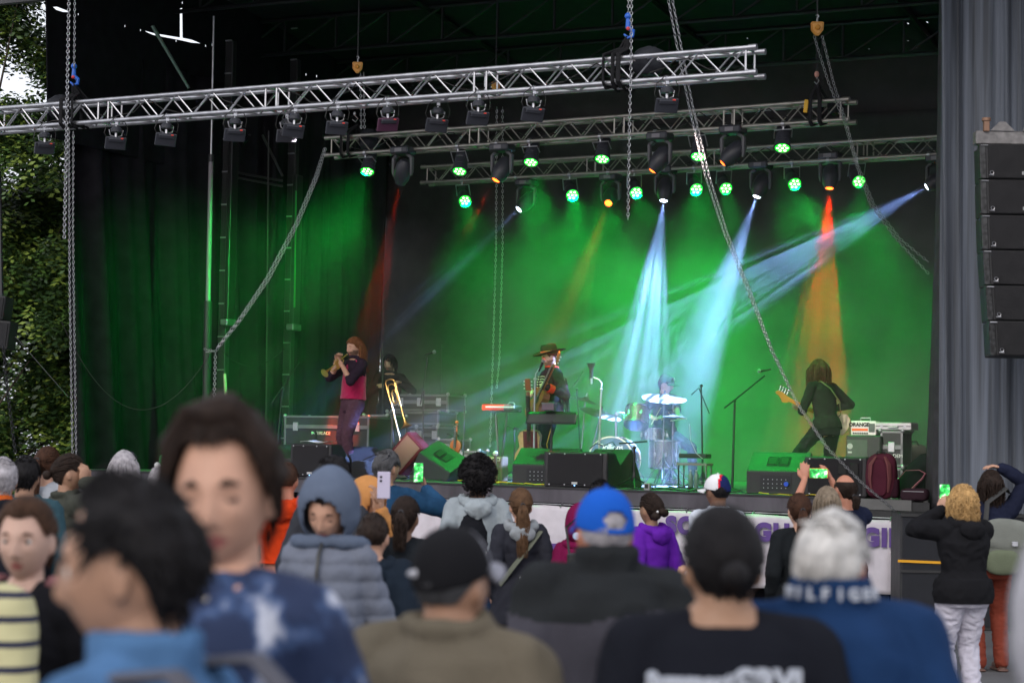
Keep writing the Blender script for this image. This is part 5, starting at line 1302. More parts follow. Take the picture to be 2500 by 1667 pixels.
def head_points(k=1.):           # a sculpted head as a displaced sphere, centre at eye height, facing +y
    nu, nv = 48, 34; vs = []; 
    for i in range(nv+1):
        ph = math.pi*i/nv - math.pi/2
        for j in range(nu):
            th = 2*math.pi*j/nu; x, y, z = math.cos(ph)*math.sin(th), math.cos(ph)*math.cos(th), math.sin(ph)
            X, Y, Z = x*.0755, y*.096, z*.118
            if z < 0:
                t = -z; X *= 1-.24*t**1.7; 
                if y < 0: Y *= 1-.42*t
                else: Y *= 1-.06*t
            else: Y *= 1.+.02*z
            if y < 0: Y -= .012*math.exp(-((Z-.03)/.05)**2)*(-y)
            g = lambda c, s, v: math.exp(-((v-c)/s)**2)
            if y > .2:
                ax = abs(X)
                Y += .005*g(.022,.012,Z)*g(0,.05,X)                      # brow
                Y -= .010*g(.0,.013,Z)*g(.031,.015,ax)                   # sockets
                Y += .004*g(-.028,.016,Z)*g(.045,.018,ax)                # cheeks
                if Z < .012: Y += (.006+.021*min(1,max(0,(.012-Z)/.05)))*g(0,.0095,X)*(1 if Z > -.040 else math.exp(-((Z+.040)/.007)**2))
                Y += .006*g(-.042,.007,Z)*g(.012,.007,ax)                # nostrils
                Y += .006*g(-.064,.006,Z)*g(0,.02,X)+.006*g(-.077,.006,Z)*g(0,.017,X)
                Y -= .004*g(-.0705,.0025,Z)*g(0,.024,X)
                Y += .008*g(-.104,.014,Z)*g(0,.022,X)
                Y -= .004*g(.0,.2,Z)*g(.07,.02,ax)
            vs.append(Vector((X*k, Y*k, Z*k)))
    fs = []
    for i in range(nv):
        for j in range(nu): fs.append((i*nu+j, i*nu+(j+1)%nu, (i+1)*nu+(j+1)%nu, (i+1)*nu+j))
    return vs, fs

def hand_solids(mb, wrist, dirv, palmn, side, L, curl=.35, spread=.12, curls=None, thumb=.5):
    """fingers point along dirv, the palm faces palmn; side +1 puts the thumb on dirv x palmn"""
    d = Vector(dirv).normalized(); n = Vector(palmn); n = (n-d*n.dot(d)).normalized(); s = d.cross(n)*side   # toward the thumb
    k = L/.19; pc = wrist+d*.052*k
    M = Matrix((s, n, d)).transposed()
    mb.ell(wrist+d*.05*k, (.040*k,.0155*k,.052*k), M, 14, 9); mb.ell(wrist+d*.012*k, (.027*k,.019*k,.03*k), M, 12, 7)
    fl = [.072,.080,.074,.058]
    for i in range(4):
        o = (1.5-i)*.0205*k; base = wrist+d*(.088-.004*abs(i-1))*k+s*o; c = curls[i] if curls else curl*(1+.12*i)
        dd = (d+s*(1.5-i)*spread*.5).normalized(); p = base-dd*.012*k; a = 0; ls = [fl[i]*.48,fl[i]*.29,fl[i]*.23]; r = [.0098,.0090,.0082,.0070]
        for j in range(3):
            a += c*(.9 if j == 0 else 1.1)*1.05
            v = (dd*math.cos(a)+n*math.sin(a)).normalized(); q = p+v*(ls[j]*k+(.012*k if j == 0 else 0))
            mb.caps(p, r[j]*k, q, r[j+1]*k, 8); p = q
    tb = wrist+d*.022*k+s*.026*k; v1 = (s*.75+d*.75+n*.25*thumb).normalized(); v2 = (s*(.35-.5*thumb)+d*.9+n*(.7*thumb)).normalized()
    mb.caps(tb, .014*k, tb+v1*.038*k, .0115*k, 8); mb.caps(tb+v1*.038*k, .0115*k, tb+v1*.038*k+v2*.032*k, .0098*k, 8); mb.caps(tb+v1*.038*k+v2*.032*k, .0098*k, tb+v1*.038*k+v2*.055*k, .0078*k, 8)

SK = {'light': (.50,.28,.195), 'pale': (.52,.33,.26), 'tan': (.36,.20,.13), 'olive': (.33,.185,.115), 'brown': (.17,.085,.05), 'red': (.46,.20,.13)}
def skin_m(kind): return mat('skin_'+kind, SK[kind], .5, vary=.10, vscale=16, bump=.15, bscale=90, spec=.4)
def hair_m(name, c, v=.35): return mat('hair_'+name, c, .6, vary=v, vscale=30, spec=.12)
HC = {'black': (.010,.009,.010), 'dark': (.022,.014,.011), 'brown': (.055,.028,.017), 'auburn': (.17,.065,.028), 'lightbrown': (.10,.055,.030), 'blonde': (.42,.26,.11), 'ash': (.19,.15,.11), 'grey': (.22,.21,.21), 'darkgrey': (.07,.07,.075), 'white': (.50,.485,.47), 'silver': (.32,.30,.32), 'redbrown': (.050,.023,.014)}

def fold_noise(me, amp, fr, seed, hfn=None, zs=1.):
    c = coords(me); n = normals(me); out = c.copy()
    for i in range(len(c)):
        v = Vector((c[i][0]*fr, c[i][1]*fr, c[i][2]*fr*zs+seed)); w = noise.noise(v*.5)*1.2
        f = noise.noise(v+Vector((w,w,w)))+.45*noise.noise(v*2.3); f = 1-abs(f)*2.2 if True else f
        a = amp*f
        if hfn: a += hfn(c[i])
        out[i] += n[i]*a
    setc(me, out)

class Person: pass
def person(label, loc, yaw, H=1.75, skin='light', hair=None, top=None, legs=None, shoes=(.02,.02,.022), hy=0., hp=0., hr=0., lean=0., side=0., twist=0.,
           rh=None, lh=None, rel=None, lel=None, rhand=None, lhand=None, bulk=1., vox=.011, feet=None, group=None, knees=None, fem=False, shoulder=1., hs=1., sit=None, feat=1., base_z=0., cvox=None, neckl=0., seed=None, name='person', beard=None, brows=True, lips=True, eyes=False, crouch=0.):
    """loc = point on the ground; yaw 0 faces away from the camera. rh/lh: wrist targets in body fractions of H (x right, y forward, z up)"""
    pr = Person(); S = H; seed = seed if seed is not None else random.Random(label).random()*50
    t = thing(name, label, 'person', loc, yaw, group); pr.root = t; pr.H = H
    # --- joints
    pz = .53-crouch if sit is None else sit; P0 = V3(0,0,pz*S)
    Rl = Matrix.Rotation(side, 3, 'Y') @ Matrix.Rotation(-lean, 3, 'X') @ Matrix.Rotation(twist, 3, 'Z')
    def UP(x, y, z): return P0+Rl @ V3(x*S, y*S, (z-.53)*S)
    Rh = Rl @ Matrix.Rotation(lean*.6, 3, 'X') @ Matrix.Rotation(hy, 3, 'Z') @ Matrix.Rotation(hp, 3, 'X') @ Matrix.Rotation(hr, 3, 'Y')
    hs *= 1.06; kh = S/1.75*hs if S > 1.55 else (S/1.75*.5+.5)*hs
    nb = UP(0,-.012,.835); HB = nb+Rl @ V3(0,.008*S,(.031+neckl)*S); HC_ = HB+Rh @ V3(0,.012,.075)*kh
    pr.head = Matrix.Translation(HC_) @ Rh.to_4x4(); pr.kh = kh; pr.UP = UP; pr.Rl = Rl
    sw = .100*shoulder*(.92 if fem else 1.)
    sh = {1: UP(sw,-.006,.788), -1: UP(-sw,-.006,.788)}
    wr = {}; el = {}
    for q, tgt, hint in ((1, rh, rel), (-1, lh, lel)):
        if tgt is None: w_ = UP(q*(sw+.035), .02, .50+random.Random(label+str(q)).uniform(-.004,.006)); hint = hint or V3(q*.3,-1,0)
        else: w_ = V3(*tgt)*S; hint = hint or V3(q*.6,-.2,-1)
        l1, l2 = .172*S, .150*S
        if (w_-sh[q]).length > (l1+l2)*.995: w_ = sh[q]+(w_-sh[q]).normalized()*(l1+l2)*.995
        el[q] = ik(sh[q], w_, l1, l2, hint); wr[q] = w_
    pr.wr, pr.el, pr.sh = wr, el, sh
    feet = feet or {1: (.058,.005), -1: (-.058,-.005)}
    hipj = {q: P0+V3(q*.052*S,0,-.01*S) for q in (1,-1)}; ank = {q: V3(feet[q][0]*S, feet[q][1]*S, .045*S+(feet[q][2]*S if len(feet[q]) > 2 else 0)) for q in (1,-1)}
    kn = {q: ik(hipj[q], ank[q], .245*S, .245*S, (knees or {}).get(q, V3(q*.1,1,0))) for q in (1,-1)}
    pr.ank, pr.kn = ank, kn
    B = bulk
    sections = [(.455,.080,.058),(.50,.096,.070),(.54,.094,.068),(.60,.080,.060),(.66,.085,.062),(.72,.094,.066),(.765,.097,.064),(.795,.084,.055),(.818,.060,.044),(.842,.036,.034)]
    if fem: sections = [(.455,.082,.060),(.50,.100,.072),(.54,.094,.066),(.61,.070,.054),(.67,.078,.058),(.73,.086,.068),(.765,.086,.058),(.795,.074,.050),(.818,.050,.040),(.842,.032,.030)]
    def torso(mb, infl, z0=.455, z1=.85, yb=0., zadd=None):
        rings = []
        for (z, rx, ry) in sections:
            if z < z0-1e-6 or z > z1: continue
            f = min(1., max(0., (.86-z)/.06))
            rings.append([UP(((rx*B+infl*f/S)*math.cos(a)), ((ry*B+infl*f/S)*math.sin(a))+yb-.004, z) for a in [2*math.pi*k/24 for k in range(24)]])
        mb.loft(rings)
    body = MB(); torso(body, -.006)
    body.caps(nb-Rl@V3(0,0,.03*S), .036*S*(.85 if fem else 1.), HC_-Rh@V3(0,.018,.05)*kh, .033*S*(.85 if fem else 1.), 14)
    vs, fs = head_points(kh); body.add([HC_+Rh@v for v in vs], fs)
    for q in (1,-1):
        body.ell(HC_+Rh@(V3(q*.077,-.010,-.012)*kh), (.0075*kh,.019*kh,.031*kh), Rh @ Matrix.Rotation(q*.25,3,'Z'), 10, 8)
        body.caps(sh[q], .029*S*B, UP(q*.03,-.008,.812), .024*S, 12); body.caps(sh[q], .030*S*B, el[q], .0235*S, 12); body.caps(el[q], .0240*S, wr[q], .0150*S, 12)
        body.caps(hipj[q], .050*S*B, kn[q], .031*S, 12); body.caps(kn[q], .031*S, ank[q], .021*S, 12)
        body.caps(ank[q], .02*S, V3(ank[q].x, ank[q].y+.09*S, ank[q].z-.027*S), .018*S, 8)
        hd = (rhand if q == 1 else lhand) or {}
        d = Vector(hd.get('d', (wr[q]-el[q]).normalized()+V3(0,.15,-.05))); n = Vector(hd.get('n', (-q,.2,0)))
        hand_solids(body, wr[q]+(wr[q]-el[q]).normalized()*.004, d, n, hd.get('side', -q), .108*S*hd.get('k',1.), hd.get('curl',.32), hd.get('spread',.15), hd.get('curls'), hd.get('thumb',.5))
    me = remesh(body, vox, 1, .4)
    ms = [skin_m(skin)]
    if lips or beard:
        Hi = pr.head.inverted(); c = coords(me); Hm = np.array(Hi.to_3x3()); tr = np.array(Hi.translation); lc = (c @ Hm.T+tr)/kh
        ms.append(mat('lips', (.36,.12,.105), .5) if skin != 'brown' else mat('lips_dark', (.12,.045,.04), .45))
        if beard: ms.append(mat('stubble_'+beard, tuple(x*.6+y*.25 for x,y in zip(HC[beard], SK[skin])), .8, vary=.3, vscale=60))
        for p in me.polygons:
            x, y, z = lc[list(p.vertices)].mean(axis=0)
            fq = feat**.5
            if y > .055 and abs(x) < .021*fq*(1-abs(z+.0705)/(.016*fq)) and abs(z+.0705) < .010*fq: p.material_index = 1
            elif beard and y > -.005 and -.125 < z < -.045+.02*(abs(x) > .05) and (y < .094) and not (abs(x) < .015 and z > -.056): p.material_index = 2
    link('body', me, ms, t, True, 180)
    if eyes:
        for q in (-1,1):
            c = HC_+Rh@(V3(q*.031,.0725,.0)*kh)
            if eyes == 'open': MB().ell(c, (.0115*kh), nu=14, nv=10).build('eye', mat('eye_white', (.45,.42,.40), .3), t).name; MB().ell(c+Rh@V3(0,.0070,0)*kh, .0063*kh, nu=12, nv=8).build('iris', mat('iris_dark', (.03,.018,.012), .2), t)
            else: MB().tube([c+Rh@(V3(x,.009,-.002-.004*(1-(x/.014)**2))*kh) for x in (-.013,-.006,0,.006,.013)], .0022*kh*feat*1.2, 5).build('eyelashes', mat('lash', (.06,.032,.026), .6), t)
    hcn = hair.get('c','dark') if hair else 'dark'
    if brows and (eyes or abs(hy) > .9 or abs(yaw) > 1.2):
        for q in (-1,1): MB().tube([HC_+Rh@(V3(q*x,y,z)*kh) for x,y,z in ((.013,.091,.019),(.028,.088,.024),(.044,.075,.02))], [.004*kh*feat,.0045*kh*feat,.0025*kh*feat], 6).build('eyebrow', hair_m(hcn, HC[hcn]), t)
    if hair: make_hair(pr, t, **hair)
    if legs: make_legs(pr, t, P0, hipj, kn, ank, S, B, torso, vox, seed, **legs)
    if shoes is not None:
        for q in (1,-1):
            mb = MB(); a = ank[q]; mb.ell(V3(a.x, a.y+.045*S, a.z-.018*S), (.028*S,.075*S,.026*S)); mb.ell(V3(a.x,a.y-.004*S,a.z+.0*S), (.026*S,.03*S,.036*S)); mb.box((a.x,a.y+.04*S,a.z-.037*S),(.052*S,.15*S,.013*S),bev=.006)
            sm = remesh(mb, .008, 1); link('shoe', sm, mat('shoe_%d_%d_%d' % tuple(int(x*255) for x in shoes), shoes, .5), t, True, 180)
    if top: make_top(pr, t, torso, S, B, vox, seed, cvox, **top)
    return pr

def make_legs(pr, t, P0, hipj, kn, ank, S, B, torso, vox, seed, m=None, loose=.010, length=1., name='trousers', amp=.006, flare=0., belt=None, stripe=None):
    mb = MB(); torso(mb, loose*.8, .455, .585)
    for q in (1,-1):
        e = ank[q] if length >= 1 else kn[q].lerp(ank[q], length)
        mb.caps(hipj[q], .053*S*B+loose*.6, kn[q], .034*S+loose, 14); mb.caps(kn[q], .034*S+loose, e, (.026+flare)*S+loose, 14)
    me = remesh(mb, max(vox, .009), 2); fold_noise(me, amp, 11, seed, zs=1.5); link(name, me, m, t, True, 180)
    if belt: 
        mb = MB(); rr_ = [pr.UP((.086*B+.014/S)*math.cos(a), (.066*B+.014/S)*math.sin(a)-.004, .585) for a in [k*math.pi/12 for k in range(24)]]; mb.tube(rr_, .017, 6, closed=True, flat=.35); mb.build('belt', belt, t)
    if stripe:
        for q in (1,-1):
            o = V3(q*(.036*S+loose+.012),0,0); mb = MB(); mb.tube([hipj[q]+o*1.15, kn[q]+o, ank[q]+o*.85], .012, 6, flat=.4); mb.build('side_stripe', stripe, t)

def make_top(pr, t, torso, S, B, vox, seed, cvox, m=None, loose=.018, hem=.50, sleeve=1., collar=None, hood=None, name='jacket', amp=.007, fr=9, puffer=False, cuff=None, text=None, inner=None, skirt=0., collar_h=.03, yoke=None, vest=False, hood_m=None, zip_=False):
    mb = MB(); UP = pr.UP; Rl = pr.Rl
    torso(mb, loose, .455, .835); amp *= .8
    mb.loft([[UP((x*B+loose/S+.008)*math.cos(a), (y*B+loose/S+.008)*math.sin(a)-.004, z) for a in [2*math.pi*k/24 for k in range(24)]] for z,x,y in ((.455,.086,.062),(.50,.097,.071),(.54,.095,.069),(.575,.086,.064))])
    if hem < .455 or skirt:
        rings = []
        for z, g in ((.56,.004),(.50,.008+skirt*.4),(hem,.010+skirt)):
            rings.append([UP((.098*B+loose/S+g)*math.cos(a), (.072*B+loose/S+g)*math.sin(a)-.004, z) for a in [2*math.pi*k/24 for k in range(24)]])
        mb.loft(rings)
    for q in (1,-1):
        if vest: mb.caps(pr.sh[q]*.75+UP(0,0,.812)*.25, .026*S*B+loose*.5, UP(q*.05,0,.80), .03*S, 12); continue
        a, e, w_ = pr.sh[q], pr.el[q], pr.wr[q]
        mb.caps(a, .032*S*B+loose*.75, e, .026*S+loose*.85, 14)
        if sleeve > .5: mb.caps(e, .026*S+loose*.85, e.lerp(w_, (sleeve-.5)*2*.96), .019*S+loose*.7, 14)
        mb.caps(a+UP(0,0,.010)-UP(0,0,0), .028*S+loose*.6, UP(q*.03,-.008,.812), .026*S+loose*.3, 12)
    if collar == 'up':
        rings = [[UP((.045+.006*k)*math.cos(a)*(1.1-.12*k)+0, (.043+.006*k)*math.sin(a)*(1.1-.12*k)-.012, .815+collar_h*k) for a in [2*math.pi*j/20 for j in range(20)]] for k in (0,.5,1.)]
        mb.loft(rings)
    elif collar == 'soft':
        mb.tube([UP(.050*math.cos(a), .044*math.sin(a)-.012, .838+.006*math.sin(a)) for a in [2*math.pi*j/18 for j in range(18)]], .013*S*.6+.004, 8, closed=True)
    me = remesh(mb, cvox or max(vox, .010), 3, .5)
    hf = None
    if puffer: hf = lambda c: .010*(abs(math.sin(c[2]*math.pi/.068))**.45-.7)
    fold_noise(me, amp, fr, seed, hf)
    # trim the hem (and short sleeves)
    bm = bmesh.new(); bm.from_mesh(me)
    pz = UP(0,0,hem); nz = Rl @ V3(0,0,1)
    bmesh.ops.bisect_plane(bm, geom=bm.verts[:]+bm.edges[:]+bm.faces[:], plane_co=pz, plane_no=-nz, clear_outer=False)
    arms = [(pr.sh[q], pr.el[q], pr.wr[q]) for q in (1,-1)]
    def near_arm(c):
        for a, e, w_ in arms:
            for p, q_ in ((a,e),(e,w_)):
                d = q_-p; s_ = max(0,min(1,(c-p).dot(d)/d.length_squared))
                if (c-(p+d*s_)).length < .026*S+loose+.012 and (p is e or s_ > .5) and abs(c.x) > .085*S: return True
        return False
    kill = [f for f in bm.faces if (f.calc_center_median()-pz).dot(nz) < 0 and not near_arm(f.calc_center_median())]
    if sleeve <= .5:
        for f in bm.faces:
            c = f.calc_center_median()
            for a, e, w_ in arms:
                d = (e-a).normalized()
                if (c-a).dot(d) > (e-a).length*(sleeve*2*.9) and (c-(a+d*(c-a).dot(d))).length < .07*S: kill.append(f); break
    bmesh.ops.delete(bm, geom=list(set(kill)), context='FACES'); bm.to_mesh(me); bm.free()
    o = link(name, me, m, t, True, 180)
    md = o.modifiers.new('thick','SOLIDIFY'); md.thickness = .004; md.offset = -1
    if yoke:
        c = coords(me); me.materials.append(yoke); zc = UP(0,0,.755)
        for p in me.polygons:
            if (Vector(c[list(p.vertices)].mean(axis=0))-zc).dot(nz) > .02*math.sin(c[p.vertices[0]][0]*12): p.material_index = 1
    if cuff:
        for q in (1,-1):
            d = (pr.wr[q]-pr.el[q]).normalized(); w_ = pr.wr[q]; MB().lathe([(.022*S+loose*.7,-.075),(.024*S+loose*.7,-.07),(.024*S+loose*.75,.0),(.020*S+loose*.6,.004),(.018*S,-.02)], w_-d*.01, d, 18).build('cuff', cuff, t)
    hm = hood_m or m
    if hood == 'down':
        hb = MB(); pts = [UP(.068*math.sin(a), -.038-.038*math.cos(a)*1.0+.02, .830-.02*math.cos(a)) for a in [(-2.2+4.4*k/14) for k in range(15)]]
        hb.tube(pts, [(.016+.018*math.sin(math.pi*k/14))*S*.62+.006 for k in range(15)], 10)
        hb.ell(UP(0,-.088,.792), (.062*S,.026*S,.042*S), Rl); hb.caps(UP(0,-.09,.80), .03*S, UP(.0,-.088,.755), .012*S)
        hme = remesh(hb, .009, 2); fold_noise(hme, .006, 12, seed); link('hood', hme, hm, t, True, 180)
    elif hood == 'up':
        Mh = pr.head; k = pr.kh; g = MB()
        def f(u, v):
            th = 2*math.pi*u; ph = (v-.5)*math.pi
            x, y, z = math.cos(ph)*math.sin(th), math.cos(ph)*math.cos(th), math.sin(ph)
            X, Y, Z = x*.112*k, y*.122*k-.018*k, z*.145*k+.018*k
            if y < 0 and z > -.3: Y -= .015*k*(z+.3)*(-y)
            if z < -.2: X *= 1+.1*(-z)
            return Mh @ Vector((X,Y,Z))
        nu, nv = 44, 30; vs = []; keep = []
        g.grid(f, nu, nv)
        bm = bmesh.new(); me2 = g.mesh('h'); bm.from_mesh(me2); bmesh.ops.remove_doubles(bm, verts=bm.verts, dist=1e-4)
        Mi = Mh.inverted()
        def isface(c):
            l = (Mi @ c)/k; return l.y > .035 and (l.x/.078)**2+((l.z+.025)/.112)**2 < 1.
        bmesh.ops.delete(bm, geom=[f_ for f_ in bm.faces if isface(f_.calc_center_median())], context='FACES'); bm.to_mesh(me2); bm.free()
        fold_noise(me2, .004, 10, seed); ho = link('hood', me2, hm, t, True, 180); md = ho.modifiers.new('t','SOLIDIFY'); md.thickness = .014*k; md.offset = -1; sb = ho.modifiers.new('sb','SUBSURF'); sb.levels = 1; sb.render_levels = 1
        hb = MB(); hb.tube([UP(.085*math.sin(a), -.035-.045*math.cos(a)*1.0+.025, .826-.008*math.cos(a)) for a in [(2*math.pi*k_/20) for k_ in range(20)]], .021*S*.6+.008, 8, closed=True)
        hme = remesh(hb, .009, 2); fold_noise(hme, .005, 12, seed); link('hood_base', hme, hm, t, True, 180)
    if inner: 
        mb = MB(); mb.lathe([(.04*S,0),(.038*S,.022*S),(.034*S,.03*S),(.03*S,.024*S)], UP(0,-.012,.828), Rl@V3(0,.1,1), 20); mb.build('inner_collar', inner, t)
    if text:
        body, size, z, m3 = text; M = wallM(UP(0,-.080*B-loose/S-.011,z), Rl@V3(1,0,0), Rl@V3(0,.12,1)); text_on('lettering', body, size, M, m3, t, bold=.003)
    if zip_:
        mb = MB(); mb.tube([UP(0,.075*B*f_+loose/S+.006,z) for z,f_ in ((.83,.45),(.80,.82),(.76,.98),(.70,.97),(.62,.90),(.52,1.04))], .008, 6, flat=.6); mb.build('zip', mat('zip_dark', (.01,.011,.013), .4), t)

# ---------------- hair: a skull cap plus many combed locks
def make_hair(pr, t, style='short', c='dark', length=.0, n=None, part=0., seed=1, name='hair', face=.0, bald=0., openf=False, curl=0.):
    M = pr.head; k = pr.kh; rs = random.Random(seed*7+int(length*100)); m = hair_m(c, HC[c]); mb = MB()
    down = Vector((0,0,-1)); Mi3 = M.to_3x3(); dl = Mi3.inverted() @ down       # gravity in head space
    def skull(th, ph, r=1.):     # th around (0 front), ph elevation
        x, y, z = math.cos(ph)*math.sin(th), math.cos(ph)*math.cos(th), math.sin(ph)
        X, Y, Z = x*.079, y*.099, z*.121
        if z < 0: X *= 1-.2*z*z; Y *= (1-.42*-z) if y < 0 else 1
        if y < 0: Y -= .012*math.exp(-((Z-.03)/.05)**2)*(-y)
        return Vector((X*r, Y*r, Z*r))
    def hairline(th):            # lowest elevation covered at angle th
        a = abs((th+math.pi) % (2*math.pi)-math.pi)
        if a < .75: return .62-.05*math.cos(a*4)+face
        if a < 1.25: return .62+(.02-.62)*(a-.75)/.5+face*(1-(a-.75)/.5)
        if a < 1.8: return .02-.1*(a-1.25)/.55 if style in ('long','bob','curtain') else .10+.16*math.sin((a-1.25)/.55*math.pi)
        if style == 'crop': return .10-.42*min(1,(a-1.8)/.6)
        return .1-.75*min(1,(a-1.8)/.7)
    thick = {'short':.011,'crop':.003,'afro':.055,'long':.014,'bob':.014,'tail':.006,'bun':.006,'curtain':.026,'medium':.016,'quiff':.011,'bald':.003}[style]
    # cap
    if style != 'bald' or True:
        nu, nv = 40, 18; rows = []
        for j in range(nv+1):
            for i in range(nu):
                th = 2*math.pi*i/nu; lo = hairline(th); 
                if style == 'bald': hi_ = .75-.25*abs(math.sin(th)) if True else 1
                ph = lo+(math.pi/2-lo)*j/nv
                if style == 'bald': ph = lo+((.55 if abs((th+math.pi)%(2*math.pi)-math.pi) > 1.2 else lo+.01)-lo)*j/nv
                p = skull(th, ph, 1.0)
                nrm = Vector((p.x/.0063, p.y/.0098, p.z/.0146)).normalized(); e = min(1, j/3)
                d = thick*(.25+.75*e)*(1+.5*noise.noise(p*38+Vector((seed,0,0)))+.35*noise.noise(p*90))
                if style == 'curtain': d += .018*max(0,nrm.z)*e+.010*max(0,nrm.y)*e
                rows.append(p+nrm*d)
        fs = [(j*nu+i, j*nu+(i+1)%nu, (j+1)*nu+(i+1)%nu, (j+1)*nu+i) for j in range(nv) for i in range(nu)]
        if style == 'bald': fs = [f for f in fs if (rows[f[0]]-rows[f[2]]).length > .004]
        mb.add([M @ (p*k) for p in rows], fs)
    if style == 'afro':
        for i in range(n or 1400):
            th = rs.uniform(0, 2*math.pi); lo = hairline(th)+.05; ph = math.asin(rs.uniform(math.sin(lo), 1)); p = skull(th, ph); nr = p.normalized()
            b = p+nr*(thick*rs.uniform(.75,1.25)+.006*noise.noise(p*30)); u = frame_to(nr); r0 = rs.uniform(.003,.006); pts = []
            for q in range(6): a = q*1.9+i; pts.append(M @ ((b+u.col[0]*math.cos(a)*r0*1.3+u.col[1]*math.sin(a)*r0*1.3+nr*(q*.0035-.006))*k))
            mb.tube(pts, [.0034*k]*5+[.001*k], 4)
    else:
        cnt = n or {'short':700,'crop':260,'long':420,'bob':380,'tail':260,'bun':240,'curtain':420,'medium':420,'quiff':420,'bald':160}[style]
        tie = {'tail': Vector((0,-.122,.035)), 'bun': Vector((0,-.118,-.01)), 'bald': Vector((0,-.115,-.045))}.get(style)
        if style == 'tail' and length > .3: tie = Vector((0,-.120,.01))
        for i in range(cnt):
            th = rs.uniform(0, 2*math.pi); lo = hairline(th)
            if style == 'bald': th = math.pi+rs.uniform(-1.7,1.7); lo = hairline(th)
            ph = math.asin(min(.995, rs.uniform(math.sin(lo), 1 if style != 'bald' else math.sin(.45)))); p = skull(th, ph)*1.0
            nr = Vector((p.x/.0063, p.y/.0098, p.z/.0146)).normalized(); b = p+nr*thick*.75; pts = [b]
            if tie is not None:
                for q in range(1,7):
                    f = q/6; w_ = b.lerp(tie, f); rr_ = skull(math.atan2(w_.x,w_.y), math.atan2(w_.z*.8, math.hypot(w_.x,w_.y))); mn = rr_.length*1.04+thick*.8
                    if w_.length < mn: w_ = w_.normalized()*mn
                    pts.append(w_+Vector((rs.uniform(-1,1),0,rs.uniform(-1,1)))*.002)
                r0 = .0042
            elif style in ('long','bob','curtain','medium'):
                # comb from the parting/crown outward, then hang
                tgt_th = th if abs(th-math.pi) < 2.2 else th; L = length*rs.uniform(.85,1.08); steps = 11; cur = b.copy()
                v = Vector((p.x-part*.02, p.y*.5-(.03 if style != 'curtain' else -.01), .0)).normalized()*.6+Vector((0,0,.15)) if p.z > .03 else Vector((0,0,-1))
                for q in range(steps):
                    v = (v*.62+dl*.55+Vector((rs.uniform(-1,1),rs.uniform(-1,1),0))*.07).normalized(); cur = cur+v*(L/steps)
                    e = Vector((cur.x/.082, cur.y/.103, cur.z/.122)); 
                    if e.length < 1.08 and cur.z > -.1: cur = Vector((e.x*.082, e.y*.103, e.z*.122))*(1.09/max(e.length,.2))
                    # keep off the face
                    if cur.y > .05 and cur.z < .045-face*.05 and abs(cur.x) < (.062 if style != 'curtain' else .045): cur.x = math.copysign(.066 if style != 'curtain' else .052, cur.x if abs(cur.x) > .004 else rs.choice((-1,1)))
                    if openf and cur.z < .055 and cur.y > .0: cur.y = -.004; cur.x = math.copysign(max(abs(cur.x), .080), cur.x)
                    if cur.z < -.11:
                        # shoulders push locks outward
                        if abs(cur.x) < .075 and cur.y > -.02: cur.y = cur.y if cur.y > .07 else -.03
                    pts.append(cur+Vector((math.sin(q*1.5+i),math.cos(q*1.5+i*1.7),math.sin(q+i)*.4))*curl)
                r0 = .0050
            else:
                L = {'short':.028,'crop':.012,'quiff':.022}[style]*rs.uniform(.7,1.3); fwd = Vector((rs.uniform(-.3,.3), (.6 if style != 'quiff' else .2) if p.y > -.03 else -.2, -.4 if p.z < .08 else (.15 if style != 'quiff' else .7)))
                fwd = fwd-nr*fwd.dot(nr)*.95; v = (nr*(.30 if style != 'quiff' else .6)+fwd).normalized(); cur = p+nr*thick*.55
                for q in range(4):
                    v = (v*.75+dl*.05+fwd*.2-nr*.10).normalized(); cur = cur+v*L/4; pts.append(cur.copy())
                r0 = .0042
            K = len(pts); mb.tube([M @ (q_*k) for q_ in pts], [r0*k*(1-.75*j/(K-1)) for j in range(K)], 4, cap=False)
        if style in ('tail','bald') and length:
            T = M @ (tie*k); back = Mi3 @ Vector((0,-1,0))
            for i in range(130):
                a = rs.uniform(0,6.28); rr_ = math.sqrt(rs.random()); off = Vector((math.cos(a)*rr_, math.sin(a)*rr_*.6, 0)); L = length*rs.uniform(.75,1.05); pts = []
                for j in range(10):
                    f = j/9; wd = (.012+.032*math.sin(min(1,f*1.25)*math.pi*.75))*(1 if style == 'tail' else .7)
                    pts.append(T+back*(.030*math.sin(min(1,f*3)*1.6)+.01)*k*(1 if length > .12 else 1)+Vector((0,0,-L*f*f*.3-L*f*.7+.012*math.sin(f*3)))+off*wd+Vector((.008*math.sin(f*7+i),0,0)))
                mb.tube(pts, [.0040]*9+[.001], 4, cap=False)
        if style == 'bun': mb.ell(M @ (tie*k)+Mi3@Vector((0,-.02,0)), .030*k)
    o = mb.build(name, m, t, recalc=False, angle=180)
    if style in ('tail','bald') and length:
        MB().tube([M @ ((tie+Vector((math.cos(a)*.014,-.014,math.sin(a)*.014)))*k) for a in [j*.785 for j in range(8)]], .005, 6, closed=True).build('hair_tie', mat('tie_dark', (.02,.02,.025), .6), t)
    return o

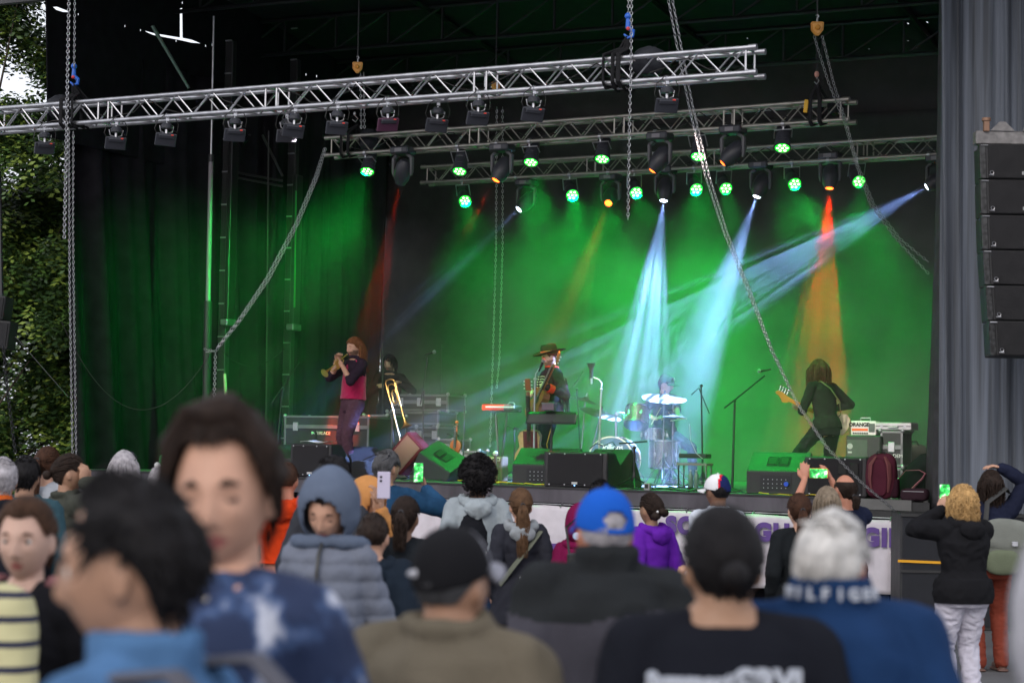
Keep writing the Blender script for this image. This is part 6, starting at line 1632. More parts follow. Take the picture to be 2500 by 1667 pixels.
def cap(pr, t, m, brim_m=None, back=False, name='cap', yaw=0., opening=False, lift=0., panel=None, brim_len=.075, squash=1.):
    M = pr.head @ Matrix.Rotation(yaw + (math.pi if back else 0), 4, 'Z') @ Matrix.Rotation(lift, 4, 'X'); k = pr.kh; mb = MB()
    nu, nv = 40, 12
    def dome(u, v):
        th = 2*math.pi*u; ph = v*math.pi/2; r = math.cos(ph)**.85
        x, y = math.sin(th)*r*.088, math.cos(th)*r*.108+(0 if True else 0); z = .018+math.sin(ph)*.118*squash+(.012*math.cos(th) if v < .5 else 0)*(.5-v)*2
        s_ = 1+.015*abs(math.sin(th*3)); return M @ (Vector((x*s_, y*s_-.006, z))*k)
    mb.grid(dome, nu, nv)
    bm = bmesh.new(); me = mb.mesh('c'); bm.from_mesh(me); bmesh.ops.remove_doubles(bm, verts=bm.verts, dist=1e-4)
    if opening:
        Mi = M.inverted()
        def inside(c): l = (Mi @ c)/k; return l.y < -.05 and (l.x/.036)**2+((l.z-.052)/.024)**2 < 1
        bmesh.ops.delete(bm, geom=[f for f in bm.faces if inside(f.calc_center_median())], context='FACES')
    bm.to_mesh(me); bm.free(); o = link(name, me, m, t, True, 180); md = o.modifiers.new('t','SOLIDIFY'); md.thickness = .004; md.offset = 1; o.modifiers.new('s','SUBSURF').render_levels = 1
    if panel:
        me.materials.append(panel); Mi = M.inverted(); 
        for p in me.polygons:
            c = (Mi @ p.center)/k
            if c.y > .035 and c.z < .12: p.material_index = 1
    def br(u, v):
        th = (u-.5)*2.3; r0 = (math.sin(th)*.086, math.cos(th)*.104-.004); 
        L = v*brim_len*math.cos((u-.5)*math.pi*.92)**.6; return M @ (Vector((r0[0]*(1+v*.05), r0[1]+L, .024-.010*v-.020*abs(math.sin(th))**2*(.3+v)))*k)
    MB().grid(br, 16, 5).build('brim', brim_m or m, o, angle=180, solid=.005)
    MB().ell(M @ (Vector((0,-.006,.138*squash+.001))*k), .007*k, nu=8, nv=6).build('button', m, o)
    return o

def phone(label, c, d_right, d_up, screen=None, body_m=None, size=(.075,.155,.009), cam_=False, group='phones held up by the crowd'):
    M = wallM(c, d_right, d_up); t = thing('phone', label, 'phone', c, 0, group)
    b = MB(); b.box((0,0,0), (size[0],size[1],size[2]), bev=.0035); b.xf(M); b.build('case', body_m or mat('phone_black', (.015,.015,.018), .3), t, world=True, smooth=False)
    if screen:
        sm = ramp_mat('lit_screen', [(0,(.0,.02,.0)),(.42,(.01,.18,.03)),(.55,(.05,.7,.12)),(.68,(.9,1.,.85))], scale=26, rough=.3)
        nt = sm.node_tree; bs = nt.nodes['Principled BSDF']; 
        if not bs.inputs['Emission Color'].is_linked:
            nt.links.new(bs.inputs['Base Color'].links[0].from_socket, bs.inputs['Emission Color']); bs.inputs['Emission Strength'].default_value = 1.1
        MB().add([M @ Vector((x*size[0]*.46,y*size[1]*.46,size[2]/2+.0015)) for x,y in ((-1,-1),(1,-1),(1,1),(-1,1))], [(0,1,2,3)]).build('screen', sm, t, world=True, smooth=False)
    if cam_:
        mb = MB()
        for x,y in ((-.017,.05),(-.017,.026)): mb.cyl(M@Vector((x,y,size[2]/2)), M@Vector((x,y,size[2]/2+.002)), .0085, None, 12)
        mb.build('camera_lens', mat('lens_dark', (.02,.02,.025), .1), t, world=True)
        MB().box((-.013,.040,size[2]/2+.0006),(.034,.055,.0015), bev=.0004).xf(M).build('camera_bump', body_m, t, world=True, smooth=False)
    return t

# ================================================================== THE CROWD
def loc_for(px, py, s, hair=.012):      # ground point and height of a standing person whose crown shows at (px, py)
    p = P(px, py, F/s); return Vector((p.x, p.y, 0)), (p.z-hair)/.987
def nf(px, py, s, hair=.012, hs=.93, neckl=-.020):   # near figures seen from behind: smaller heads set low between the shoulders
    p = P(px, py, F/s); return Vector((p.x, p.y, 0)), (p.z-hair)/(.987+neckl-.117*(1-hs))
def tf(loc, yaw, H, w_):                # world point -> body fractions
    d = Matrix.Rotation(-yaw, 3, 'Z') @ (Vector(w_)-Vector(loc)); return (d.x/H, d.y/H, d.z/H)
C = cloth
den = C('denim_trousers', (.03,.055,.12), v=.25, bump=.6, bscale=200); dark_tr = C('dark_trousers', (.02,.02,.026)); khaki = C('khaki_trousers', (.22,.15,.09))

# ---- near, out of focus
_loc, _H = loc_for(338, 1156, 1640, .012)
pB = person('black-haired person in profile facing left, faded denim jacket, very close at lower left', _loc, 1.22, _H, skin='tan', hair=dict(style='quiff', c='black', seed=3, face=.27, n=900), hp=-.05, hs=1.0,
  top=dict(m=C('faded_denim', (.065,.14,.27), v=.55, vscale=4) , collar='up', collar_h=.045, loose=.022), legs=dict(m=den), vox=.006, bulk=1.08, eyes='open', hy=.22, feat=1.4)
t = thing('backpack', 'grey strapped backpack on the back of the person in the faded denim jacket', 'backpack', pB.root.location+Matrix.Rotation(1.22,3,'Z')@Vector((0,-.28,1.0)), 1.22)
soft('pack', pillow((0,-.04,.18),(.15,.10,.22),.6), C('pack_grey', (.07,.075,.09)), t)
for q in (-1,1): MB().tube([Vector(p) for p in ((q*.12,.03,.33),(q*.125,.14,.43),(q*.12,.27,.415),(q*.125,.36,.28),(q*.14,.36,.12),(q*.15,.1,.0))], .03, 8, flat=.35).build('strap', C('strap_grey', (.10,.10,.12)), t)

tie = ramp_mat('tie_dye', [(.0,(.006,.014,.05)),(.50,(.008,.020,.065)),(.56,(.035,.07,.17)),(.63,(.42,.44,.52))], scale=9., rough=.85)
_loc, _H = loc_for(552, 1024, 1340, .002)
pC = person('young person with brown curtain hair facing the camera, navy and white tie-dye hoodie', _loc, 2.62, _H, skin='light', hy=.44, hr=.06, shoulder=.95, fem=False,
  top=dict(m=tie, collar='up', collar_h=.022, loose=.026, name='hoodie'), legs=dict(m=den), vox=.0055, eyes='shut', feat=1.35)
pC_h = make_hair(pC, pC.root, style='curtain', c='dark', length=.040, seed=5, face=.32, n=620)
for q in (-1,1): 
    a = pC.UP(q*.022,.050,.815); b_ = pC.UP(q*.03,.095,.70); MB().tube([a, a.lerp(b_,.4)+Vector((0,0,-.005)), b_], .006, 6).build('drawstring', mat('cream_cord', (.5,.45,.38), .8), pC.root)

puf = C('grey_puffer', (.145,.16,.205), rough=.6, bump=.4, bscale=30)
_loc, _H = loc_for(806, 1136, 610, .045)
pD = person('young person in a hooded grey quilted jacket looking down, hood up', _loc, 2.92, _H, skin='light', hp=-.38, hr=-.08, hy=-.02, shoulder=.80, bulk=.88, hair=dict(style='crop', c='dark', seed=2),
  top=dict(m=puf, hood='up', hood_m=C('hood_grey', (.10,.125,.18), bump=.3), puffer=True, zip_=True, loose=.024, name='puffer_jacket', hem=.47), legs=dict(m=dark_tr), vox=.007, eyes='shut')

_loc, _H = nf(1108, 1268, 1130, .022)
pE = person('person in a black cap with a pale front panel, olive-brown jacket', _loc, -.30, _H, hs=.93, neckl=-.020, skin='tan', hy=-.28, hp=.06, bulk=1.12, hair=dict(style='crop', c='darkgrey', seed=8),
  top=dict(m=C('olive_jacket', (.135,.115,.085), v=.15), collar='soft', loose=.022, amp=.017, fr=4.5), legs=dict(m=dark_tr), vox=.007)
cap(pE, pE.root, C('black_cap', (.012,.012,.014), bump=.3), brim_m=C('grey_brim', (.26,.26,.30)), panel=C('grey_panel', (.22,.22,.25)), name='cap', lift=.10)
MB().ell(pE.head @ (Vector((-.02,-.103,.033))*pE.kh), (.030,.006,.010), nu=12, nv=8).build('cap_patch', mat('patch_grey', (.4,.4,.44), .6), pE.root)
# loose grey flap of hair/hood above the cap: brim tip

_loc, _H = nf(1478, 1180, 850, .022)
pF = person('person in a bright blue cap with an open back, charcoal jacket with black yoke', _loc, .10, _H, hs=.93, neckl=-.020, skin='red', bulk=1.15, hair=dict(style='crop', c='silver', seed=9), hy=.06,
  top=dict(m=C('charcoal_jacket', (.050,.048,.060), v=.15), yoke=C('black_yoke', (.020,.022,.024)), collar='up', collar_h=.048, loose=.026, amp=.020, fr=4.5), legs=dict(m=dark_tr), vox=.007)
cap(pF, pF.root, C('blue_cap', (.012,.09,.45), bump=.3), name='cap', opening=True, lift=.05, yaw=.12)

_loc, _H = nf(1766, 1232, 1180, .006)
pG = person('person with sleek black hair in a low bun, black shirt with white lettering', _loc, .04, _H, hs=.93, neckl=-.020, skin='olive', bulk=1.08, shoulder=1.04, hair=dict(style='bun', c='black', seed=10, n=700), hy=.05,
  top=dict(m=C('black_shirt', (.010,.011,.016)), collar=None, loose=.014, name='shirt', amp=.006, fr=5, text=None), legs=dict(m=den), vox=.006)
_w = P(1712,1652,F/1180-.05); _e = P(1868,1652,F/1180-.05)
for (w_, tx, sz) in ((_w,'Summertime',.045),(_e,'GRVL',.062)):
    text_on('lettering', tx, sz, wallM(Vector((w_.x, pG.root.location.y-.145, w_.z)), Vector((1,0,0))), mat('shirt_print', (.45,.48,.55), .7), pG.root, world=True, depth=.012, bold=.003)

_loc, _H = nf(2030, 1235, 1130, .012, .86, -.026)
pH = person('person with thick white hair and a navy jacket with white lettering round the collar', _loc, -.12, _H, hs=.86, neckl=-.026, skin='red', bulk=1.12, hair=dict(style='short', c='white', seed=11, n=1100), hy=-.38,
  top=dict(m=C('navy_jacket', (.012,.035,.10), v=.2), collar='up', collar_h=.050, loose=.022, amp=.009, fr=6), legs=dict(m=dark_tr), vox=.007)
for i, ch in enumerate('HILFIGER'):
    a = -1.05+i*.30; q = pH.UP(.060*math.sin(a), -.012-.052*math.cos(a), .846); rt = Matrix.Rotation(a,3,'Z') @ Vector((1,0,0))
    text_on('collar_letter', ch, .034, wallM(Matrix.Rotation(-.12,3,'Z')@q+pH.root.location, Matrix.Rotation(-.12,3,'Z')@rt), mat('shirt_print'), pH.root, world=True, depth=.003, bold=.0015)

_loc, _H = loc_for(2720, 1230, 2000, .03)
pI = person('person in a pale grey hooded top, a large blur at the lower right edge', _loc, .2, _H, skin='light', hair=dict(style='short', c='white', seed=12),
  top=dict(m=C('pale_grey_top', (.42,.41,.44)), hood='up', loose=.03, name='hoodie'), legs=dict(m=dark_tr), vox=.009)

_loc, _H = loc_for(66, 1206, 850, .010)
pA = person('brown-haired person facing the camera at the left edge, black top with rose hood', _loc, 2.72, _H, skin='pale', fem=True, hair=dict(style='tail', c='brown', seed=13, length=.12, n=420), eyes='open', hy=.34, feat=1.,
  top=dict(m=C('black_top', (.012,.012,.015)), hood='down', hood_m=C('rose_hood', (.22,.10,.11)), loose=.018), legs=dict(m=dark_tr), vox=.0065)
stripe = ramp_mat('navy_stripes', [(.0,(.46,.43,.24)),(.80,(.46,.43,.24)),(.82,(.012,.014,.04))], kind='wave', scale=5.2, rough=.85, interp='CONSTANT')
_loc, _H = loc_for(-105, 1170, 930, .012)
pA2 = person('person in a cream and navy striped short-sleeved shirt at the lower left corner', _loc, -.25, _H, skin='red', hair=dict(style='short', c='brown', seed=14), bulk=1.1,
  top=dict(m=stripe, sleeve=.5, loose=.022, name='shirt', collar='soft'), legs=dict(m=khaki), vox=.008)

# ---- the crowd near the stage
def cm(n, c, **k): return C(n, c, **k)
def cp(label, px, py, s, yaw, hh=.012, aim=None, cap_=None, **k):
    loc, H = loc_for(px, py, s, hh)
    for key, (x, y, dY) in (aim or {}).items(): k[key] = tf(loc, yaw, H, P(x, y, loc.y+dY))
    return person(label, loc, yaw, H, **k)
cp('person with short silver hair at the far left edge, dark jacket with orange collar', 8, 1113, 420, .2, skin='red', hair=dict(style='short', c='silver', seed=1), top=dict(m=cm('ink_jacket', (.015,.016,.022)), collar='up', inner=cm('orange_inner', (.5,.10,.02))), legs=dict(m=dark_tr))
cp('person with neat black hair and a teal fleece, seen from behind at the left', 64, 1109, 400, 0., skin='tan', hair=dict(style='short', c='black', seed=2, n=600), top=dict(m=cm('teal_fleece', (.035,.075,.095)), collar='soft', loose=.024), legs=dict(m=den))
cp('person with a brown ponytail and pale grey top behind the teal fleece', 117, 1087, 330, -.35, skin='light', fem=True, hair=dict(style='tail', c='redbrown', seed=3, length=.30), top=dict(m=cm('pale_top', (.32,.34,.38)), name='shirt'), legs=dict(m=den))
cp('dark-haired person with a hand raised to the mouth, olive jacket', 168, 1104, 370, -.95, skin='tan', fem=True, hair=dict(style='bun', c='dark', seed=4), aim=dict(rh=(203,1178,-.06)), rel=(1,.0,-1), rhand=dict(d=(-.1,.2,1), n=(-1,-.2,0), curl=.5), hy=-.25, vox=.0075,
   top=dict(m=cm('olive_drab', (.055,.058,.048)), collar='soft'), legs=dict(m=dark_tr))
pS = cp('person with long silver hair and sunglasses pushed up, back to the camera', 303, 1098, 335, 0., skin='light', fem=True, hair=dict(style='long', c='silver', seed=5, length=.27, n=520), top=dict(m=cm('grey_top', (.10,.10,.11))), legs=dict(m=dark_tr))
def shades(pr, z=.085, y=.06, label=None, on_back=False):
    M = pr.head; k = pr.kh; mb = MB()
    for q in (-1,1): mb.ell(M @ (Vector((q*.034,y,z+.02))*k), (.028*k,.008*k,.020*k), M.to_3x3(), 12, 8); mb.tube([M@(Vector((q*.062,y,z+.02))*k), M@(Vector((q*.088,y-.05,z))*k), M@(Vector((q*.085,y-.11,z-.02))*k)], .003, 5)
    mb.build('sunglasses', mat('dark_glass', (.01,.012,.02), .12), pr.root)
shades(pS)
pR = cp('shorter person with silver hair and a green ribbon, left of the tie-dye hoodie', 392, 1133, 335, 0., skin='light', fem=True, hair=dict(style='bun', c='silver', seed=6), top=dict(m=cm('dark_green_top', (.02,.03,.026))), legs=dict(m=dark_tr))
mb = MB(); c_ = pR.head @ Vector((.03,-.02,.13)); mb.tube([c_+Vector((-.035,0,0)), c_+Vector((-.03,0,.06)), c_+Vector((.01,0,.09)), c_+Vector((.04,0,.085)), c_+Vector((.0,0,.04)), c_+Vector((-.02,0,0))], .010, 6, flat=.4); mb.build('ribbon', mat('green_ribbon', (.03,.35,.10), .5), pR.root)
MB().ell(pR.head @ Vector((-.02,-.03,.128)), .022, nu=10, nv=8).build('hair_clip', mat('white_clip', (.7,.7,.7), .5), pR.root)
cp('person in a bright orange hooded top with a navy jacket tied below, khaki trousers', 700, 1122, 360, -.1, skin='red', hair=dict(style='crop', c='redbrown', seed=7), top=dict(m=cm('orange_fleece', (.52,.045,.010)), hood='down', hem=.58), legs=dict(m=khaki))
cp('person with tousled black hair behind the raised grey hood, charcoal jacket', 815, 1109, 430, -.45, skin='light', hair=dict(style='short', c='black', seed=8, n=520), hy=-.3, top=dict(m=cm('charcoal_soft', (.035,.037,.045)), hood='down'), legs=dict(m=dark_tr))
pO = cp('person in a pale orange hood facing right and holding up a lilac phone', 903, 1160, 385, -2.25, hh=.045, skin='tan', fem=True, hair=dict(style='crop', c='dark', seed=9), eyes='open', vox=.007,
   aim=dict(lh=(925,1232,-.22), rh=(918,1252,-.2)), lhand=dict(d=(.1,.0,1), n=(.3,-1,0), curl=.45, thumb=.7), rhand=dict(d=(0,.2,1), n=(-.2,-1,0), curl=.5), lel=(-.6,0,-1), rel=(.6,0,-1),
   top=dict(m=cm('apricot_hoodie', (.50,.23,.08)), hood='up', sleeve=.9), legs=dict(m=dark_tr))
mb = MB()
for q in (-1,1): mb.tube([pO.head @ (Vector((q*.033+.024*math.cos(a), .098-.0, .0+.019*math.sin(a)))*pO.kh) for a in [j*.6283 for j in range(10)]], .0022, 5, closed=True)
mb.build('glasses', mat('dark_glass', (.01,.012,.02), .12), pO.root)
lil = mat('lilac_phone', (.50,.46,.60), .3)
phone('lilac phone held up by the person in the pale orange hood', P(937,1184,F/385-.36), (1,-.12,0), (.02,0,1), body_m=lil, cam_=True, size=(.080,.165,.010))
pJ = cp('person with grey hair and sunglasses pushed back, blue denim jacket, holding up a phone', 944, 1094, 330, -.42, skin='tan', hair=dict(style='short', c='darkgrey', seed=10, n=600), hy=-.2, bulk=1.1, vox=.0075,
   aim=dict(rh=(1040,1196,.16)), rel=(.9,-.3,-.6), rhand=dict(d=(-.35,.25,1), n=(-.7,-.3,.1), curl=.6), top=dict(m=cm('blue_denim', (.018,.06,.13), v=.35), collar='up', collar_h=.02), legs=dict(m=den))
shades(pJ, z=.07, y=-.05)
phone('dark phone with a bright green lit screen held up by the person in denim', P(1022,1153,F/330+.10), (1,-.10,0), (.03,0,1), screen=True, size=(.072,.150,.009))
cp('child with a dark ponytail and dark jacket, below the denim jacket', 990, 1214, 420, -.15, skin='brown', fem=True, hair=dict(style='tail', c='dark', seed=11, length=.22), top=dict(m=cm('ink_coat', (.015,.018,.022)), hem=.46), legs=dict(m=den))
cp('short person in a dark navy hooded coat right behind the quilted jacket', 912, 1238, 500, -.1, hh=.04, skin='light', hair=dict(style='crop', c='dark', seed=12), top=dict(m=cm('night_coat', (.012,.018,.028)), hood='down', loose=.04, hem=.40, skirt=.02), bulk=1.15, legs=dict(m=dark_tr))
pK = cp('person with a round black afro, pale grey hooded top and black lettered gilet', 1167, 1108, 335, .08, hh=.06, skin='brown', hair=dict(style='afro', c='black', seed=13, n=1500), top=dict(m=cm('pale_grey_hoodie', (.30,.34,.37)), hood='down', loose=.022), legs=dict(m=den))
make_top(pK, pK.root, (lambda mb, infl, z0=.455, z1=.85, **k: mb.loft([[pK.UP((rx+infl/pK.H)*math.cos(a)-.012, (ry+infl/pK.H)*math.sin(a)-.006, z) for a in [2*math.pi*j/24 for j in range(24)]] for z,rx,ry in ((.50,.070,.072),(.60,.066,.066),(.70,.066,.070),(.765,.052,.066),(.79,.034,.050))])), pK.H, 1., .012, 4., None, m=cm('black_gilet', (.013,.014,.018)), loose=.030, vest=True, hem=.56, name='gilet')
text_on('lettering', 'TIMBERLAND', .052, wallM(Matrix.Rotation(.08,3,'Z')@pK.UP(-.012,-.098,.60)+pK.root.location, Vector((1,.08,0))), mat('stencil_white', (.7,.7,.7), .6), pK.root, world=True)
pL = cp('person with a long light brown ponytail, dark rain coat and grey inner hood', 1272, 1194, 345, .12, skin='light', fem=True, hair=dict(style='tail', c='lightbrown', seed=14, length=.36, n=420), top=dict(m=cm('dark_raincoat', (.024,.025,.034), rough=.55), hood='down', hood_m=cm('grey_marl', (.26,.28,.30)), hem=.36, skirt=.022, name='raincoat', amp=.010), legs=dict(m=den))
MB().tube([Matrix.Rotation(.12,3,'Z')@pL.UP(x,y,z)+pL.root.location for x,y,z in ((.09,-.05,.80),(.04,-.092,.74),(-.04,-.098,.64),(-.10,-.06,.55))], .024, 6, flat=.3).build('shoulder_strap', cm('sage_strap', (.13,.14,.11)), pL.root, world=True)
MB().box(Matrix.Rotation(.12,3,'Z')@pL.UP(.0,-.092,.585)+pL.root.location, (.04,.01,.02)).build('toggle', steel(), pL.root, world=True, smooth=False)
cp('small person in a magenta jacket mostly hidden by the bright blue cap', 1420, 1236, 350, .0, hh=.04, skin='light', hair=dict(style='crop', c='dark', seed=15), top=dict(m=cm('magenta_jacket', (.15,.008,.05)), hood='up'), legs=dict(m=dark_tr))
t = thing('camera', 'black compact camera held at the left of the bright blue cap', 'camera', P(1408,1365,F/380), -.2)
MB().box((0,0,0),(.12,.06,.08), bev=.01).build('camera_body', mat('camera_black', (.012,.013,.014), .35), t, smooth=False); MB().cyl((0,.03,0),(0,.09,0),.032,.034,16).build('camera_lens', rubberm, t); MB().box((0,0,-.09),(.14,.08,.12), bev=.02).build('case', rubberm, t, smooth=False)
MB().tube([(-.05,0,.04),(-.08,.05,.2),(.02,.1,.3),(.08,.02,.04)], .008, 6, flat=.4).build('neck_strap', mat('strap_black', (.02,.02,.02), .7), t)
MB().lathe([(.022,0),(.024,.004),(.0,.008)], (-.0,-.02,.15), (0,-1,0), 16).build('lens_cap', mat('silver_blue', (.4,.5,.7), .3), t)
pM = cp('child with two small dark buns and a long purple hooded top', 1590, 1206, 330, .62, skin='olive', fem=True, hair=dict(style='bun', c='dark', seed=16), top=dict(m=cm('purple_hoodie', (.115,.018,.33)), hood='down', hem=.40, loose=.026, name='hoodie'), legs=dict(m=den))
mb = MB(); 
for v in ((.075,-.075,-.02),(-.05,-.12,-.045)): mb.ell(pM.head @ (Vector(v)*pM.kh), .034*pM.kh)
mb.build('buns', hair_m('dark', HC['dark']), pM.root)
MB().ell(pM.head @ (Vector((-.03,-.12,-.01))*pM.kh), .010, nu=8, nv=6).build('hair_tie', mat('white_clip', (.7,.7,.7), .5), pM.root)
pN = cp('person in a white cap with red and navy stripes and a white lettered jacket', 1752, 1150, 335, .52, hh=.03, skin='brown', bulk=1.15, hair=dict(style='crop', c='black', seed=17), top=dict(m=cm('white_jacket', (.58,.62,.70)), collar='up', collar_h=.035, loose=.024), legs=dict(m=dark_tr))
cm_ = C('white_cap_cloth', (.68,.68,.70), bump=.3); cap(pN, pN.root, cm_, name='cap', yaw=.25)
me = [c for c in pN.root.children if c.name.startswith('cap')][0].data
me.materials.append(C('red_cloth', (.6,.015,.03))); me.materials.append(C('navy_cloth', (.012,.02,.09))); Mi = (pN.head @ Matrix.Rotation(.25,4,'Z')).inverted()
for p in me.polygons:
    c = (Mi @ p.center)/pN.kh; v = c.x*.5-c.y
    if v > .052: p.material_index = 2
    elif v > .032: p.material_index = 1
for i, ch in enumerate('HILFIGER'):
    a = -1.0+i*.28; q = pN.UP(.064*math.sin(a), -.014-.060*math.cos(a), .832); Rz = Matrix.Rotation(.52,3,'Z')
    text_on('collar_letter', ch, .036, wallM(Rz@q+pN.root.location, Rz@(Matrix.Rotation(a,3,'Z') @ Vector((1,0,0)))), mat('navy_ink', (.02,.03,.10), .6), pN.root, world=True, depth=.002, bold=.001)
cp('child with long brown hair tied with a purple band, black top and pale jeans', 1952, 1206, 350, .05, skin='light', fem=True, hair=dict(style='tail', c='redbrown', seed=18, length=.40, n=480), top=dict(m=cm('black_tee', (.012,.014,.016)), hem=.50, name='shirt'), legs=dict(m=C('pale_denim', (.17,.26,.38), v=.2)))
cp('person with straight ash-blonde hair in front of the balding man', 2020, 1189, 320, 0., skin='light', fem=True, hair=dict(style='long', c='ash', seed=19, length=.22, n=480), top=dict(m=cm('dark_blue_top', (.015,.02,.03))), legs=dict(m=dark_tr))
cp('balding person with a small dark ponytail raising a phone with both hands', 2064, 1157, 315, .42, hh=.0, skin='red', hair=dict(style='bald', c='dark', seed=20, length=.10), vox=.0075,
   aim=dict(lh=(1964,1172,.18), rh=(2030,1172,.30)), lel=(-.8,-.2,-1), rel=(.5,.3,-.8), lhand=dict(d=(.05,.1,1), n=(.5,.6,0), curl=.2), rhand=dict(d=(-.4,.2,1), n=(-.5,.5,0), curl=.3), top=dict(m=cm('navy_tee', (.014,.018,.04)), sleeve=.5, name='shirt'), legs=dict(m=dark_tr))
phone('orange-cased phone with a bright screen held sideways by the balding person', P(1998,1155,F/315+.22), (1,-.05,0), (0,0,1), screen=True, body_m=mat('orange_case', (.8,.2,.02), .4), size=(.15,.078,.010))
pQ = cp('person with curly blonde hair, black jacket and white trousers, filming with a phone', 2352, 1178, 345, .28, hh=.02, skin='light', fem=True, bulk=1.22, hair=dict(style='bob', c='blonde', seed=21, length=.19, n=800, curl=.011), vox=.0075,
   aim=dict(lh=(2299,1246,.12), rh=(2322,1246,.25)), lel=(-.9,-.2,-1), rel=(.7,.2,-1), lhand=dict(d=(.2,.15,1), n=(.8,.3,0), curl=.5), rhand=dict(d=(-.3,.1,1), n=(-.6,.4,0), curl=.5),
   top=dict(m=cm('black_softshell', (.012,.012,.014)), hood='down', loose=.022, hem=.47, amp=.009), legs=dict(m=C('white_trousers', (.52,.50,.58), v=.06), loose=.016, amp=.010))
phone('dark phone with a green picture on its screen held by the blonde person', P(2306,1206,F/345+.2), (1,-.05,0), (.02,0,1), screen=True, size=(.075,.15,.009))
pT = cp('person with dark chin-length hair, navy jacket and one hand on the head', 2420, 1144, 292, .08, hh=.016, skin='light', fem=True, hair=dict(style='bob', c='dark', seed=22, length=.19, n=520, curl=.004), vox=.0075,
   aim=dict(rh=(2445,1142,.02)), rel=(1,.1,-.2), rhand=dict(d=(-1,.1,.2), n=(0,0,-1), curl=.3), top=dict(m=cm('navy_rain', (.014,.017,.036)), hood=None, loose=.022, amp=.009), legs=dict(m=C('rust_trousers', (.20,.045,.028)), loose=.014), shoes=(.12,.06,.045))
t = thing('shoulder_bag', 'grey canvas shoulder bag on the back of the person with a hand on the head', 'bag', Vector((pT.root.location.x+.06, pT.root.location.y-.24, 1.02)), .0)
gm = C('grey_canvas', (.15,.16,.14), v=.2); soft('body', pillow((0,0,.02),(.19,.09,.22),.6), gm, t, 30, 20); soft('flap', pillow((0,-.045,.12),(.195,.06,.13),.6), C('grey_canvas_light', (.19,.20,.18)), t, 30, 20); soft('front_pocket', pillow((-.04,-.08,-.10),(.13,.045,.10),.6), C('grey_green', (.13,.15,.10)), t)
MB().tube([(-.16,.02,.18),(-.13,.08,.38),(.04,.14,.50),(.10,.30,.46)], .022, 6, flat=.3).build('strap', mat('strap_black', (.02,.02,.02), .7), t); MB().box((.05,-.115,.05),(.05,.012,.04), bev=.004).build('buckle', steel(), t, smooth=False)
cp('small person in navy, one hand raised, mostly hidden behind the low black bun', 1722, 1330, 400, .5, skin='light', hair=dict(style='short', c='dark', seed=23), vox=.008, aim=dict(lh=(1664,1412,-.1)), lel=(-1,-.3,-1), lhand=dict(d=(-.1,.1,1), n=(1,0,0), curl=.9), top=dict(m=cm('ink_navy', (.015,.02,.045)), loose=.02), legs=dict(m=den))
cp('dark-haired person just beyond the bright blue cap', 1466, 1166, 330, 0., skin='light', hair=dict(style='short', c='black', seed=24), top=dict(m=cm('ink_jacket', (.015,.016,.022))), legs=dict(m=dark_tr))

# ================================================================== THE BAND
def on_stage(px, py, b, hh=.012):
    p = SP(px, py, b); a = (p-O).dot(U); g = ST(a, b); return Vector((p.x, p.y, g.z)), (p.z-g.z-hh)/.987
def aims(loc, yaw, H, b, k, d):
    for key, (x, y, db) in d.items(): k[key] = tf(loc, yaw, H, SP(x, y, b+db))
    return k
# trumpet player
b = 1.25; yaw = 2.15; loc, H = on_stage(864, 818, b, .02)
k = aims(loc, yaw, H, b, {}, dict(rh=(829,882,-.16), lh=(836,893,-.22)))
tp = person('long-haired trumpet player in a crimson waistcoat, dark shirt and plum trousers', loc, yaw, H, **k, skin='light', hair=dict(style='long', c='auburn', length=.33, seed=31, n=520, openf=True), eyes='shut', hp=-.06, hy=.10, lean=-.04, vox=.0065, beard='brown',
   rel=(.9,-.2,-.8), lel=(-.7,.3,-1), rhand=dict(d=(-.2,.3,1), n=(-1,.2,.2), curl=.75), lhand=dict(d=(.3,.6,.6), n=(.8,-.1,.4), curl=.8), feet={1:(.075,-.03), -1:(-.085,.06)}, neckl=-.004,
   top=dict(m=cm('plum_black_shirt', (.028,.018,.03)), sleeve=.62, collar='soft', loose=.012, name='shirt', hem=.592, amp=.007), legs=dict(m=cm('plum_trousers', (.085,.042,.058)), loose=.012, flare=.006, belt=mat('red_belt', (.6,.06,.03), .4)), shoes=(.55,.25,.03), knees={1:(.1,1,0)})
def vest_of(pr, m, name='waistcoat', loose=.022, hem=.545):
    make_top(pr, pr.root, (lambda mb, infl, z0=.455, z1=.85, **k: mb.loft([[pr.UP((rx+infl/pr.H)*math.cos(a), (ry+infl/pr.H)*math.sin(a)-.004, z) for a in [2*math.pi*j/24 for j in range(24)]] for z,rx,ry in ((.50,.106,.080),(.60,.094,.073),(.70,.092,.070),(.765,.074,.062),(.80,.050,.050))])), pr.H, 1., .009, 3., None, m=m, loose=loose-.006, vest=True, hem=hem, name=name, amp=.004)
vest_of(tp, cm('crimson_velvet', (.38,.012,.07), sheen=.3))
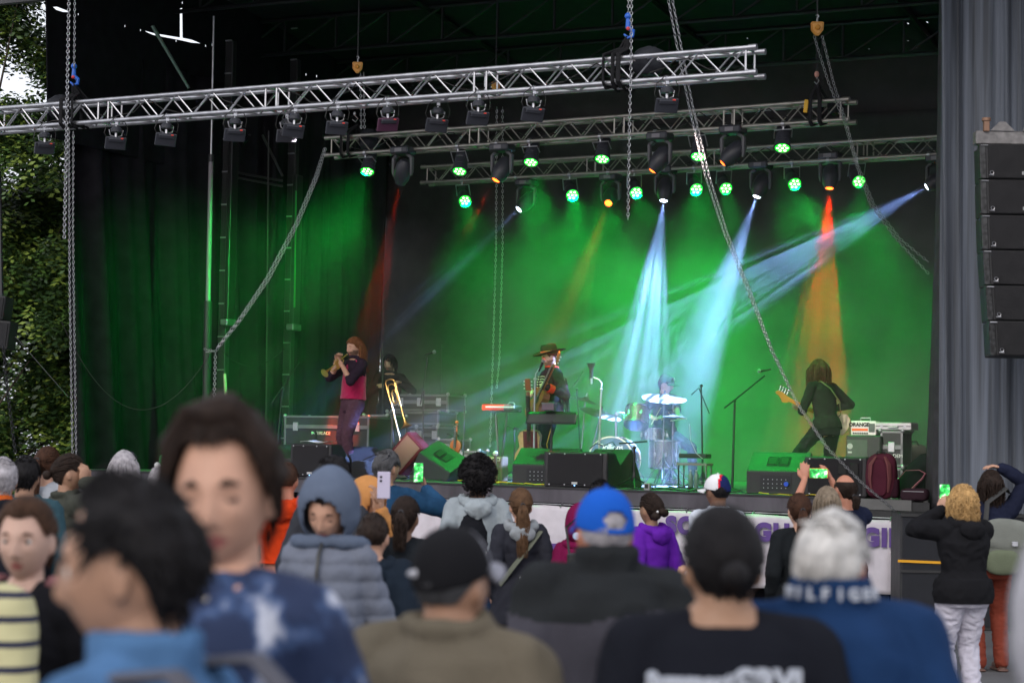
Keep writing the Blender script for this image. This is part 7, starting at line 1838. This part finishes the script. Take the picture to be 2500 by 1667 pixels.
def trumpet():
    mouth = rootM(tp.root) @ tp.head @ (Vector((0,.104,-.070))*tp.kh); bell = SP(803,902,b-.42); d = (bell-mouth).normalized(); L = .50; bell = mouth+d*L
    br = mat('trumpet_brass', (.80,.52,.16), .4, .85)
    t = thing('trumpet', 'brass trumpet held to the lips of the trumpet player', 'trumpet', bell, 0)
    up = Vector((0,0,1)); up = (up-d*up.dot(d)).normalized(); sd_ = d.cross(up)
    MB().tube([mouth, mouth+d*.12, mouth+d*.34, mouth+d*.38-up*.03, mouth+d*.34-up*.06, mouth+d*.14-up*.06, mouth+d*.10-up*.03, mouth+d*.14+up*.0, mouth+d*.20, bell-d*.12], .0085, 8).build('tubing', br, t, world=True)
    MB().lathe([(.007,-.16),(.010,-.10),(.017,-.05),(.033,-.018),(.058,-.002),(.062,0)], bell, d, 28).build('bell', br, t, world=True, solid=.0015)
    mb = MB()
    for i in range(3): c = mouth+d*(.20+i*.028)-up*.02; mb.cyl(c-up*.065, c+up*.05, .0105, None, 10); mb.cyl(c+up*.05, c+up*.07, .005, None, 6); mb.lathe([(.010,.07),(.010,.074),(.0,.075)], c, up, 10)
    mb.build('valves', br, t, world=True)
    MB().lathe([(.012,.0),(.013,.004),(.005,.02),(.006,.05)], mouth, d, 14).build('mouthpiece', mat('silver_slide', (.4,.36,.3), .35, 1.), t, world=True)
trumpet()

b = 5.55; yaw = 3.0; loc, H = on_stage(953, 863, b, .02)
k = aims(loc, yaw, H, b, {}, dict(lh=(975,935,-.25), rh=(930,940,-.25)))
tt = person('bearded dark-haired person in black standing behind the mixing desk', loc, yaw, H, skin='light', hair=dict(style='medium', c='black', length=.13, seed=32, n=460, face=.1), eyes='open', beard='dark', hy=-.25, vox=.0075, hp=-.05,
   **k, lel=(-1,-.3,-.8), rel=(1,-.3,-.8), lhand=dict(d=(.2,1,.3), n=(0,0,-1), curl=.5), rhand=dict(d=(-.2,1,.1), n=(0,0,-1), curl=.5), top=dict(m=cm('black_tee', (.012,.014,.016)), collar='soft', name='shirt'), legs=dict(m=dark_tr))

# singer with guitar
b = 1.75; yaw = 1.95; loc, H = on_stage(1345, 848, b, .0)
k = aims(loc, yaw, H, b, {}, dict(rh=(1307,956,-.12), lh=(1338,946,-.36)))
blkj = cm('black_jacket_cloth', (.016,.015,.018)); redc = cm('scarlet_cloth', (.62,.05,.02))
sg = person('singer in a wide-brimmed black hat, braided black jacket with scarlet collar and cuffs', loc, yaw, H, skin='pale', beard='brown', hair=dict(style='crop', c='brown', seed=33), eyes='shut', hp=-.16, hy=.05, vox=.0065, bulk=1.06, **k,
   rel=(1,-.4,-.8), lel=(-.6,.1,-1), rhand=dict(d=(0,1,-.2), n=(-.5,0,-.6), curl=1.15), lhand=dict(d=(.5,.3,.6), n=(.6,.1,.4), curl=.7), feet={1:(.06,.0), -1:(-.07,.02)},
   top=dict(m=blkj, collar='up', collar_h=.03, cuff=redc, loose=.020, hem=.45, amp=.008), legs=dict(m=cm('night_trousers', (.016,.014,.022)), loose=.010, stripe=mat('gold_braid', (.6,.36,.06), .5)))
Rz = Matrix.Rotation(yaw,3,'Z'); rt = sg.root
MB().tube([sg.UP(.048*math.cos(a), .046*math.sin(a)-.010, .845) for a in [j*.3491 for j in range(18)]], .013, 8, closed=True).build('scarlet_collar', redc, rt)
wb = mat('silver_braid', (.62,.52,.42), .5); mb = MB()
for q in (-1,1):
    for i in range(10):
        z = .60+i*.019; f_ = 1.02 if z < .74 else .96-.10*(z-.74)/.05; y = .0725*f_+.016; mb.tube([sg.UP(q*.012,y+.002,z), sg.UP(q*.035,y,z+.003), sg.UP(q*.058,y-.012,z)], .0062, 5)
mb.build('braiding', wb, rt)
mb = MB()
for q in (-1,1): mb.tube([sg.UP(q*.065,.0,.823), sg.UP(q*.125,-.005,.806)], [.02,.03], 8, flat=.4)
mb.build('epaulettes', mat('gold_braid', (.6,.36,.06), .5), rt)
rs = random.Random(8); mb = MB()
for i in range(70):
    x = rs.uniform(-.11,.02); p = sg.UP(x*1.0, -.085+rs.uniform(-.01,.01), rs.uniform(.62,.78)); mb.tube([p, p+Vector((rs.uniform(-.01,.01),-.03,-.1)), p+Vector((rs.uniform(-.03,.03),-.035,-rs.uniform(.18,.34)))], .004, 4)
mb.build('fringe', blkj, rt)
Mh = sg.head; kk = sg.kh; mb = MB()
felt = cm('black_felt', (.014,.014,.014))
hat = MB().lathe([(.195,.052),(.19,.046),(.14,.040),(.100,.044),(.097,.060),(.093,.115),(.080,.150),(.05,.156),(.02,.140),(.0,.138)], (0,0,0), (0,0,1), 44, sx=.92, sy=1.08)
for i, v in enumerate(hat.v):
    r_ = math.hypot(v[0],v[1]); hat.v[i] = tuple(Mh @ (Vector((v[0], v[1]-.006, v[2]+.012+(.030*(abs(v[0])/.18)**2 if r_ > .12 else 0)-(.016*(v[1]/.2) if r_ > .12 else 0)))*kk))
hat.build('hat', felt, rt, angle=60, solid=.004)
bd = MB().lathe([(.100,.056),(.101,.058),(.099,.082),(.097,.084)], (0,0,0), (0,0,1), 40, sx=.92, sy=1.08); bd.v = [tuple(Mh @ (Vector((v[0],v[1]-.006,v[2]+.004))*kk*1.0)) for v in bd.v]; bd.build('hat_band', mat('scarlet_band', (.6,.05,.03), .5), rt, solid=.004)
# his guitar, body side-on against him
neck_hi = SP(1352,905,b-.38); body_lo = SP(1308,1000,b-.30); d = (neck_hi-body_lo).normalized(); nrm = Vector((-.92,-.42,.12)); nrm = (nrm-d*nrm.dot(d)).normalized(); x_ = (-nrm).cross(d)*-1
Mx = Matrix((d.cross(-nrm)*-1*-1, -nrm, d)).transposed()
if Mx.determinant() < 0: Mx = Matrix((-(d.cross(-nrm)), -nrm, d)).transposed()
acoustic('acoustic_guitar_played', 'dark red-brown acoustic guitar held upright by the singer', Mx, body_lo-d*.16, mat('mahogany', (.20,.05,.025), .3), L=.46, neck=.40).name = 'acoustic_guitar'
for o in list(col.objects):
    if o.name.startswith('acoustic_guitar_played'): o.name = 'acoustic_guitar'

# drummer
b = 4.25; yaw = -2.55; p = SP(1624, 922, b); a_ = (p-O).dot(U); loc = ST(a_, b); H = 1.78
top_z = p.z-loc.z; sit = .53-(H*1.0-top_z)/H*1.0
k = {}
for key, (x, y, db) in dict(rh=(1603,1022,-.35), lh=(1655,1020,-.3)).items(): k[key] = tf(loc, yaw, H, SP(x, y, b+db))
dm = person('drummer in a green cap half hidden by a cymbal and smoke', loc, yaw, H, skin='pale', hair=dict(style='short', c='dark', seed=34), hp=-.15, hy=.45, vox=.008, sit=max(.25,sit)+.035, **k, eyes='open',
   rel=(1,-.3,-.8), lel=(-1,-.3,-.8), rhand=dict(d=(0,.8,.4), n=(-.4,0,-.8), curl=.95), lhand=dict(d=(0,.8,.4), n=(.4,0,-.8), curl=.95), feet={1:(.12,.22), -1:(-.12,.22)}, knees={1:(.3,1,.6), -1:(-.3,1,.6)},
   top=dict(m=cm('dark_blue_tee', (.02,.03,.06)), name='shirt', sleeve=.5), legs=dict(m=den))
cap(dm, dm.root, C('green_cap', (.02,.12,.06)), name='cap', brim_len=.085)
text_on('cap_emblem', 'B', .05, rootM(dm.root) @ dm.head @ Matrix.Translation(Vector((0,.108,.085))*dm.kh) @ Matrix.Rotation(math.pi,4,'Z') @ Matrix.Rotation(R(72),4,'X'), mat('badge'), dm.root, world=True, depth=.004, bold=.003)
for q, (x0,y0,x1,y1), lb in ((1,(1590,1036,1613,996),'left'),(-1,(1637,1027,1676,1022),'right')):
    t = thing('drumstick', lb+' pale drumstick in the drummer\'s hand', 'drumstick', SP(x0,y0,b-.4), 0, 'drumsticks')
    MB().cyl(SP(x0,y0,b-.4), SP(x1,y1,b-.5), .008, .006, 8).build('shaft', mat('stick_wood', (.6,.5,.35), .5), t, world=True); MB().ell(SP(x1,y1,b-.5), .010, nu=8, nv=6).build('tip', mat('stick_wood'), t, world=True)

# bass player
b = 1.35; yaw = .62; loc, H = on_stage(2000, 884, b, .015); H0 = H; H = 1.80
p = SP(2008, 886, b); crouch = max(0., (H*1.0-(p.z-loc.z))/H-.025)
k = {}
for key, (x, y, db) in dict(lh=(1960,995,.12), rh=(2030,1000,.28)).items(): k[key] = tf(loc+Vector((.12,0,0)), yaw, H, SP(x, y, b+db))
loc = loc+Vector((.10,0,0))
bp_ = person('bass player in black with long red-brown hair, back turned, knees bent', loc, yaw, H, skin='light', hair=dict(style='long', c='redbrown', length=.26, seed=35, n=560), vox=.007, crouch=crouch*.75, lean=.20, hy=.25, hp=-.1, **k,
   lel=(-.8,-.4,-1), rel=(1,-.5,.1), lhand=dict(d=(-.6,.8,.1), n=(.4,.4,.7), curl=.6), rhand=dict(d=(-.5,.6,-.4), n=(-.4,-.3,0), curl=.6), feet={1:(.13,-.02), -1:(-.15,.06)}, knees={1:(.35,1,0), -1:(-.3,1,0)}, shoulder=1.02,
   top=dict(m=cm('black_jersey', (.016,.013,.014)), loose=.010, hem=.50, name='shirt', sleeve=.92, amp=.005), legs=dict(m=cm('black_jeans', (.014,.013,.014)), loose=.006))
MB().tube([Matrix.Rotation(yaw,3,'Z')@bp_.UP(x,y,z)+loc for x,y,z in ((-.06,.03,.83),(-.045,-.045,.825),(.0,-.082,.77),(.07,-.082,.68),(.105,-.04,.60),(.10,.04,.56))], .022, 6, flat=.3).build('guitar_strap', cm('patterned_strap', (.16,.14,.09), v=.5), bp_.root, world=True)
t = thing('bass_guitar', 'bass guitar with an orange maple neck pointing left and a cream body', 'bass guitar', SP(1990,1010,b+.25), 0)
h0 = SP(1893,968,b-.05); h1 = SP(1925,975,b-.02); n1 = SP(1994,1008,b+.18); bd_ = SP(2022,1022,b+.30); mp = mat('maple', (.62,.20,.035), .35, vary=.1); d = (n1-h1).normalized(); up = Vector((0,0,1)); up = (up-d*up.dot(d)).normalized(); nr = d.cross(up)
MB().box((h1+n1)/2, (.05,.028,(n1-h1).length+.02), Matrix((up,nr,d)).transposed(), bev=.006).build('neck', mp, t, world=True, smooth=False)
M = Matrix.Translation(h1) @ Matrix((d,up,-nr)).transposed().to_4x4()
MB().prism([(.02,-.025),(.02,.025),(-.05,.035),(-.11,.05),(-.17,.045),(-.19,.02),(-.175,.0),(-.14,-.005),(-.09,-.035),(-.06,-.065),(-.02,-.055)], M, .02).build('headstock', mp, t, world=True, smooth=False)
mb = MB()
for i in range(4): c = h1-d*(.045+i*.036)+up*(.045+.0*i); mb.cyl(c, c+up*.045, .006, None, 6); mb.ell(c+up*.06, (.016,.006,.016), nu=10, nv=6); mb.lathe([(.012,0),(.012,.012),(0,.013)], c-up*.02, -nr, 10)
mb.build('tuners', mat('chrome', (.4,.41,.43), .25, 1.), t, world=True)
M = Matrix.Translation(bd_+d*.05) @ Matrix((up,d,-nr)).transposed().to_4x4()
out = [(0,-.20),(.06,-.21),(.11,-.19),(.13,-.13),(.10,-.05),(.12,.06),(.15,.14),(.11,.21),(0,.23),(-.11,.21),(-.15,.14),(-.12,.06),(-.10,-.03),(-.14,-.10),(-.15,-.17),(-.10,-.2),(-.05,-.15)]
o = MB().prism(out, M, .042).build('body', mat('cream_lacquer', (.62,.52,.40), .25), t, world=True, smooth=False); md = o.modifiers.new('b','BEVEL'); md.width = .010; md.segments = 2
MB().box(bd_, (.05,.05,.09), Matrix((up,nr,d)).transposed(), bev=.004).build('pickguard', mat('ebony'), t, world=True, smooth=False)
